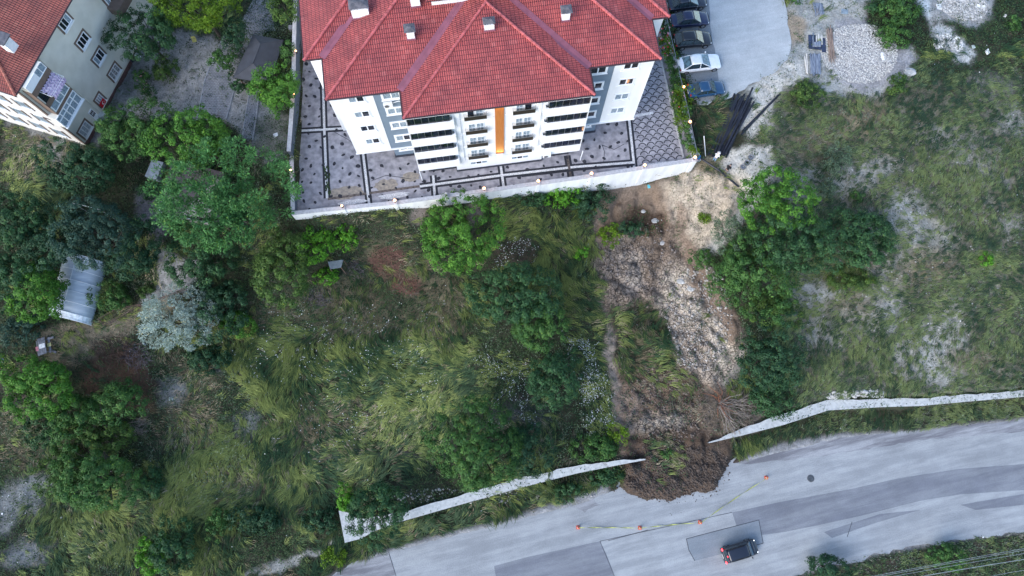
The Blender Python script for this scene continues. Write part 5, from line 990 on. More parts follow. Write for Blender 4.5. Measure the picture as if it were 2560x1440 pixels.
for pts, ax in (([(u0, v0, 0), (u0+hw, v0+hw, 1), (u0, v1, 0)], 'v'), ([(u0, v0, 0), (u1, v0, 0), (u1-hw, v0+hw, 1), (u0+hw, v0+hw, 1)], 'u'), ([(u1, v0, 0), (u1, v1, 0), (u1-hw, v0+hw, 1)], 'v'), ([(u1, v1, 0), (u0, v1, 0), (u0+hw, v0+hw, 1), (u1-hw, v0+hw, 1)], 'u')):
    q = [HF(a, b, z0-HC[2]+c*hw*PH) for a, b, c in pts]; uv = [((a, min(abs(b-v0), abs(v1-b))*sH) if ax == 'u' else (b, min(abs(a-u0), abs(u1-a))*sH)) for a, b, c in pts]
    n_ = np.cross(q[1]-q[0], q[2]-q[0]); 
    if n_[2] < 0: q, uv = q[::-1], uv[::-1]
    m.face(q, 0, uv)
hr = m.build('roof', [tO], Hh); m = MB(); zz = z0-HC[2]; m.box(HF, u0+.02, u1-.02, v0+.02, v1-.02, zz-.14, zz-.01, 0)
for a, b in (((u0, v0), (u1, v0)), ((u1, v1), (u0, v1)), ((u0, v1), (u0, v0))): m.tube(HF(*a, zz-.05), HF(*b, zz-.05), .07, 8, 1)
m.build('eaves', [mat('house soffit', (.3, .28, .26)), gut], hr)
m = MB(); rch = mat('orange ridge tile', (.40, .14, .10), .7, amp=.3)
for a, b in (((u0, v0, 0), (u0+hw, v0+hw, 1)), ((u0, v1, 0), (u0+hw, v0+hw, 1)), ((u0+hw, v0+hw, 1), (u1-hw, v0+hw, 1))):
    p = HF(a[0], a[1], zz+a[2]*hw*PH); q = HF(b[0], b[1], zz+b[2]*hw*PH); n = int(np.linalg.norm(q-p)/.45); d = (q-p)/n
    for i in range(n): m.tube(p+d*i, p+d*(i+1.1), .15, 8, 0, .12)
m.build('ridge_tiles', [rch], hr)
cp = P(2, 95, 12.6)-HC; m = MB(); ca_, cb_ = float(cp@HF.x), float(cp@HF.y); m.box(HF, ca_-.4, ca_+.5, cb_-.3, cb_+.5, 12.4, 13.9, 0); ch_ = m.build('chimney', [whitep], Hh); m = MB(); m.box(HF, ca_-.6, ca_+.7, cb_-.5, cb_+.7, 13.9, 14.0, 0); m.build('cap', [capm], ch_)
grl = mat('wrought grille', (.62, .63, .64), .5)
def hwin(a0, a1, z0, z1, dark=(), grille=False, n=3):
    m = MB()
    for i in range(n): w_ = (a1-a0)/n; m.box(HF, a0+w_*i+.05, a0+w_*(i+1)-.05, -.03, .02, z0+.06, z1-.06, 1 if i in dark else 0)
    wd = m.build('window', [glassb, glass], Hh); m = MB()
    for q in (a0, a1): m.box(HF, q-.06, q+.06, -.06, .03, z0, z1, 0)
    m.box(HF, a0, a1, -.06, .03, z0-.03, z0+.06, 0); m.box(HF, a0, a1, -.06, .03, z1-.06, z1+.03, 0)
    for i in range(1, n): q = a0+(a1-a0)*i/n; m.box(HF, q-.035, q+.035, -.055, .03, z0, z1, 0)
    m.build('frame', [pvc], wd); m = MB(); m.box(HF, a0-.27, a0-.06, -.045, 0, z0-.16, z1+.24, 0); m.box(HF, a1+.06, a1+.27, -.045, 0, z0-.16, z1+.24, 0); m.box(HF, a0-.06, a1+.06, -.045, 0, z1+.04, z1+.24, 0); m.build('surround', [brs], wd)
    m = MB(); m.box(HF, a0-.1, a1+.1, -.17, 0, z0-.2, z0-.04, 0); m.build('sill', [pvc], wd)
    if grille:
        m = MB(); nA = int((a1-a0)/.22)
        for i in range(nA+1): q = a0+(a1-a0)*i/nA; m.tube(HF(q, -.14, z0-.08), HF(q, -.14, z1+.08), .012, 4)
        for z in np.linspace(z0-.08, z1+.08, 5): m.tube(HF(a0-.05, -.14, z), HF(a1+.05, -.14, z), .012, 4)
        for i in range(nA):
            for k in range(6): q = a0+(a1-a0)*(i+.5)/nA; zc_ = z0+(z1-z0)*(k+.5)/6; m.path([HF(q+.08*math.cos(t), -.14, zc_+.09*math.sin(t)) for t in np.linspace(0, 2*math.pi, 7)], .012, 4)
        m.build('grille', [grl], wd)
for a0, a1, z0, z1, dk, g in ((7.8, 9.25, 9.3, 10.4, (0, 1), 0), (7.8, 9.25, 6.25, 7.4, (0, 1, 2), 0), (7.8, 9.25, 3.35, 4.5, (1, 2), 0), (7.85, 9.35, .3, 1.5, (0, 1, 2), 1), (4.55, 5.4, .15, 1.4, (0,), 1), (.5, 1.95, 0, 1.3, (), 1), (13.6, 15.0, 9.0, 10.3, (1,), 0), (13.6, 15.0, 6.1, 7.3, (1,), 0)):
    hwin(a0, a1, z0, z1, dk, bool(g))
m = MB(); m.box(HF, 2.85, 3.5, -.05, .02, -.7, 1.4, 0); dr = m.build('door', [pvc], Hh); m = MB(); m.box(HF, 2.92, 3.43, -.07, -.02, .45, 1.3, 0); m.build('pane', [glass], dr); m = MB()
for q in (2.92, 3.09, 3.26, 3.43): m.tube(HF(q, -.09, .45), HF(q, -.09, 1.3), .02, 4)
for z in (.45, .87, 1.3): m.tube(HF(2.92, -.09, z), HF(3.43, -.09, z), .02, 4)
m.build('door_bars', [pvc], dr)
# stacked enclosed balconies on the east wall
m = MB(); m.box(HF, .3, 3.3, -.96, 0, 4.2, 11.0, 0); m.box(HF, -.3, .3, -.96, 0, 4.2, 6.0, 0); bb = m.build('balcony_tower', [crm], Hh)
def bandf(mb, a0, a1, z0, z1, o=1.0, m_=0): mb.box(HF, a0, a1, -o, -.95, z0, z1, m_)
m = MB(); bandf(m, .25, 3.35, 9.35, 10.1); bandf(m, .25, 3.35, 7.35, 8.0); bandf(m, .25, 3.35, 6.02, 6.5); m.box(HF, 3.3, 3.36, -1, 0, 6.02, 10.1, 0); m.box(HF, .24, .3, -1, 0, 6.02, 10.1, 0); m.build('brown_parapet', [brs], bb)
m = MB(); bandf(m, 1.95, 3.2, 10.2, 11.0, .99); bandf(m, .45, 3.2, 6.5, 7.35, .99); bandf(m, -.2, 3.25, 4.4, 5.95, .99); m.build('balcony_glazing', [glassb], bb)
m = MB(); bandf(m, .45, 3.2, 8.0, 9.35, .975); m.build('loggia_shade_panel', [glass], bb)  # flat dark panel painted in for the shade of the open recess
m = MB()
bandf(m, .28, 1.95, 10.12, 11.05, 1.03); bandf(m, 1.95, 3.3, 10.1, 10.2, 1.03)
for q in (1.95, 2.57, 3.22): bandf(m, q, q+.07, 10.1, 11.05, 1.04)
for q in (.4, 1.3, 2.2, 3.15): bandf(m, q, q+.08, 6.5, 7.35, 1.04)
bandf(m, .3, 3.3, 6.45, 6.55, 1.03)
for q in (-.3, .4, 1.1, 1.8, 2.5, 3.22): bandf(m, q, q+.09, 4.3, 5.98, 1.05)
for z in (4.28, 5.35, 5.92): bandf(m, -.3, 3.31, z, z+.09, 1.06)
m.box(HF, -.35, 3.38, -1.18, -.96, 4.12, 4.26, 0); m.build('glazing_frame', [pvc], bb)
for z in (8.2, 5.2): m = MB(); m.box(HF, 13.2, 16.5, -1.3, 0, z, z+1, 0); m.build('north_balcony', [brs], Hh)
m = MB(); m.path([HF(3.75, -.3, 10.6), HF(3.75, -.1, 10.1), HF(3.8, -.12, 4), HF(3.95, -.12, -.7)], .06, 8); m.build('downpipe', [crm], Hh)
m = MB(); m.prism([tuple(P(a/5.54, 100+b/5.54, 3.2)[:2]) for a, b in ((650, 930), (850, 990), (770, 1130), (600, 1070))], 3.0, [3.35, 3.1, 3.1, 3.35], 0); m.prism([tuple(P(a/5.54, 100+b/5.54, 3.2)[:2]) for a, b in ((840, 985), (862, 992), (782, 1140), (760, 1128))], 3.02, 3.14, 1); m.build('awning', [mat('brown awning sheet', (.09, .075, .085), .6, amp=.2), whitep], Hh)
# south wall windows (seen at a steep angle)
for b_ in (1.6, 4.2, 6.8, 9.4):
    for z in (.2, 3.2, 6.2, 8.9):
        m = MB()
        m.box(HF, -.10, -.055, b_, b_+1.3, z, z+1.2, 0)
        for c in (b_-.2, b_+1.3): m.box(HF, -.12, -.055, c, c+.2, z-.2, z+1.4, 1)
        m.box(HF, -.18, -.055, b_-.1, b_+1.4, z-.14, z-.04, 2); m.build('window', [glassb, brs, whitep], Hh)
# laundry, flag, things by the house
m = MB(); nA, nB = 22, 10; lm = mat('patterned laundry', (.62, .54, .62), .9, col2=(.36, .27, .44), scale=9, detail=2)
vs = [HF(1.0+2.2*i/nA+.1*math.sin(j*1.7), -1.05-1.15*j/nB+.05*math.sin(i*2.2), 9.35-.35*j/nB-.9*max(0, j/nB-.55)+.09*math.sin(i*1.9+j*.3)) for j in range(nB+1) for i in range(nA+1)]
m.mesh(vs, [(j*(nA+1)+i, j*(nA+1)+i+1, (j+1)*(nA+1)+i+1, (j+1)*(nA+1)+i) for j in range(nB) for i in range(nA)], 0)
lo_ = m.build('laundry', [lm], None, origin=HF(2, -1.4, 9)); tag(lo_, 'lilac patterned laundry hanging out over the brown balcony parapet', 'laundry'); sm_ = lo_.modifiers.new('thick', 'SOLIDIFY'); sm_.thickness = .015
m = MB(); m.path([HF(.9, -1.0, 9.4), HF(.9, -2.1, 9.05), HF(3.3, -2.1, 9.05), HF(3.3, -1.0, 9.4)], .02, 4); 
for k in range(4): m.tube(HF(.9, -1.2-.25*k, 9.33-.07*k), HF(3.3, -1.2-.25*k, 9.33-.07*k), .012, 4)
m.build('drying_rack', [pvc], Hh)
redf = mat('red cloth', (.48, .01, .02), .8, amp=.1); fo = HF(4.6, -.24, .6); m = MB()
nA = 10; vs = [HF(4.35+.95*i/nA, -.22-.04*math.sin(i*1.1), .1+.75*j/4+.02*math.sin(i)) for j in range(5) for i in range(nA+1)]; m.mesh(vs, [(j*(nA+1)+i, (j+1)*(nA+1)+i, (j+1)*(nA+1)+i+1, j*(nA+1)+i+1) for j in range(4) for i in range(nA)], 0)
fl_ = m.build('flag', [redf], None, origin=fo); tag(fl_, 'red flag with white crescent and star hung on a window grille of the house', 'flag')
m = MB(); N = 18; R1, R2 = .19, .15
o1 = [(4.87+R1*math.cos(t), .48+R1*math.sin(t)) for t in np.linspace(.5, 2*math.pi-.5, N)]; o2 = [(4.92+R2*math.cos(t), .48+R2*math.sin(t)) for t in np.linspace(.68, 2*math.pi-.68, N)]
for k in range(N-1): m.face([HF(a, -.275, b) for a, b in (o1[k], o1[k+1], o2[k+1], o2[k])])
st = [(5.09+(.08 if k % 2 == 0 else .032)*math.cos(math.pi+k*math.pi/5), .48+(.08 if k % 2 == 0 else .032)*math.sin(math.pi+k*math.pi/5)) for k in range(10)]; m.face([HF(a, -.275, b) for a, b in st]); m.build('crescent_and_star', [whitep], fl_)
def chair(px, py, label, cm_, ang=0., folded=False):
    g = PG(px, py); r_ = empty('garden_chair', g, label, 'chair'); fr = Fr(g, ang); m = MB(); m.box(fr, -.23, .23, -.22, .22, .42, .46, 0); m.build('seat', [cm_], r_, bevel=.02); m = MB(); m.box(fr, -.22, .22, .2, .24, .5, .9, 0); m.build('backrest', [cm_], r_)
    for a in (-.22, .22):
        for b in (-.2, .22): m = MB(); m.tube(fr(a, b, .44 if b < 0 else .9), fr(a*1.3, b*1.25, 0), .016, 5); m.build('leg', [metal], r_)
yel = mat('yellow seat', (.55, .50, .16), .7)
chair(490, 107, 'small folding chair with yellow seat on the bare garden ground', yel, .3); chair(352, 148, 'white plastic chair beside the cream house wall', whitep, .9); chair(338, 156, 'dark chair next to the white one by the house wall', mat('dark seat', (.03, .035, .045)), 2.2)
def crate(px, py, lx, ly, h, mt, label, name, cat, ang=0., lid=True):
    g = PG(px, py); fr = Fr(g, ang); r_ = empty(name, g, label, cat); m = MB(); m.box(fr, -lx/2, lx/2, -ly/2, ly/2, -.05, h, 0); m.build('body', [mt], r_, bevel=.02)
    if lid: m = MB(); m.box(fr, -lx/2-.03, lx/2+.03, -ly/2-.03, ly/2+.03, h, h+.05, 0); m.build('lid', [mt], r_)
    return r_
crate(345, 292, 0, 0, 0, whitep, 'x', 'x', 'x') if 0 else None
crate(262, 292, .8, .5, .6, mat('pale box', (.42, .45, .44)), 'pale storage box at the foot of the house wall by the door', 'storage_box', 'box', .4)
crate(255, 308, .5, .5, .45, mat('grey box', (.26, .30, .30)), 'small grey box next to the pale storage box', 'storage_box', 'box', .6)
crate(733, 75, .7, .5, .5, mat('grey metal box', (.22, .22, .24)), 'grey box standing by the wall behind the pavilion', 'storage_box', 'box', .1)
crate(690, 338, .5, .4, .12, whitep, 'crumpled white plastic sheet on the earth beside the tree trunk', 'plastic_sheet', 'litter', .4, False)
# paths and kerbs in the garden
pvr = bpy.data.materials.new('garden pavers'); pvr.use_nodes = True; n = pvr.node_tree; tc = n.nodes.new('ShaderNodeTexCoord'); br = n.nodes.new('ShaderNodeTexBrick'); br.inputs['Scale'].default_value = 1; br.inputs['Brick Width'].default_value = .34; br.inputs['Row Height'].default_value = .2; br.inputs['Mortar Size'].default_value = .02; br.inputs['Color1'].default_value = (.20, .21, .23, 1); br.inputs['Color2'].default_value = (.25, .26, .28, 1); br.inputs['Mortar'].default_value = (.12, .12, .13, 1); n.links.new(tc.outputs['Object'], br.inputs[0]); n.links.new(br.outputs['Color'], n.nodes['Principled BSDF'].inputs['Base Color']); n.nodes['Principled BSDF'].inputs['Roughness'].default_value = .9
def drape(name, px, mt, dz=.05, kerb=None, th=.12, sub=8):
    """paving slab that follows the ground"""
    m = MB(); n_ = len(px)//2; A = px[:n_]; Bp = px[n_:][::-1]
    g = [[PG(A[i][0]+(Bp[i][0]-A[i][0])*t, A[i][1]+(Bp[i][1]-A[i][1])*t, dz) for t in np.linspace(0, 1, sub)] for i in range(n_)]
    for i in range(n_-1):
        for k in range(sub-1): q = [g[i][k], g[i+1][k], g[i+1][k+1], g[i][k+1]]; nn = np.cross(q[1]-q[0], q[2]-q[0]); m.face(q if nn[2] > 0 else q[::-1])
    if kerb:
        for e in (0, sub-1): m.path([g[i][e]+[0, 0, .02] for i in range(n_)], .07, 4, 1)
    o = m.build(name, [mt]+([kerb] if kerb else [])); o['kind'] = 'structure'; return o
def dens(p, k=6):
    o = []
    for a, b in zip(p[:-1], p[1:]): o += [(a[0]+(b[0]-a[0])*t/k, a[1]+(b[1]-a[1])*t/k) for t in range(k)]
    return o+[p[-1]]
drape('garden_path', dens([(560, 95), (520, 185), (505, 240), (490, 300)])+dens([(490, 300), (570, 300), (580, 230), (600, 190), (640, 100)])[:1]+[], pvr) if 0 else None
A = dens([(575, 60), (530, 150), (512, 200), (492, 300)]); Bq = dens([(680, 60), (600, 160), (590, 210), (565, 300)]); drape('garden_path', A+Bq[::-1], pvr, .07, cop)
A = dens([(625, 225), (612, 300), (606, 345)]); Bq = dens([(650, 225), (640, 300), (632, 350)]); drape('garden_path', A+Bq[::-1], pvr, .07, cop)
A = dens([(632, 0), (610, 40), (590, 75)]); Bq = dens([(690, 0), (680, 40), (690, 78)]); drape('garden_path', A+Bq[::-1], pvr, .11)
# pavilion
pvm = mat('dark pavilion roofing', (.055, .060, .072), .75, amp=.12, scale=1.5); wood = mat('brown timber', (.20, .13, .10), .8, amp=.25, scale=3)
pc = [P(630, 82, 2.0), P(706, 96, 2.0), P(672, 205, 2.0), P(580, 190, 2.0)]; ctr = sum(pc)/4; pv = empty('garden_pavilion', (ctr[0], ctr[1], float(G(ctr[0], ctr[1]))), 'dark grey hip roofed garden pavilion between the trees', 'pavilion')
m = MB(); e0 = [np.array([*p[:2], 1.7]) for p in pc]; cA = (e0[0]+e0[1])/2*.72+(e0[2]+e0[3])/2*.28; cB = (e0[0]+e0[1])/2*.28+(e0[2]+e0[3])/2*.72; cA = cA+[0, 0, .95]; cB = cB+[0, 0, .95]
for f in ([e0[0], e0[1], cA], [e0[1], e0[2], cB, cA], [e0[2], e0[3], cB], [e0[3], e0[0], cA, cB]):
    nn = np.cross(f[1]-f[0], f[2]-f[0]); m.face(f if nn[2] > 0 else f[::-1])
m.prism([tuple(p[:2]) for p in e0], 1.58, 1.69, 0); m.build('roof', [pvm], pv)
m = MB(); m.tube(cA, cB, .06); 
for a, b in ((e0[0], cA), (e0[1], cA), (e0[2], cB), (e0[3], cB)): m.tube(a, b, .045)
m.build('ridge_cap', [pvm], pv)
for k in range(4): q = e0[k]*.85+ctr*.15; m = MB(); m.tube((q[0], q[1], float(G(q[0], q[1]))-.1), (q[0], q[1], 1.6), .07, 8); m.build('post', [wood], pv)
m = MB(); a, b = e0[2]*.86+ctr*.14, e0[3]*.86+ctr*.14; m.tube((*a[:2], .1), (*b[:2], .1), .04); m.tube((*a[:2], -.4), (*b[:2], -.4), .04); m.build('railing', [wood], pv)
# shed beneath the walnut
sr = [P(432, 400, -.4), P(560, 430, -.4), P(530, 560, -.4), P(398, 530, -.4)]; c0 = sum(sr)/4; sh = empty('shed', (c0[0], c0[1], -2.9), 'brown roofed shed half hidden under the large walnut tree', 'shed'); m = MB(); m.prism([tuple(p[:2]) for p in sr], -.5, [-.2, -.5, -.7, -.4], 0); m.build('roof', [mat('brown shed roofing', (.075, .065, .072), .8, amp=.2, scale=2)], sh); m = MB(); m.prism([tuple((p*.9+c0*.1)[:2]) for p in sr], -4, -.5, 0); m.build('wall', [mat('shed wall', (.25, .24, .23))], sh)
m = MB(); 
for a, b in ((sr[0], sr[3]), (sr[3], sr[2])): m.tube((*a[:2], -.36), (*b[:2], -.42), .07)
m.build('gutter', [metal], sh)
crate(396, 432, 1.3, 2.0, .9, mat('pale concrete tank', (.26, .30, .34), .8, amp=.2, scale=2), 'pale concrete tank beside the brown shed', 'water_tank', 'tank', -.25)
m = MB(); g0 = P(182, 507, -.6); g1 = P(250, 524, -.6); o_ = (g0+g1)/2; m.tube(g0, g1, .04, 6); m.tube((*g0[:2], float(G(*g0[:2]))), g0, .04, 6); m.tube((*g1[:2], float(G(*g1[:2]))), g1, .04, 6); po = m.build('drying_pole', [whitep], None, origin=(*o_[:2], float(G(*o_[:2])))); tag(po, 'thin white horizontal pole above the dark trees on the left', 'pole')
# tunnel greenhouse
film = mat('plastic film', (.46, .52, .57), .4, col2=(.38, .44, .50), scale=1.2, spec=.5, stretch=(.5, 5, 1, -.4), bump=.35, bscale=3); filmw = mat('crumpled film', (.62, .68, .72), .4, amp=.2, scale=3, bump=.6)
a0 = PG(128, 790, 0); a1 = PG(232, 815, 0); b0 = PG(185, 640, 0); zt = 0
dx = a1-a0; dx[2] = 0; wG = np.linalg.norm(dx); dx /= wG; L0 = b0-a0; L0[2] = 0; dy = np.array([-dx[1], dx[0], 0]); LG = float(L0@dy); gz = min(a0[2], a1[2]); gh = empty('greenhouse', (a0+a1)/2, 'translucent blue grey plastic tunnel greenhouse among the trees on the left', 'greenhouse')
zA = float(G(*((a0+a1)/2)[:2])); zB = float(G(*((a0+a1)/2+dy*LG)[:2])); m = MB(); nI, nJ = 16, 30; vs = []; rr_ = random.Random(2)
for j in range(nJ+1):
    for i in range(nI+1):
        t = math.pi*i/nI; y = LG*j/nJ; s_ = math.cos(t); p = (a0+a1)/2+dx*(-s_*wG/2)+dy*y; vs.append((p[0], p[1], zA+(zB-zA)*j/nJ+2.0*math.sin(t)**.75-.05*abs(math.sin(j*math.pi/3))))
F = [(j*(nI+1)+i, j*(nI+1)+i+1, (j+1)*(nI+1)+i+1, (j+1)*(nI+1)+i) for j in range(2, nJ) for i in range(nI)]; m.mesh(vs, F, 0); m.build('cover', [film], gh, smooth=True)
m = MB(); m.mesh([(v[0]+.0, v[1], v[2]+.05+.05*rr_.random()) for v in vs[:4*(nI+1)]], [(j*(nI+1)+i, j*(nI+1)+i+1, (j+1)*(nI+1)+i+1, (j+1)*(nI+1)+i) for j in range(0, 3) for i in range(nI)], 0); m.build('loose_front_film', [filmw], gh)
m = MB()
for j in (0, 3, 8, 13, 18, 23, 28): m.path([np.array(vs[j*(nI+1)+i])+[0, 0, .03] for i in range(0, nI+1)], .03, 5)
m.tube(np.array(vs[8])+[0, 0, .04], np.array(vs[nJ*(nI+1)+8])+[0, 0, .04], .03); m.build('hoops', [pvc], gh)
# picnic table
g = PG(116, 868); fr = Fr(g, math.radians(-72)); tb = empty('picnic_table', g, 'weathered wooden picnic table with benches beside the greenhouse', 'table'); wgr = mat('weathered timber', (.20, .21, .24), .85, amp=.3, scale=4)
m = MB()
for k in range(4): m.box(fr, -.95, .95, -.4+.2*k, -.22+.2*k, .72, .76, 0)
m.build('table_top', [wgr], tb)
for s in (-1, 1): m = MB(); m.box(fr, -.9, .9, s*.62-.12, s*.62+.12, .43, .47, 0); m.build('bench', [wgr], tb)
for s in (-1, 1): m = MB(); m.box(fr, s*.7-.05, s*.7+.05, -.75, .75, .36, .43, 0); m.tube(fr(s*.7, -.6, 0), fr(s*.7, -.1, .72), .05, 6); m.tube(fr(s*.7, .6, 0), fr(s*.7, .1, .72), .05, 6); m.build('leg', [wgr], tb)
for (u, v, lx, ly, z, c, lb) in ((.0, .02, .5, .62, .775, (.75, .76, .78), 'white cloth lying on the middle of the picnic table'), (.05, -.62, .48, .45, .485, (.55, .22, .28), 'pink patterned cushion on the left bench of the picnic table'), (-.0, .62, .4, .42, .485, (.48, .45, .22), 'yellowish cushion on the right bench of the picnic table')):
    m = MB(); m.box(fr, u-lx/2, u+lx/2, v-ly/2, v+ly/2, z-.012, z+.02, 0); o = m.build('cloth' if c[0] > .7 else 'cushion', [mat('cloth '+lb[:6], c, .9, amp=.3, scale=14)], None, origin=fr(u, v, z), bevel=.01); tag(o, lb, 'cloth' if c[0] > .7 else 'cushion')
for px, py, a in ((132, 847, .2), (140, 880, -.4)):
    g2 = PG(px, py); f2 = Fr(g2, a); m = MB(); m.box(f2, -.35, .35, -.12, .12, .40, .45, 0); m.tube(f2(-.28, 0, 0), f2(-.28, 0, .4), .03); m.tube(f2(.28, 0, 0), f2(.28, 0, .4), .03); o = m.build('stool', [wgr], None, origin=g2); tag(o, 'narrow wooden stool right of the picnic table, '+('upper of two' if py < 860 else 'lower of two'), 'stool')
g = PG(10, 903); bk = empty('bucket', g, 'blue plastic bucket at the left edge', 'bucket'); m = MB(); m.lathe(g, [(.16, 0), (.22, .34), (.24, .35), (.20, .33), (.14, .03), (.01, .02)], 16); m.build('shell', [mat('blue plastic', (.03, .10, .35), .4)], bk); m = MB(); m.path([g+np.array([.23*math.cos(t), .05, .33+.18*math.sin(t)]) for t in np.linspace(0, math.pi, 9)], .012, 4); m.build('handle', [metal], bk)
# pole fence along the terrace edge
rust = mat('rusty tube', (.10, .065, .055), .7, amp=.3)
for nm, pts, lb in (('tube_fence', [(245, 798), (290, 772), (350, 760), (262, 812), (245, 798)], 'flat rusty tube frame on the terrace edge right of the greenhouse'), ('tube_fence', [(345, 765), (420, 738), (490, 708)], 'thin rusty rail along the lower edge of the earth path')):
    q = [PG(a, b, .75) for a, b in pts]; m = MB(); m.path(q, .04, 6)
    for p in q: m.tube((p[0], p[1], float(G(p[0], p[1]))), p, .035, 6)
    m.path([p-[0, 0, .35] for p in q], .03, 6); o = m.build(nm, [rust], None, origin=(q[0][0], q[0][1], float(G(*q[0][:2])))); tag(o, lb, 'fence')
# small grey roof in the climber
c = [P(820, 655, -3.2), P(858, 650, -3.2), P(852, 668, -3.2), P(825, 672, -3.2)]; c0 = sum(c)/4; rt_ = empty('small_shelter', (c0[0], c0[1], float(G(*c0[:2]))), 'small grey sheet roof half buried in the bright climber', 'shelter'); m = MB(); m.prism([tuple(p[:2]) for p in c], -3.4, [-3.1, -3.1, -3.3, -3.3], 0); m.build('roof', [mat('grey sheet', (.13, .16, .175), .7)], rt_); m = MB()
for p in c: m.tube((p[0], p[1], float(G(p[0], p[1]))-.1), (p[0], p[1], -3.3), .04)
m.build('posts', [wood], rt_)
# ================================================================ roadside retaining walls
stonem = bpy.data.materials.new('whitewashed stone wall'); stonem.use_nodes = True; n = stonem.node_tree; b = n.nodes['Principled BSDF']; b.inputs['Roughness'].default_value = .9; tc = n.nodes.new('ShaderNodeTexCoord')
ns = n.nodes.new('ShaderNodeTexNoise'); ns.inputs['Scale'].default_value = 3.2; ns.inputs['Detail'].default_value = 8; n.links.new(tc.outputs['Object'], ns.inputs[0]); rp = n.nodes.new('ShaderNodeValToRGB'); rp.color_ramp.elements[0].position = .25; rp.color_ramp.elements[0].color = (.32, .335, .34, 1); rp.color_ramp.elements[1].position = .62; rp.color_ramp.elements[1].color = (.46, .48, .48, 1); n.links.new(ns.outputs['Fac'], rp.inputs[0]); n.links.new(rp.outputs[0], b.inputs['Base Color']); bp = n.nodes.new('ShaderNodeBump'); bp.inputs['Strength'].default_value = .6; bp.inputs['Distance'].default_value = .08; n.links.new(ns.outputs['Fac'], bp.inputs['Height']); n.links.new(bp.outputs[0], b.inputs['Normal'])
facem = mat('shaded stone face', (.06, .06, .06), .95, col2=(.14, .14, .135), scale=2.5, bump=.6)  # shade on the wall face painted in as a dark base colour
def roadwall(front, width, label):
    """front: front edge in photo pixels at ZW; width list in metres"""
    f = [P(a, b, ZW) for a, b in front]; F = []; Wd = []
    for i in range(len(f)-1):
        k = max(1, int(np.linalg.norm(f[i+1]-f[i])/.6))
        for t in range(k): F.append(f[i]+(f[i+1]-f[i])*t/k); Wd.append(width[i]+(width[i+1]-width[i])*t/k)
    F.append(f[-1]); Wd.append(width[-1]); root = empty('retaining_wall', F[len(F)//2]*1, label, 'wall', 'stone walls along the road'); root.location.z = ZR
    top = MB(); fc = MB(); up = []
    for i, p in enumerate(F):
        a = F[max(0, i-1)]; c = F[min(len(F)-1, i+1)]; d = (c-a)/np.linalg.norm(c-a); nn = np.array([-d[1], d[0], 0]); nn = nn if nn[1] > 0 else -nn; wd = max(.12, Wd[i]+.22*(float(vnoise(np.array(p[0]*1.1), np.array(p[1]*1.1), 6))-.5)); q = p+nn*wd; q[2] = p[2]+.28*min(1, wd); up.append(q)
    for i in range(len(F)-1):
        a, b_, c, d = F[i], F[i+1], up[i+1], up[i]; q = [a, b_, c, d]; nn = np.cross(b_-a, c-a); top.face(q if nn[2] > 0 else q[::-1]); 
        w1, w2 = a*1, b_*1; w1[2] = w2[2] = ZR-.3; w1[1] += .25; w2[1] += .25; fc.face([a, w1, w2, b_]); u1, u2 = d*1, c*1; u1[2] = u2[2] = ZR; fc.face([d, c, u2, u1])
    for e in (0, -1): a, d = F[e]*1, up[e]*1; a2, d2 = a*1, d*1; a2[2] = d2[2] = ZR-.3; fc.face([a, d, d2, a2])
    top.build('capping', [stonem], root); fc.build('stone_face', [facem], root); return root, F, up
roadwall([(1614, 1150), (1560, 1160), (1440, 1184), (1300, 1220), (1150, 1262), (1003, 1304), (930, 1330), (905, 1346), (862, 1357)], [.05, .45, .85, 1.0, .95, .95, 1.5, 2.5, 3.4], 'whitewashed sloping stone wall left of the landslide with a wide end')
_, F2, U2 = roadwall([(1772, 1108), (1850, 1090), (1960, 1062), (2070, 1026), (2200, 1018), (2300, 1015), (2430, 1003), (2560, 992), (2760, 975)], [.05, .7, 1.15, 1.15, .95, .85, .75, .7, .7], 'whitewashed stone wall right of the landslide with loose stones behind')
rocks = mat('pale loose rock', (.42, .42, .41), .9, amp=.25, scale=3, bump=.4); r = random.Random(8)
def rock(mb, p, s, sd, m=0): mb.ball(p, s, s*r.uniform(.6, 1), s*r.uniform(.5, .8), n=7, k=4, m=m, nz=.45, seed=sd)
root = empty('loose_stones', PG(2200, 990), 'row of loose pale boulders on top of the right roadside wall', 'stones')
k = 0
for px in np.arange(2070, 2560, 4.2):
    dense = px < 2260; 
    for rep in range(3 if dense else 1):
        py = np.interp(px, [2070, 2200, 2300, 2430, 2560], [1000, 996, 996, 984, 975])-r.uniform(0, 14 if dense else 9)
        if not dense and r.random() < .15: continue
        g = P(px, py-5, ZW+.42); g[2] = max(g[2], float(G(g[0], g[1]))+.05); m = MB(); k += 1; rock(m, g, r.uniform(.15, .30 if dense else .20), k)
        if k <= 99: m.build('boulder', [rocks], root)
tR_ = r
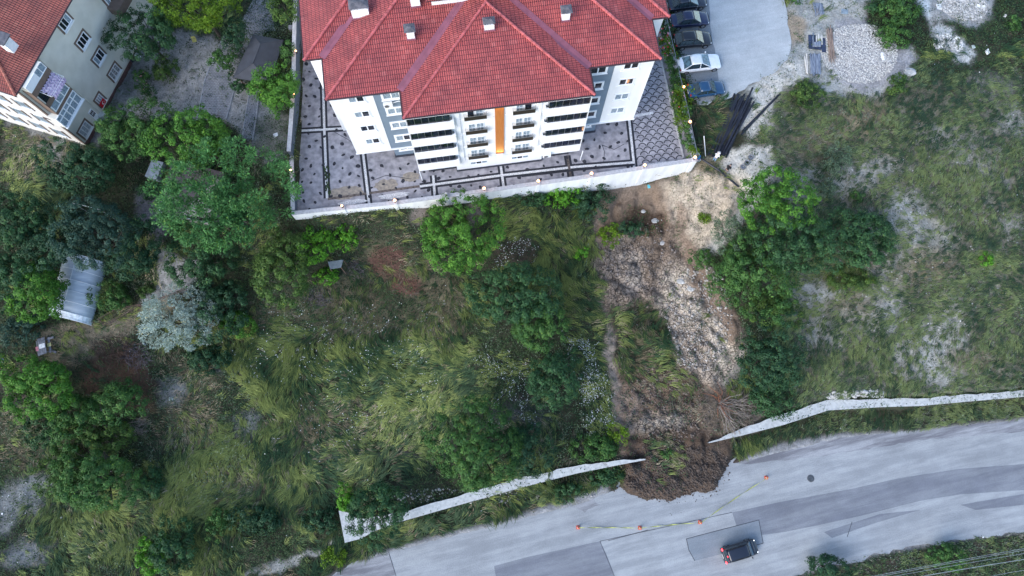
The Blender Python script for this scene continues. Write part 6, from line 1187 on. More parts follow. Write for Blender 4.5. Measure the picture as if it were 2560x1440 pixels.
# ================================================================ heaps, slabs and debris
def heap(name, label, cx, cy, rx, ry, N, s0, s1, mt, seed, kind='stuff', jitz=.15):
    rg = np.random.default_rng(seed); g = PG(cx, cy); px = FPX/(CZ-g[2]); a = rg.uniform(0, 6.28, N); f = np.sqrt(rg.random(N))**1.0; x = g[0]+np.cos(a)*f*rx/px; y = g[1]+np.sin(a)*f*ry/px; z = G(x, y); s = rg.uniform(s0, s1, N)*rg.uniform(.6, 1.4, N)
    oc = np.array([[1, 0, 0], [0, 1, 0], [-1, 0, 0], [0, -1, 0], [0, 0, 1], [0, 0, -1]]); fs = np.array([[0, 1, 4], [1, 2, 4], [2, 3, 4], [3, 0, 4], [1, 0, 5], [2, 1, 5], [3, 2, 5], [0, 3, 5]])
    v = oc[None]*s[:, None, None]*rg.uniform(.75, 1.1, (N, 6, 1))+rg.normal(size=(N, 6, 3))*s[:, None, None]*.07; rot = rg.uniform(0, 6.28, N); c_, s_ = np.cos(rot)[:, None], np.sin(rot)[:, None]; vx = v[..., 0]*c_-v[..., 1]*s_; vy = v[..., 0]*s_+v[..., 1]*c_; v = np.stack([vx, vy, v[..., 2]*.7], -1)+np.stack([x, y, z+s*.2], -1)[:, None]
    q = v[:, fs].reshape(-1, 3, 3); cc = np.repeat(np.array(mt)[None]*rg.uniform(.6, 1.3, (N, 1)), 8, 0); o = npmesh(name, q, 3, cc, rockmat); tag(o, label, 'rubble', kind=kind); return o
rockmat = leafmat('rock surface', .95, 0)
heap('soil_clods', 'brown earth clods spilled onto the road at the landslide toe', 1695, 1185, 136, 68, 3000, .04, .17, (.085, .066, .054), 1)
heap('soil_clods', 'scattered small clods beyond the edge of the mud on the road', 1690, 1196, 165, 86, 1900, .04, .13, (.10, .08, .068), 21)
heap('earth_lumps', 'pale dry earth lumps over the cracked lower landslide', 1745, 800, 85, 130, 800, .06, .2, (.34, .315, .29), 2)
heap('earth_lumps', 'greyish brown earth lumps in the upper landslide', 1600, 640, 100, 90, 380, .05, .16, (.22, .19, .17), 3)
heap('earth_lumps', 'brown lumps along the flow track of the landslide', 1660, 1010, 110, 100, 700, .06, .18, (.16, .13, .11), 4)
heap('gravel_heap', 'loose grey gravel heaps beside the timber stacks', 2150, 130, 105, 95, 9000, .03, .10, (.46, .46, .45), 5)
heap('rubble', 'broken concrete and stone rubble at the top right', 2410, 10, 75, 52, 2200, .06, .2, (.40, .40, .39), 6)
heap('white_lumps', 'white lime lumps on the rubble slope at the top right', 2370, 110, 45, 34, 260, .08, .2, (.5, .51, .5), 7)
heap('hill_stones', 'small pale stones scattered on the right hillside', 2260, 640, 300, 300, 900, .04, .12, (.40, .41, .41), 8)
heap('wall_stones', 'stones along the upper edge of the left roadside wall', 1180, 1240, 300, 18, 500, .05, .16, (.34, .33, .32), 9)
heap('pale_litter', 'small pale litter scattered on the lower left slope', 150, 1230, 190, 110, 240, .03, .07, (.6, .62, .62), 10)
for i, (px, py, s, lb) in enumerate([(1638, 552, .42, 'pale rock lump near the head of the landslide'), (1608, 528, .3, 'smaller pale rock lump just above the head lump'), (1655, 607, .4, 'round pale rock in the upper landslide'), (1727, 722, .42, 'pale block beside the brown gully of the landslide'), (1703, 703, .5, 'flat pale block left of the gully block'), (1617, 765, .3, 'split brown round boulder above the grass patch in the landslide'), (2275, 180, .7, 'large whitish stone at the edge of the gravel heap'), (1500, 1052, .2, 'small stone at the left border of the landslide')]):
    g = PG(px, py, s*.15); m = MB(); m.ball(g, s, s*.75, s*.5, n=11, k=7, nz=.25, seed=i); o = m.build('rock', [rocks if i != 5 else mat('brown rock', (.17, .13, .11), amp=.3, bump=.4)], None, origin=g); tag(o, lb, 'rock')
def slab(px, py, lx, ly, ang, c, label, name='stone_slab', cat='slab', h=.08, tilt=.0):
    g = PG(px, py, .03); fr = Fr(g, ang); m = MB(); q = [(-.5, -.5), (.45, -.55), (.5, .45), (-.42, .5)]; m.prism([tuple(fr(a*lx, b*ly)[:2]) for a, b in q], g[2]-.05, [g[2]+h+tilt*b for a, b in q], 0); m.prism([tuple(fr(a*lx*.55+.06, b*ly*.5+.04)[:2]) for a, b in q], g[2]-.02, [g[2]+h+tilt*b*.5+.02 for a, b in q], 0); o = m.build(name, [mat('slab %s' % (c,), c, .8, amp=.12)], None, origin=g, bevel=.015); tag(o, label, cat)
slab(2347, 17, .55, .75, .05, (.62, .64, .63), 'white square slab on the rubble at the top edge'); slab(2444, 20, .45, .7, -.2, (.62, .63, .60), 'left one of two pale slabs standing on the rubble', tilt=.3); slab(2457, 22, .45, .65, .15, (.60, .60, .57), 'right one of two pale slabs standing on the rubble', tilt=.3); slab(2205, 140, .3, 1.1, .15, (.78, .80, .80), 'slim white board lying on the gravel heap'); slab(2111, 29, .8, .6, -.1, (.22, .28, .33), 'blue grey square plate on the gravel near the top edge')
slab(2468, 130, .5, .5, .7, (.78, .80, .80), 'white crumpled sheet lying in the grass at the right', 'white_sheet', 'litter', .12, .2); slab(2433, 117, .35, .4, .3, (.40, .46, .44), 'grey green stone left of the white sheet at the right'); slab(2512, 40, .3, .5, -.6, (.66, .65, .60), 'pale stone block in the grass near the right top corner')
slab(96, 1311, .55, .5, .05, (.36, .24, .11), 'orange brown cardboard square on the lower left ground', 'cardboard', 'litter', .05); slab(153, 1293, .22, .22, .5, (.75, .76, .76), 'small round white litter right of the cardboard', 'litter', 'litter', .06); slab(6, 1284, .2, .2, .1, (.75, .76, .76), 'small white litter at the left edge', 'litter', 'litter', .06); slab(428, 997, .5, .35, .1, (.42, .48, .46), 'pale green sheet on the left slope', 'plastic_sheet', 'litter', .05); slab(362, 860, .35, .15, -.5, (.20, .25, .27), 'grey scrap on the brushwood', 'scrap', 'litter', .3)
slab(515, 725, .3, .3, .5, (.7, .72, .72), 'white stone left of the shed path bushes', 'litter', 'litter'); slab(1622, 466, .3, .4, .2, (.12, .50, .58), 'turquoise cloth scrap below the front wall at the landslide', 'cloth_scrap', 'litter'); slab(2447, 720, .3, .2, .6, (.75, .78, .78), 'small white scrap in the combed grass on the right', 'litter', 'litter')
slab(2497, 1337, .22, .2, .3, (.72, .74, .74), 'white litter at the lower road edge', 'litter', 'litter'); slab(2457, 1343, .15, .15, .3, (.72, .74, .74), 'tiny white litter left of the other at the lower road edge', 'litter', 'litter')
# ---------------------------------------------------------------- timber stacks
blw = mat('blue grey weathered board', (.10, .13, .19), .85, col2=(.28, .32, .38), scale=2.5, stretch=(6, .5, 1)); brw = mat('raw brown pole', (.17, .12, .10), .85, col2=(.36, .28, .23), scale=3, stretch=(5, .6, 1)); wpo = mat('pale pole', (.62, .60, .56), .7, amp=.1); dkp = mat('dark blue form panel', (.035, .05, .095), .6, amp=.3, scale=1.2)
def stackb(label, cx, cy, w_, l_, n_, mt, ang, layers=2, seed=1, name='timber_stack', rd=False, group='stacked boards and poles'):
    g = PG(cx, cy); fr = Fr(g, ang); rt = empty(name, g, label, 'timber', group); r = random.Random(seed)
    for k in range(layers):
        for i in range(n_):
            x = -w_/2+w_*(i+.5)/n_+r.uniform(-.04, .04); l2 = l_*r.uniform(.82, 1.05); y = r.uniform(-.15, .15)*l_*.5; m = MB(); a = r.uniform(-.03, .03)
            if rd: m.tube(fr(x-a*l2, y-l2/2, .06+k*.09), fr(x+a*l2, y+l2/2, .06+k*.09+r.uniform(0, .04)), w_/n_*.45, 7)
            else: f2 = Fr(fr(x, y, 0), ang+a); m.box(f2, -w_/n_*.44, w_/n_*.44, -l2/2, l2/2, k*.09+.02, k*.09+.085+r.uniform(0, .02), 0)
            m.build('board' if not rd else 'pole', [mt], rt)
    return rt
stackb('stack of blue grey boards nearest the white poles', 2037, 163, 1.15, 2.6, 7, blw, -.08, 3, 1)
stackb('small stack of blue grey boards near the top edge', 2046, 24, 1.1, 1.5, 7, blw, .05, 2, 2)
stackb('bundle of long brown poles on the gravel side of the stacks', 2076, 113, .62, 4.3, 7, brw, -.03, 2, 3, 'pole_bundle', True)
stackb('two thin pale poles left of the blue grey boards', 2016, 162, .3, 2.5, 2, wpo, -.04, 1, 4, 'pole_bundle', True)
g = PG(2042, 105); fr = Fr(g, -.1); rt = empty('panel_stack', g, 'dark blue shuttering panels with pale boards on top', 'panels')
for i, x in enumerate((-.75, -.25, .25, .75)): m = MB(); m.box(fr, x-.23, x+.23, -1.0-(.3 if i == 3 else 0), .8, .02+.03*(i % 2), .10+.03*(i % 2), 0); m.build('panel', [dkp], rt)
for x, y, l in ((-.5, .1, 1.8), (-.1, .3, 1.3), (.15, .35, 1.2), (.5, .2, 1.2)): m = MB(); m.box(fr, x-.06, x+.06, y-l/2, y+l/2, .14, .20, 0); m.build('board', [wpo if x > -.2 else blw], rt)
m = MB(); m.box(fr, -.45, 0, -.75, -.3, .14, .4, 0); m.box(fr, .05, .35, -.7, -.05, .14, .3, 0); m.build('crate', [blw], rt)
# ---------------------------------------------------------------- black pipes
pipem = mat('black plastic pipe', (.016, .018, .028), .38, amp=.3, spec=.5, scale=2)
m = MB(); Lp = 6.6; r1_, r2_ = .108, .09; m.tube((-Lp/2, 0, 0), (Lp/2, 0, 0), r1_, 14, 0, None, False); m.tube((Lp/2, 0, 0), (-Lp/2, 0, 0), r2_, 14, 0, None, False)
m.v += []; proto = m.build('black_pipe', [pipem], None, local=True, smooth=True)
for e in (-1, 1):
    pass
first = [True]
def pipe(a, b, dz, label, group='black plastic pipes'):
    p = PG(*a, dz); q = PG(*b, dz); o = proto if first[0] else proto.copy()
    if not first[0]: COL.objects.link(o)
    first[0] = False; c = (p+q)/2; d = q-p; L = np.linalg.norm(d); o.location = tuple(c); o.rotation_euler = Vector(tuple(d)).to_track_quat('X', 'Z').to_euler(); o.scale = (L/Lp, 1, 1); tag(o, label, 'pipe', group)
r = random.Random(12)
PL = 'black plastic pipe lying in the big pile beside the vine covered wall'
ON = ['first', 'second', 'third', 'fourth', 'fifth', 'sixth', 'seventh', 'eighth', 'ninth', 'tenth', 'eleventh', 'twelfth']
for k in range(11):
    t = k/10; x0 = 1770+50*t; y0 = 386+6*math.sin(t*3); x1 = 1834+48*t+r.uniform(-3, 3); y1 = 246+r.uniform(-12, 14); pipe((x0, y0+r.uniform(-6, 6)), (x1, y1), .14, ON[k]+' black pipe from the left in the lower layer of the pile')
for k in range(7):
    t = (k+.5)/7; pipe((1778+38*t, 380+r.uniform(-16, 8)), (1842+36*t+r.uniform(-2, 2), 238+r.uniform(-6, 16)), .33, ON[k]+' black pipe from the left in the upper layer of the pile')
pipe((1806, 388), (1882, 219), .52, 'black pipe sticking out furthest at the top of the pile'); pipe((1812, 386), (1885, 254), .55, 'black pipe lying along the right side on top of the pile')
pipe((1853, 337), (1947, 237), .14, 'lower one of two black pipes lying apart to the right of the pile'); pipe((1856, 328), (1952, 232), .16, 'upper one of two black pipes lying apart to the right of the pile')
pipe((1752, 396), (1803, 430), .5, 'upper length of the long black pipe running toward the landslide trees'); pipe((1800, 428), (1847, 467), .3, 'lower length of the long black pipe running toward the landslide trees')
# concrete rings
for i, (px, py, lb) in enumerate([(1856.5, 418.5, 'lowest left grey ring of the three on the pale ground'), (1867, 408, 'middle grey ring with grass inside'), (1876, 394.5, 'upper right grey ring of the three on the pale ground')]):
    g = PG(px, py); rt = empty('tyre', g, lb, 'tyre', 'three grey tyres in a row'); m = MB(); R0 = .30
    pr = [(R0-.12, .02), (R0-.13, .12), (R0-.12, .22), (R0-.04, .26), (R0, .20), (R0+.01, .13), (R0, .05), (R0-.04, 0), (R0-.12, .02)]; m.lathe(g, pr, 26); m.build('tread', [mat('grey dusty tyre', (.10, .11, .13), .8, amp=.2, scale=6)], rt, smooth=True)
    m = MB(); m.lathe(g, [(R0-.115, .235), (R0-.055, .268), (R0-.05, .262), (R0-.11, .228)], 26); m.build('sidewall_band', [mat('pale tyre band', (.26, .28, .31), .8)], rt)
    m = MB(); m.lathe(g, [(.01, .06), (.10, .07), (.17, .05)], 18); m.build('filling', [mat('chalky dust', (.42, .43, .45)) if i != 1 else mat('weeds in tyre', (.04, .06, .03), amp=.4, scale=14)], rt)
g0 = P(1760, 341, 1.7); g1 = PG(1764, 390); m = MB(); m.tube(g0, g1, .045, 8); m.ball(g0, .06, n=8, k=4); o = m.build('leaning_pole', [whitep], None, origin=g1); tag(o, 'slender white pole standing between the vines and the pipe pile', 'pole')
# ================================================================ cars
tyre = mat('tyre', (.02, .02, .022), .9); rimm = mat('alloy rim', (.45, .46, .48), .35, metal=.8); cgl = mat('car glass', (.02, .035, .045), .05, amp=.3, spec=.9); cgw = mat('sky lit windscreen', (.06, .12, .15), .06, amp=.6, scale=3, spec=1.0); hl = mat('headlight lens', (.75, .78, .8), .1, spec=.8); tl = mat('tail light lens', (.35, .02, .02), .2); hlo = mat('lit headlight', (.9, .9, .9), .2, emit=(.9, .95, 1), es=1.6); tlo = mat('lit tail light', (.6, .02, .03), .2, emit=(1, .03, .04), es=4)
plate = mat('number plate', (.7, .7, .7), .5)
def car(px, py, zg, ang, label, colr, L=4.6, Wd=1.78, H=1.45, hood=1.05, ws=(1.15, .25), rr_=(-1.45, -2.05), kind='sedan', lit=False, boxy=0., rails=False, seats=None):
    paint_ = mat('car paint '+label[:18], colr, .28, amp=.05, spec=.5, coat=.6); h2 = Wd/2; hL = L/2; belt = .90 if H < 1.6 else 1.05; hoodz = .80 if H < 1.6 else .98
    root = empty('parked_car' if not lit else 'moving_car', (0, 0, 0), label, 'car', 'cars'); m = MB()
    # body rings from tail to nose
    xs = [-hL, -hL+.08, -hL+.35, rr_[1]+.05, rr_[1]+.5, 0, ws[0], ws[0]+.25, hL-.55, hL-.25, hL-.06, hL]
    dk = belt+.02 if kind == 'sedan' else belt
    zs = [.72, .86 if kind == 'sedan' else belt, dk, dk, belt, belt, belt-.02, hoodz+.04, hoodz-.05, hoodz-.12, hoodz-.24, hoodz-.34]
    wsx = [.84, .92, .98, 1, 1, 1, 1, 1, .99, .95, .86, .70] if not boxy else [.90, .96, 1, 1, 1, 1, 1, 1, 1, .97, .90, .78]
    rings = []
    for x, z, q in zip(xs, zs, wsx):
        hw = h2*q; cr_ = .04; rings.append([(x, y, zz) for y, zz in ((-hw*.86, .22), (-hw*.98, .35), (-hw, .58), (-hw*.97, z-.10), (-hw*.88, z-.02), (-hw*.5, z+cr_), (0, z+cr_*1.3), (hw*.5, z+cr_), (hw*.88, z-.02), (hw*.97, z-.10), (hw, .58), (hw*.98, .35), (hw*.86, .22))])
    m.loft(rings, 0)
    m.f = [f[::-1] for f in m.f]
    body = m.build('body', [paint_], root, local=True, smooth=True); sb = body.modifiers.new('s', 'SUBSURF'); sb.levels = sb.render_levels = 1
    # greenhouse
    wb, wr = h2*.90, h2*.70 if not boxy else h2*.80; x1, x2 = ws; x3, x4 = rr_; n_ = 7; m = MB(); zr = H; zb_ = belt-.04
    def cs(x, z, hw, cz=.0): return [(x, -hw, z), (x, -hw*.6, z+cz), (x, 0, z+cz*1.4), (x, hw*.6, z+cz), (x, hw, z)]
    roofp = [cs(x2, zr-.05, wr*.94, .02), cs(x2-.3, zr, wr, .03), cs((x2+x3)/2, zr+.02, wr, .04), cs(x3+.3, zr-.01, wr*.98, .03), cs(x3, zr-.07, wr*.93, .02)]; vs = [p for rg_ in roofp for p in rg_]; m.mesh(vs, [(i*5+j, (i+1)*5+j, (i+1)*5+j+1, i*5+j+1) for i in range(4) for j in range(4)], 0); m.f[-16:] = [f[::-1] for f in m.f[-16:]]
    m.f = [f[::-1] if False else f for f in m.f]
    ro = m.build('roof', [paint_], root, local=True, smooth=True); sd_ = ro.modifiers.new('t', 'SOLIDIFY'); sd_.thickness = .05; sd_.offset = 0
    def gl_(nm, quad, mt_, t=.02):
        m = MB(); m.face(quad); o = m.build(nm, [mt_], root, local=True); s_ = o.modifiers.new('t', 'SOLIDIFY'); s_.thickness = t; s_.offset = 0; return o
    gl_('windscreen', [(x1, -wb*.93, zb_+.05), (x1, wb*.93, zb_+.05), (x2, wr*.90, zr-.05), (x2, -wr*.90, zr-.05)], cgw); gl_('rear_window', [(x4, wb*.88, zb_+.06), (x4, -wb*.88, zb_+.06), (x3, -wr*.88, zr-.07), (x3, wr*.88, zr-.07)], cgl if colr[0] < .5 else cgw)
    for s in (-1, 1): gl_('side_window', [(x1-.1, s*wb, zb_+.02), (x4+.15, s*wb, zb_+.02), (x3, s*wr*.97, zr-.07), (x2, s*wr*.97, zr-.07)], cgl)
    m = MB()
    for s in (-1, 1):
        for (a, b, c, d) in ((x1, wb*.96, x2, wr*.94), (x4, wb*.93, x3, wr*.93), (-.15, wb, -.15, wr*1.0)): m.tube((a, s*b, zb_), (c, s*d, zr-.05), .04, 6)
    m.build('pillars', [paint_], root, local=True)
    for sx in (-1, 1):
        for s in (-1, 1):
            x = sx*(hL-.82); m = MB(); m.tube((x, s*(h2-.20), .32), (x, s*(h2+.01), .32), .32, 20); wh = m.build('wheel', [tyre], root, local=True); m = MB(); m.tube((x, s*(h2-.02), .32), (x, s*(h2+.02), .32), .20, 12); m.build('rim', [rimm], wh, local=True)
    for s in (-1, 1):
        m = MB(); m.ball((hL-.30, s*h2*.70, hoodz-.235), .20, .13, .08, n=12, k=8); m.build('headlight', [hlo if lit else hl], root, local=True, smooth=True)
        m = MB(); m.ball((-hL+.10, s*h2*.80, .80 if not boxy else .95), .09, .12, .10 if not boxy else .16, n=10, k=6); m.build('tail_light', [tlo if lit else tl], root, local=True, smooth=True)
        m = MB(); m.ball((x1-.25, s*(h2+.10), belt+.06), .09, .13, .08, n=8, k=6); m.build('mirror', [paint_], root, local=True, smooth=True)
    m = MB(); m.box(ID, hL-.12, hL+.0, -h2*.45, h2*.45, .42, .56, 0); m.build('grille', [mat('car grille', (.02, .02, .02))], root, local=True); m = MB(); m.box(ID, -hL-.015, -hL+.02, -.26, .26, .62, .73, 0); m.build('number_plate', [plate], root, local=True)
    if rails:
        for s in (-1, 1): m = MB(); m.path([(x2-.3, s*wr*.88, zr+.02), (x2-.4, s*wr*.88, zr+.09), (x3+.3, s*wr*.88, zr+.09), (x3+.2, s*wr*.88, zr+.02)], .025, 6); m.build('roof_rail', [tyre], root, local=True)
        m = MB(); m.box(ID, x3-.05, x3+.06, -wr*.8, wr*.8, zr-.05, zr+.03, 0); m.build('spoiler', [paint_], root, local=True)
        if lit: m = MB(); m.box(ID, x3-.09, x3-.05, -.07, .07, zr-.05, zr+.0, 0); m.build('brake_light', [tlo], root, local=True)
    p = P(px, py, zg+H*.5); root.location = (p[0], p[1], zg); root.rotation_euler = (0, 0, ang); return root
def pxang(a, b, z): p, q = P(*a, z), P(*b, z); return math.atan2(q[1]-p[1], q[0]-p[0])
A1 = pxang((1697, 162), (1800, 150), 1.2); zp = .475
car(1749, 156, zp, A1, 'white coupe like saloon parked second from the weeds', (.80, .82, .84), 4.85, 1.86, 1.42, ws=(1.05, .1), rr_=(-1.15, -1.95))
car(1766, 222, zp, A1+.03, 'old blue saloon parked beside the lamp and vines', (.012, .055, .13), 4.2, 1.64, 1.38, ws=(.95, .30), rr_=(-.95, -1.45), boxy=.5)
car(1733, 97, zp, A1-.02, 'black hatchback with red tail lights parked above the white car', (.012, .013, .018), 4.3, 1.78, 1.5, ws=(1.05, .2), rr_=(-1.5, -2.0), kind='hatch')
car(1725, 47, zp, A1-.02, 'dark navy saloon parked above the black hatchback', (.012, .018, .06), 4.5, 1.75, 1.45, ws=(1.1, .3), rr_=(-1.0, -1.6))
car(1718, 4, zp, A1+.03, 'black saloon with bright windscreen cut by the top edge', (.014, .02, .035), 4.6, 1.8, 1.45, ws=(1.1, .15), rr_=(-1.2, -1.9))
car(1851, 1378, ZR+.012, pxang((1812, 1393), (1893, 1368), ZR+1), 'black high roofed car with lit tail lights driving on the road', (.012, .016, .028), 4.05, 1.72, 1.74, ws=(1.25, .75), rr_=(-1.72, -1.9), kind='van', lit=True, boxy=1, rails=True)
# ================================================================ cones, tape, manhole
orc = mat('orange plastic', (.60, .10, .05), .5, amp=.05); wb_ = mat('white band', (.8, .8, .8), .5)
cone_pos = [(1446, 1319), (1601, 1320), (1752, 1306), (1918, 1194)]; cl_ = ['orange cone at the left end of the yellow tape', 'orange cone second from the left on the yellow tape', 'orange cone at the bend of the yellow tape', 'orange cone at the right end of the tape nearest the manhole']
c0 = empty('traffic_cone', (0, 0, 0), cl_[0], 'cone', 'orange cones on the road'); m = MB(); m.box(ID, -.2, .2, -.2, .2, 0, .04, 0); m.build('base', [orc], c0, local=True, bevel=.02); m = MB(); m.lathe((0, 0, 0), [(.15, .04), (.115, .25), (.10, .34), (.06, .58), (.035, .70), (0.001, .70)], 16); cb_ = m.build('cone', [orc], c0, local=True, smooth=True); m = MB(); m.lathe((0, 0, 0), [(.121, .25), (.105, .34)], 16); m.build('band', [wb_], cb_, local=True)
cones = [c0]
for k in range(3): cones.append(copy_tree(c0))
cp_ = []
for o, (px, py), lb in zip(cones, cone_pos, cl_): p = P(px, py, ZR+.35); o.location = (p[0], p[1], ZR+.012); o['label'] = lb; cp_.append(np.array([p[0], p[1], ZR]))
tp = mat('yellow tape', (.42, .45, .12), .6, amp=.25, scale=4)
for (i, j), lb in zip(((0, 1), (1, 2), (2, 3)), ('yellow barrier tape between the two leftmost cones', 'yellow barrier tape between the middle cones', 'longest yellow barrier tape rising toward the manhole')):
    m = MB(); a, b = cp_[i], cp_[j]; n_ = 24; pts = [a+(b-a)*t+np.array([0, 0, .62-.55*math.sin(math.pi*t)**.7]) for t in np.linspace(0, 1, n_+1)]; d = (b-a)/np.linalg.norm(b-a); s_ = np.array([-d[1], d[0], 0])*.045
    for k in range(n_):
        w1 = s_*math.cos(k*.5)+np.array([0, 0, .045*math.sin(k*.5)]); w2 = s_*math.cos(k*.5+.5)+np.array([0, 0, .045*math.sin(k*.5+.5)]); m.face([pts[k]-w1, pts[k+1]-w2, pts[k+1]+w2, pts[k]+w1])
    o = m.build('barrier_tape', [tp], None, origin=(a+b)/2); tag(o, lb, 'tape'); s2 = o.modifiers.new('t', 'SOLIDIFY'); s2.thickness = .006
p = P(2027, 1196, ZR+.01); mh = empty('manhole_cover', p, 'round dark manhole cover in the pale road', 'manhole cover'); m = MB(); m.lathe(p, [(.36, -.02), (.36, .012), (.34, .022), (.30, .024), (.001, .026)], 24); m.build('lid', [mat('cast iron', (.07, .08, .09), .6, amp=.3, scale=8)], mh); m = MB(); m.lathe(p, [(.42, -.03), (.42, .008), (.365, .010)], 24); m.build('rim', [mat('manhole rim', (.12, .125, .13))], mh)
# overhead cables at the bottom right
cab = mat('cable', (.30, .33, .33), .6)
for i, ((x0, y0), (x1, y1), z, lb) in enumerate([((2180, 1443), (2560, 1374), -6, 'highest of the thin overhead cables crossing the bottom right corner'), ((2184, 1446), (2560, 1378), -6.3, 'second thin overhead cable from the top in the bottom right corner'), ((2200, 1449), (2562, 1386), -6.6, 'third thin overhead cable from the top in the bottom right corner'), ((2310, 1442), (2560, 1401), -6.2, 'thicker overhead cable below the bundle in the bottom right corner'), ((2490, 1441), (2562, 1428), -6.4, 'lowest overhead cable at the bottom right corner')]):
    a, b = P(x0, y0, z), P(x1, y1, z); d = b-a; a = a-d*.6; b = b+d*.8; m = MB(); m.path([a+(b-a)*t-np.array([0, 0, .5*math.sin(math.pi*t)]) for t in np.linspace(0, 1, 13)], .018 if i != 3 else .03, 5); o = m.build('overhead_cable', [cab], None, origin=(a+b)/2); tag(o, lb, 'cable', 'overhead cables')
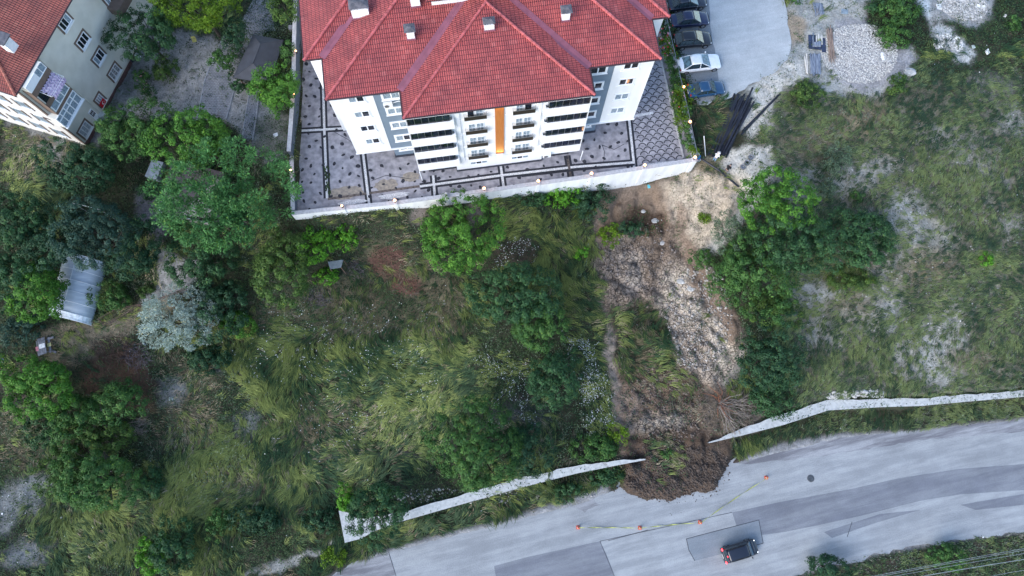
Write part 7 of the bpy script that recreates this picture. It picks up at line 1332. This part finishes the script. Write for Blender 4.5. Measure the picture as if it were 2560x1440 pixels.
# ================================================================ people
skin = mat('skin', (.45, .27, .19), .6, amp=.05)
def skinmesh(name, verts, edges, rad, mt, parent, levels=2, rootv=0):
    me = bpy.data.meshes.new(name); me.from_pydata([tuple(v) for v in verts], edges, []); me.materials.append(mt); o = bpy.data.objects.new(name, me); COL.objects.link(o); o.parent = parent
    sk = o.modifiers.new('skin', 'SKIN'); sk.use_smooth_shade = True
    for i, r_ in enumerate(rad): me.skin_vertices[0].data[i].radius = (r_, r_) if np.isscalar(r_) else r_; me.skin_vertices[0].data[i].use_root = (i == rootv)
    ss = o.modifiers.new('sub', 'SUBSURF'); ss.levels = ss.render_levels = levels; return o
def person(px, py, ang, label, shirt, trousers, hat=None, hair=(.03, .02, .015), bend=0.0, arms=((.25, .25, .95), (-.25, .25, .95)), knee=.08, dz=0., shoes=(.05, .05, .05)):
    """facing +x; bend = forward lean of the trunk in radians"""
    root = empty('person', (0, 0, 0), label, 'person'); cb, sb_ = math.cos(bend), math.sin(bend); hip = np.array([-.10*sb_, 0, .93-.08*sb_])
    def T(x, y, z): return hip+np.array([x*cb+z*sb_, y, -x*sb_+z*cb])
    V = []; E_ = []; R_ = []
    def add(v, r_, p=None): V.append(np.array(v)); R_.append(r_); (E_.append((p, len(V)-1)) if p is not None else None); return len(V)-1
    pel = add(hip, (.15, .12)); wa = add(T(0, 0, .20), (.14, .10), pel); ch = add(T(0, 0, .42), (.17, .12), wa); nk = add(T(.01, 0, .56), .055, ch); hd = add(T(.03, 0, .68), (.075, .095), nk); tp_ = add(T(.04, 0, .80), (.06, .075), hd)
    hands = []
    for s, hp_ in ((1, arms[0]), (-1, arms[1])):
        sh = add(T(0, s*.19, .47), .055, ch); hnd = np.array([hp_[0], s*abs(hp_[1]), hp_[2]]); el = (V[sh]+hnd)/2+np.array([-.06, s*.07, -.05]); e = add(el, .04, sh); wri = add(hnd, .027, e); dd = unit(hnd-el); pm = add(hnd+dd*.07, (.035, .018), wri); hands.append(pm)
        side = unit(np.cross(dd, [0, 0, 1.])+1e-6)
        for k, (o_, l_) in enumerate(((-.03, .07), (-.01, .085), (.012, .08), (.032, .06))): f1 = add(V[pm]+side*o_+dd*.035, .0095, pm); f2 = add(V[f1]+dd*l_*.5+np.array([0, 0, -.008]), .0085, f1); add(V[f2]+dd*l_*.4+np.array([0, 0, -.02]), .007, f2)
        t1 = add(V[wri]+dd*.03-side*.03*s, .011, pm); add(V[t1]+dd*.04-side*.02*s, .009, t1)
    for s in (1, -1):
        th = add(hip+np.array([0, s*.10, -.05]), .085, pel); kn = add((knee+.02, s*.11, .49), .058, th); an = add((-.03 if knee < .15 else -.05, s*.12, .09), .038, kn); add((.12, s*.13, .045), (.04, .03), an)
    b_ = skinmesh('body', V, E_, R_, skin, root)
    # clothing follows the same joints
    sv = [V[pel]+np.array([0, 0, .02]), V[wa], V[ch], T(0, 0, .53)]; se = [(0, 1), (1, 2), (2, 3)]; sr_ = [(.168, .14), (.16, .122), (.188, .138), (.08, .08)]
    for s, hp_ in ((1, arms[0]), (-1, arms[1])):
        hnd = np.array([hp_[0], s*abs(hp_[1]), hp_[2]]); s0 = T(0, s*.19, .47); el = (s0+hnd)/2+np.array([-.06, s*.07, -.05]); i0 = len(sv); sv += [s0, el, el+(hnd-el)*.8]; se += [(2, i0), (i0, i0+1), (i0+1, i0+2)]; sr_ += [.072, .055, .043]
    skinmesh('shirt', sv, se, sr_, shirt, root)
    tv = [hip+np.array([0, 0, .04])]; te = []; trd = [(.165, .135)]
    for s in (1, -1): i0 = len(tv); tv += [hip+np.array([0, s*.10, -.06]), (knee+.02, s*.11, .49), (-.03, s*.12, .12)]; te += [(0, i0), (i0, i0+1), (i0+1, i0+2)]; trd += [.10, .075, .06]
    skinmesh('trousers', tv, te, trd, trousers, root)
    hc = T(.035, 0, .72); m = MB()
    for s in (-1, 1): m.ball(hc+np.array([.085*cb, s*.032, .01]), .012, n=6, k=4, m=0)
    m.build('eyes', [mat('eye', (.02, .02, .02), .3)], root, local=True); m = MB(); m.ball(hc+np.array([.10, 0, -.02]), .018, .014, .025, n=6, k=4); 
    for s in (-1, 1): m.ball(hc+np.array([-.005, s*.083, -.005]), .02, .012, .03, n=6, k=4)
    m.build('nose_and_ears', [skin], root, local=True); m = MB(); m.box(Fr(hc+np.array([.088, 0, -.06])), -.006, .006, -.025, .025, -.006, .004, 0); m.build('mouth', [mat('lips', (.3, .12, .1))], root, local=True)
    if hat:
        m = MB(); prof = [(.20, .03), (.205, .04), (.11, .06), (.105, .11), (.08, .15), (.001, .155)] if hat[0] == 'hat' else [(.098, .03), (.105, .07), (.085, .12), (.04, .145), (.001, .15)]; m.lathe(hc, prof, 18)
        if hat[0] == 'cap': m.box(Fr(hc), .07, .17, -.06, .06, .035, .05, 0)
        m.build(hat[0], [hat[1]], root, local=True, smooth=True)
    else: m = MB(); m.ball(hc+np.array([-.015, 0, .02]), .10, .092, .105, n=14, k=8, z0=-.3); m.build('hair', [mat('dark hair', hair, .8)], root, local=True, smooth=True)
    for s in (1, -1): m = MB(); m.ball((.04, s*.125, .045), .14, .055, .055, n=10, k=6); m.build('shoe', [mat('shoe %s' % (shoes,), shoes, .7)], root, local=True, smooth=True)
    g = PG(px, py); root.location = (g[0], g[1], float(G(g[0], g[1]))+dz); root.rotation_euler = (0, 0, ang); return root
blu = mat('blue shirt', (.02, .16, .42), .8, amp=.1); whs = mat('white shirt', (.72, .72, .76), .8, amp=.05); jn = mat('light jeans', (.20, .36, .55), .85, amp=.15); pj = mat('pale trousers', (.36, .42, .44), .85); blk = mat('black jacket', (.012, .012, .014), .8); grt = mat('grey brown trousers', (.16, .14, .13), .85); wcap = mat('white cap cloth', (.78, .80, .82), .8); beige = mat('pale sun hat', (.68, .62, .58), .8)
person(1741, 407, 2.0, 'person in a blue shirt and white cap leaning at the right wall corner', blu, pj, ('cap', wcap), bend=.5, arms=((.42, .2, .85), (.45, .15, .9)))
person(1784, 402, .9, 'person in a white shirt and pale sun hat below the pipe pile', whs, jn, ('hat', beige), bend=.3, arms=((.35, .2, .9), (.3, .25, .85)), shoes=(.3, .3, .32))
person(1812, 432, .9, 'person in a black jacket bending beside the long pipe', blk, grt, None, bend=1.0, arms=((.62, .18, .45), (.55, .22, .4)), knee=.12, shoes=(.06, .07, .08))
